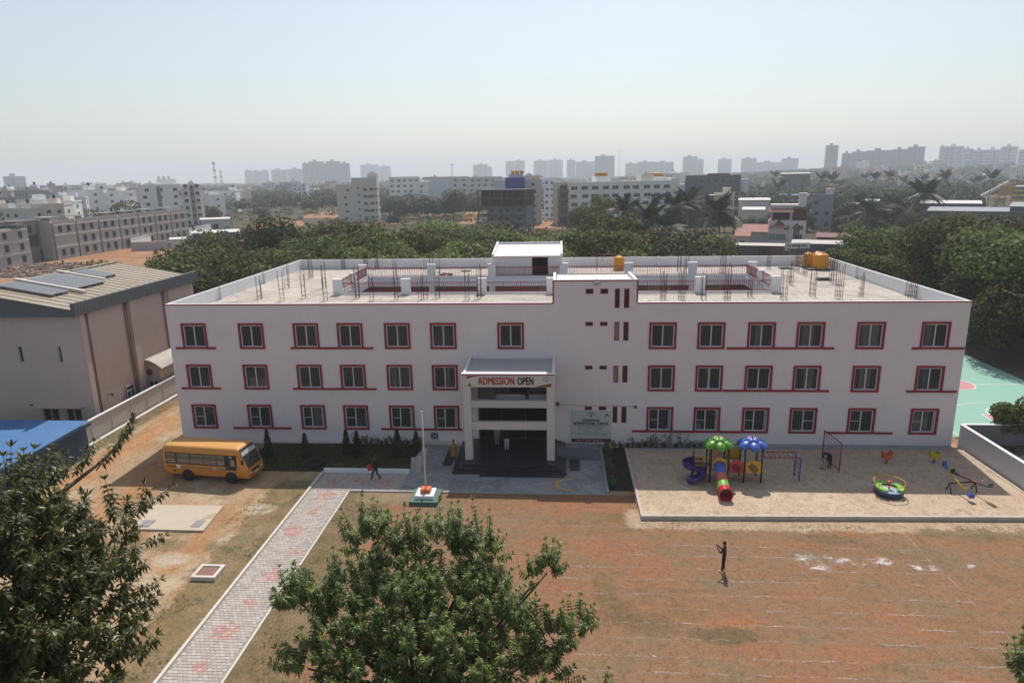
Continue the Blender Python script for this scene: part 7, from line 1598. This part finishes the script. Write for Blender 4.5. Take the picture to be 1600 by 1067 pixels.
def car(px, py, col, label, rot=0.0):
    q = ground_at(px, py); t = lthing('parked_car', (q.x, q.y, 0), rot, label, 'car')
    part('body', MB().extr([(-2.1, .3), (2.1, .3), (2.15, .8), (1.3, .95), (.8, 1.45), (-1.1, 1.45), (-1.7, .95), (-2.15, .85)], 'y', -.85, .85), M('car_paint_'+col[0], col[1], .3, .03, 1, spec=.5), t)
    part('window', MB().extr([(1.18, .98), (.75, 1.40), (-1.05, 1.40), (-1.55, .98)], 'y', -.87, .87), DKW, t)
    for x in (-1.35, 1.35):
        for s in (-1, 1): part('wheel', MB().lathe((x, s*.72, .32), [(0, 0), (.32, 0), (.32, .17), (0, .17)], 12, (0, s, 0)), BLACK, t)
CARW, CARD = ('white', (.7, .7, .7)), ('silver', (.35, .36, .38))
car(1114, 384, CARW, 'white car parked under the palm left of the villa'); car(845, 342, CARW, 'white car on the sandy lane beside the brown balconies', .3); car(857, 346, CARD, 'silver car on the sandy lane beside the brown balconies', .2); car(1491, 348, CARW, 'white car standing before the dark long shed at right'); car(448, 318, CARW, 'white car in the scrub field far left of the six storey block')
struct('sandy_lane', MB().quad(*[tuple(ground_at(a, b_).to_2d())+(-.01,) for a, b_ in ((832, 357), (884, 357), (880, 331), (846, 331))]), G_RED); struct('red_track', MB().quad(*[tuple(ground_at(a, b_).to_2d())+(-.01,) for a, b_ in ((715, 350), (742, 350), (752, 318), (738, 318))]), G_RED); struct('red_soil', MB().quad(*[tuple(ground_at(a, b_).to_2d())+(-.012,) for a, b_ in ((470, 341), (545, 340), (545, 330), (490, 331))]), G_RED); struct('red_soil', MB().quad(*[tuple(ground_at(a, b_).to_2d())+(-.014,) for a, b_ in ((395, 360), (480, 352), (470, 345), (395, 350))]), G_RED)
site_wall([g2(940, 401), g2(1145, 398)], 2.6, 'long stained grey wall right behind the palm clump', bmat('stained_boundary', (.17, .16, .16), .2, .5)); site_wall([g2(1330, 362), g2(1555, 360)], 4.0, 'long tan slatted fence wall across the right middle distance', bmat('tan_boundary', (.24, .19, .15), .15, .5)); site_wall([g2(1382, 352), g2(1428, 350)], 4.0, 'short grey wall behind the long tan fence wall', PALEG)
# --- dark long sheds, striped silos and crane at right
shed_roof(1424, 1560, 300, 330, 20, 0, DKSH, GROOF, 'long dark shed behind the tan fence wall', .5); shed_roof(1412, 1502, 330, 318, 14, 0, DKSH, WROOF, 'white roofed shed behind the tall palm', .6); shed_roof(1316, 1350, 330, 318, 12, 0, WHT, WROOF, 'small white gabled shed left of the bent palm', 1.2); shed_roof(1546, 1640, 300, 323, 30, 0, DKSH, GROOF, 'dark green shed at the right edge below the silos', .3)
def silo(px, d, py0, r, label):
    q = world_pt(px, d); z1 = top_z(px, py0, d); t = lthing('silo', (q.x, q.y, 0), 0, label, 'silo', 'striped silos'); n = 7
    for k in range(n): part('ring', MB().lathe((0, 0, 0), [(r, z1*k/n), (r, z1*(k+1)/n-.02)], 20), bmat('silo_yellow', (.55, .40, .02)) if k % 2 else bmat('silo_blue', (.07, .08, .11)), t)
    part('cap', MB().lathe((0, 0, z1), [(r+.1, -.05), (r+.1, .15), (r*.5, .7), (0, .8)], 20), PALEG, t)
silo(1559, 505, 292, 4.2, 'shorter of the two yellow and blue striped silos'); silo(1577, 512, 276, 3.9, 'taller of the two yellow and blue striped silos')
q = world_pt(1530, 470); t = lthing('conveyor', (q.x, q.y, 0), 0, 'orange and white conveyor rig left of the striped silos', 'machine')
ORG2 = bmat('orange_machine', (.50, .24, .05)); part('boom', MB().obox((-5, 0, 8.5), (8, 0, 4.5), (0, .6, 0), (-.4, 0, .7)), bmat('white_boom', (.6, .58, .55)), t); part('housing', MB().box(-1, 5, -2, 2, 6, 11), ORG2, t)
for x in (-2, 2, 6, 9): part('strut', MB().tube([(x, 0, 0), (x*.6+1, 0, 13)], .3, 5), ORG2, t)
# --- distant houses on the left and the far skyline
rh = random.Random(44)
walls = [WHT, PALEG, CREAM, LILAC, SKYB, bmat('pinkish_wall', (.56, .45, .41)), CONCW]
words = {WHT.name: 'white', PALEG.name: 'pale grey', CREAM.name: 'cream', LILAC.name: 'lilac grey', SKYB.name: 'pale blue', 'pinkish_wall': 'pinkish', CONCW.name: 'bare concrete'}
def house(px, d, w, h, depth, wall, label, group, fl=None):
    q = world_pt(px, d); fl = fl or max(2, int(h/3.2)); t = lthing('house', (q.x, q.y, ridge_z(q.x, q.y)), rh.uniform(-.5, .5), label, 'house', group)
    part('wall', MB().box(-w/2, w/2, 0, depth, -.5, h), wall, t); part('parapet', MB().box(-w/2-.2, w/2+.2, -.2, .1, h+.003, h+.7).box(w/2-.1, w/2+.2, .1, depth, h+.003, h+.7), wall, t)
    rm = rh.uniform(-.3, .2)*w; part('roof_room', MB().box(rm, rm+w*.3, depth*.3, depth*.7, h+.004, h+2.6), wall, t)
    wm = win_mesh(1.5, 1.3, wall, True, False); nc = max(2, int(w/3.6))
    for f in range(fl):
        for c in range(nc):
            if rh.random() < .85: inst('window', wm, t, (-w/2+w*(c+.5)/nc, 0, h*f/fl+1.0))
        if d < 480: inst('window', wm, t, (w/2, depth*.5, h*f/fl+1.0), (0, 0, math.pi/2))
    if rh.random() < .6: part('balcony', MB().box(-w*.2, w*.25, -1.2, -.01, h/fl+.0, h/fl+.9), wall, t)
    if rh.random() < .5: small_tank(t, rm+w*.15, depth*.5, h+2.61, BLK, .6)
NEARH = [(62, 330, 11, 11, PALEG), (80, 345, 9, 14, WHT), (95, 360, 10, 12, SKYB), (112, 330, 11, 12.5, CREAM), (130, 350, 10, 13, WHT), (147, 380, 12, 14, LILAC), (160, 400, 10, 17, WHT), (178, 430, 12, 15, WHT), (205, 470, 14, 17, PALEG), (216, 420, 10, 16, WHT), (40, 380, 12, 10, PALEG), (20, 400, 14, 11, CREAM), (345, 470, 14, 12, WHT), (360, 480, 12, 11, PALEG), (378, 500, 14, 14, WHT), (392, 520, 12, 13, CREAM), (335, 520, 12, 12, LILAC)]
for k, (px, d, w, h, wl) in enumerate(NEARH): house(px, d, w, h, 10, wl, words[wl.name]+' house with dark windows '+('at the far left above the concrete block' if px < 70 else 'above the concrete row' if px < 170 else 'left of the white apartment block' if px < 240 else 'beyond the scrub field'), 'houses beyond the concrete row')
for k in range(72):
    px = rh.uniform(-40, 330); d = rh.uniform(480, 1250); wl = rh.choice(walls); house(px, d, rh.uniform(9, 16), rh.uniform(8, 16)*(1+d/4000), 11, wl, 'distant '+words[wl.name]+' house in the crowded far left town', 'houses of the far left town')
for k in range(34):
    px = rh.uniform(400, 640); d = rh.uniform(700, 1300); wl = rh.choice(walls); house(px, d, rh.uniform(10, 18), rh.uniform(9, 18), 11, wl, 'distant '+words[wl.name]+' house among trees left of the six storey block', 'houses among trees in the middle distance')
for k in range(30):
    px = rh.uniform(640, 1060); d = rh.uniform(620, 1200); wl = rh.choice(walls); house(px, d, rh.uniform(12, 22), rh.uniform(12, 21), 12, wl, 'distant '+words[wl.name]+' building over the roofs of the middle blocks', 'buildings over the middle blocks')
for k in range(46):
    px = rh.uniform(1270, 1640); d = rh.uniform(720, 1500); wl = rh.choice(walls); house(px, d, rh.uniform(12, 24), rh.uniform(11, 22), 12, wl, 'distant '+words[wl.name]+' building among trees below the right skyline', 'buildings below the right skyline')
# skyline
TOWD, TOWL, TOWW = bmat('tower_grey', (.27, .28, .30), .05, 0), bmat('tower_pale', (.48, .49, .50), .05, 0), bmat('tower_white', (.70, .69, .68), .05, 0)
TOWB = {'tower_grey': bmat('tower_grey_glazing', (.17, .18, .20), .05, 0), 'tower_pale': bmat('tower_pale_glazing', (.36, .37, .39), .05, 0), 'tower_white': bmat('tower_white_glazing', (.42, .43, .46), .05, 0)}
def tower(px0, px1, py, d, mat, label, steps=((0, 1, 0),), depth=30):
    A, B_ = world_pt(px0, d), world_pt(px1, d); W = (B_-A).length; t = lthing('tower_block', ((A.x+B_.x)/2, (A.y+B_.y)/2, 0), math.atan2(B_.y-A.y, B_.x-A.x), label, 'tower block')
    for a, b_, dp in steps:
        H_ = max(12, top_z((px0+px1)/2, py+dp, d)); x0, x1 = -W/2+W*a, -W/2+W*b_; w_ = part('wall', MB().box(x0, x1, 0, depth, -1, H_), mat, t); n = max(4, int(H_/6)); bn_ = MB()
        for k in range(1, n): bn_.box(x0+1, x1-1, -.5, -.02, H_*k/n, H_*k/n+1.8)
        for k in range(1, max(2, int((x1-x0)/14))): bn_.box(x0+14*k-1.2, x0+14*k+1.2, -.9, -.51, 2, H_-1)
        o = subpart('window_bands', bn_, TOWB[mat.name], w_); o['kind'] = 'stuff'
        subpart('lift_room', MB().box(x0+(x1-x0)*.3, x0+(x1-x0)*.55, 6, 20, H_+.01, H_+5), mat, w_)
ST = lambda *a: a
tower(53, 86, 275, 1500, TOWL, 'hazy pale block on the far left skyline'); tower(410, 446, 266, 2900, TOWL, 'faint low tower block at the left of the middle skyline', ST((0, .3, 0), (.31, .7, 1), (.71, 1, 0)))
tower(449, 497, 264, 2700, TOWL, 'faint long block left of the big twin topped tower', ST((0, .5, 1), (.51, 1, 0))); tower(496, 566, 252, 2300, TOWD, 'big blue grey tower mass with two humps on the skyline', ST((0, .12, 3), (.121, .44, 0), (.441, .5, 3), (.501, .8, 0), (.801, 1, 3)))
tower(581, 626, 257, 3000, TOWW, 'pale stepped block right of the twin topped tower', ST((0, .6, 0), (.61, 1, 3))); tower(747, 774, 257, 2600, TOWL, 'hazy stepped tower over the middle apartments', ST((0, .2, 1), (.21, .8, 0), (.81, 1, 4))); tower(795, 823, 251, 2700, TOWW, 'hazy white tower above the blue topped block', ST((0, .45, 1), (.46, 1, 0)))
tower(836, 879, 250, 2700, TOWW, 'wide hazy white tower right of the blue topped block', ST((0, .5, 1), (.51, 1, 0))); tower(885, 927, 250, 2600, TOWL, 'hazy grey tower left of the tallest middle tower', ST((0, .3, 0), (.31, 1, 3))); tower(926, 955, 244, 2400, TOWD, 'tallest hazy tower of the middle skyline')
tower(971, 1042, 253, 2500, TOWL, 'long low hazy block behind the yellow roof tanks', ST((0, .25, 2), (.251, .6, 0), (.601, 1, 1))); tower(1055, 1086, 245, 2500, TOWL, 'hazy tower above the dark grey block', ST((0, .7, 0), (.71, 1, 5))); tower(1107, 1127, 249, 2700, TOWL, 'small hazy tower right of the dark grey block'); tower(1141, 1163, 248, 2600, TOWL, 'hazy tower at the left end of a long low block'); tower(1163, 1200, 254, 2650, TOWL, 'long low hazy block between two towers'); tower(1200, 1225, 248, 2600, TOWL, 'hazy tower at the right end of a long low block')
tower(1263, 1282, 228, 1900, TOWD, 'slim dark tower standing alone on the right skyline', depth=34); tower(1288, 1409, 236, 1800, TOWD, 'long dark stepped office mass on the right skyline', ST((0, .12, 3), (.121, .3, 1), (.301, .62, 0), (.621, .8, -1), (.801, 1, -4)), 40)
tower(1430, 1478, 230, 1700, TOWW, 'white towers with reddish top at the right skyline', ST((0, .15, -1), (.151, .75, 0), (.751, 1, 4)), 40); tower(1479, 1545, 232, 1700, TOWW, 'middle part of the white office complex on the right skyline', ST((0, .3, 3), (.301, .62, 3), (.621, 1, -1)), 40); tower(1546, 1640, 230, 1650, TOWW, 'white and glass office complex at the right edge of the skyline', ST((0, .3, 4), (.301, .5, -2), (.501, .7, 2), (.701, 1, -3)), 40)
# masts and cranes
def mast(px, py, d, label, crane=False):
    q = world_pt(px, d); z = top_z(px, py, d); t = lthing('mast', (q.x, q.y, 0), 0, label, 'mast'); r = .9
    for s, u_ in ((-1, -1), (1, -1), (1, 1), (-1, 1)): part('leg', MB().tube([(s*r*1.6, u_*r*1.6, 0), (s*r*.5, u_*r*.5, z)], .12, 4), STEEL, t)
    br = MB()
    for k in range(12): br.tube([(-r*(1.6-1.1*k/12), 0, z*k/12), (r*(1.6-1.1*(k+1)/12), 0, z*(k+1)/12)], .08, 4)
    o = part('bracing', br, STEEL, t); o['kind'] = 'stuff'
    if not crane:
        for k, zz in enumerate((.97, .80, .64)): part('antenna', MB().box(-1.1, 1.1, -.9, .9, z*zz-1.4, z*zz), PALEG, t)
    else: part('jib', MB().obox((.6, 0, z), (2.2, 0, .3), (0, .3, 0), (0, 0, .3)), STEEL, t)
mast(366, 252, 720, 'red and white phone mast above the left scrub field'); mast(375, 266, 900, 'shorter mast beside the phone mast'); mast(962, 236, 1300, 'tall thin crane mast over the middle apartments', True); mast(716, 257, 800, 'thin lamp mast behind the long white apartments', True)
# ================================================================== air
hz, ht_, hb = _nodes('haze_air')
ht_.nodes.remove(hb)
pv = _n(ht_, 'ShaderNodeVolumePrincipled'); pv.inputs['Color'].default_value = (.86, .93, 1.0, 1); pv.inputs['Density'].default_value = 3.2e-4
pv.inputs['Anisotropy'].default_value = .1
ht_.links.new(pv.outputs[0], ht_.nodes['Material Output'].inputs['Volume'])
solo('haze', MB().box(-6500, 6500, -450, 8500, -1.5, 170), hz, kind='stuff')
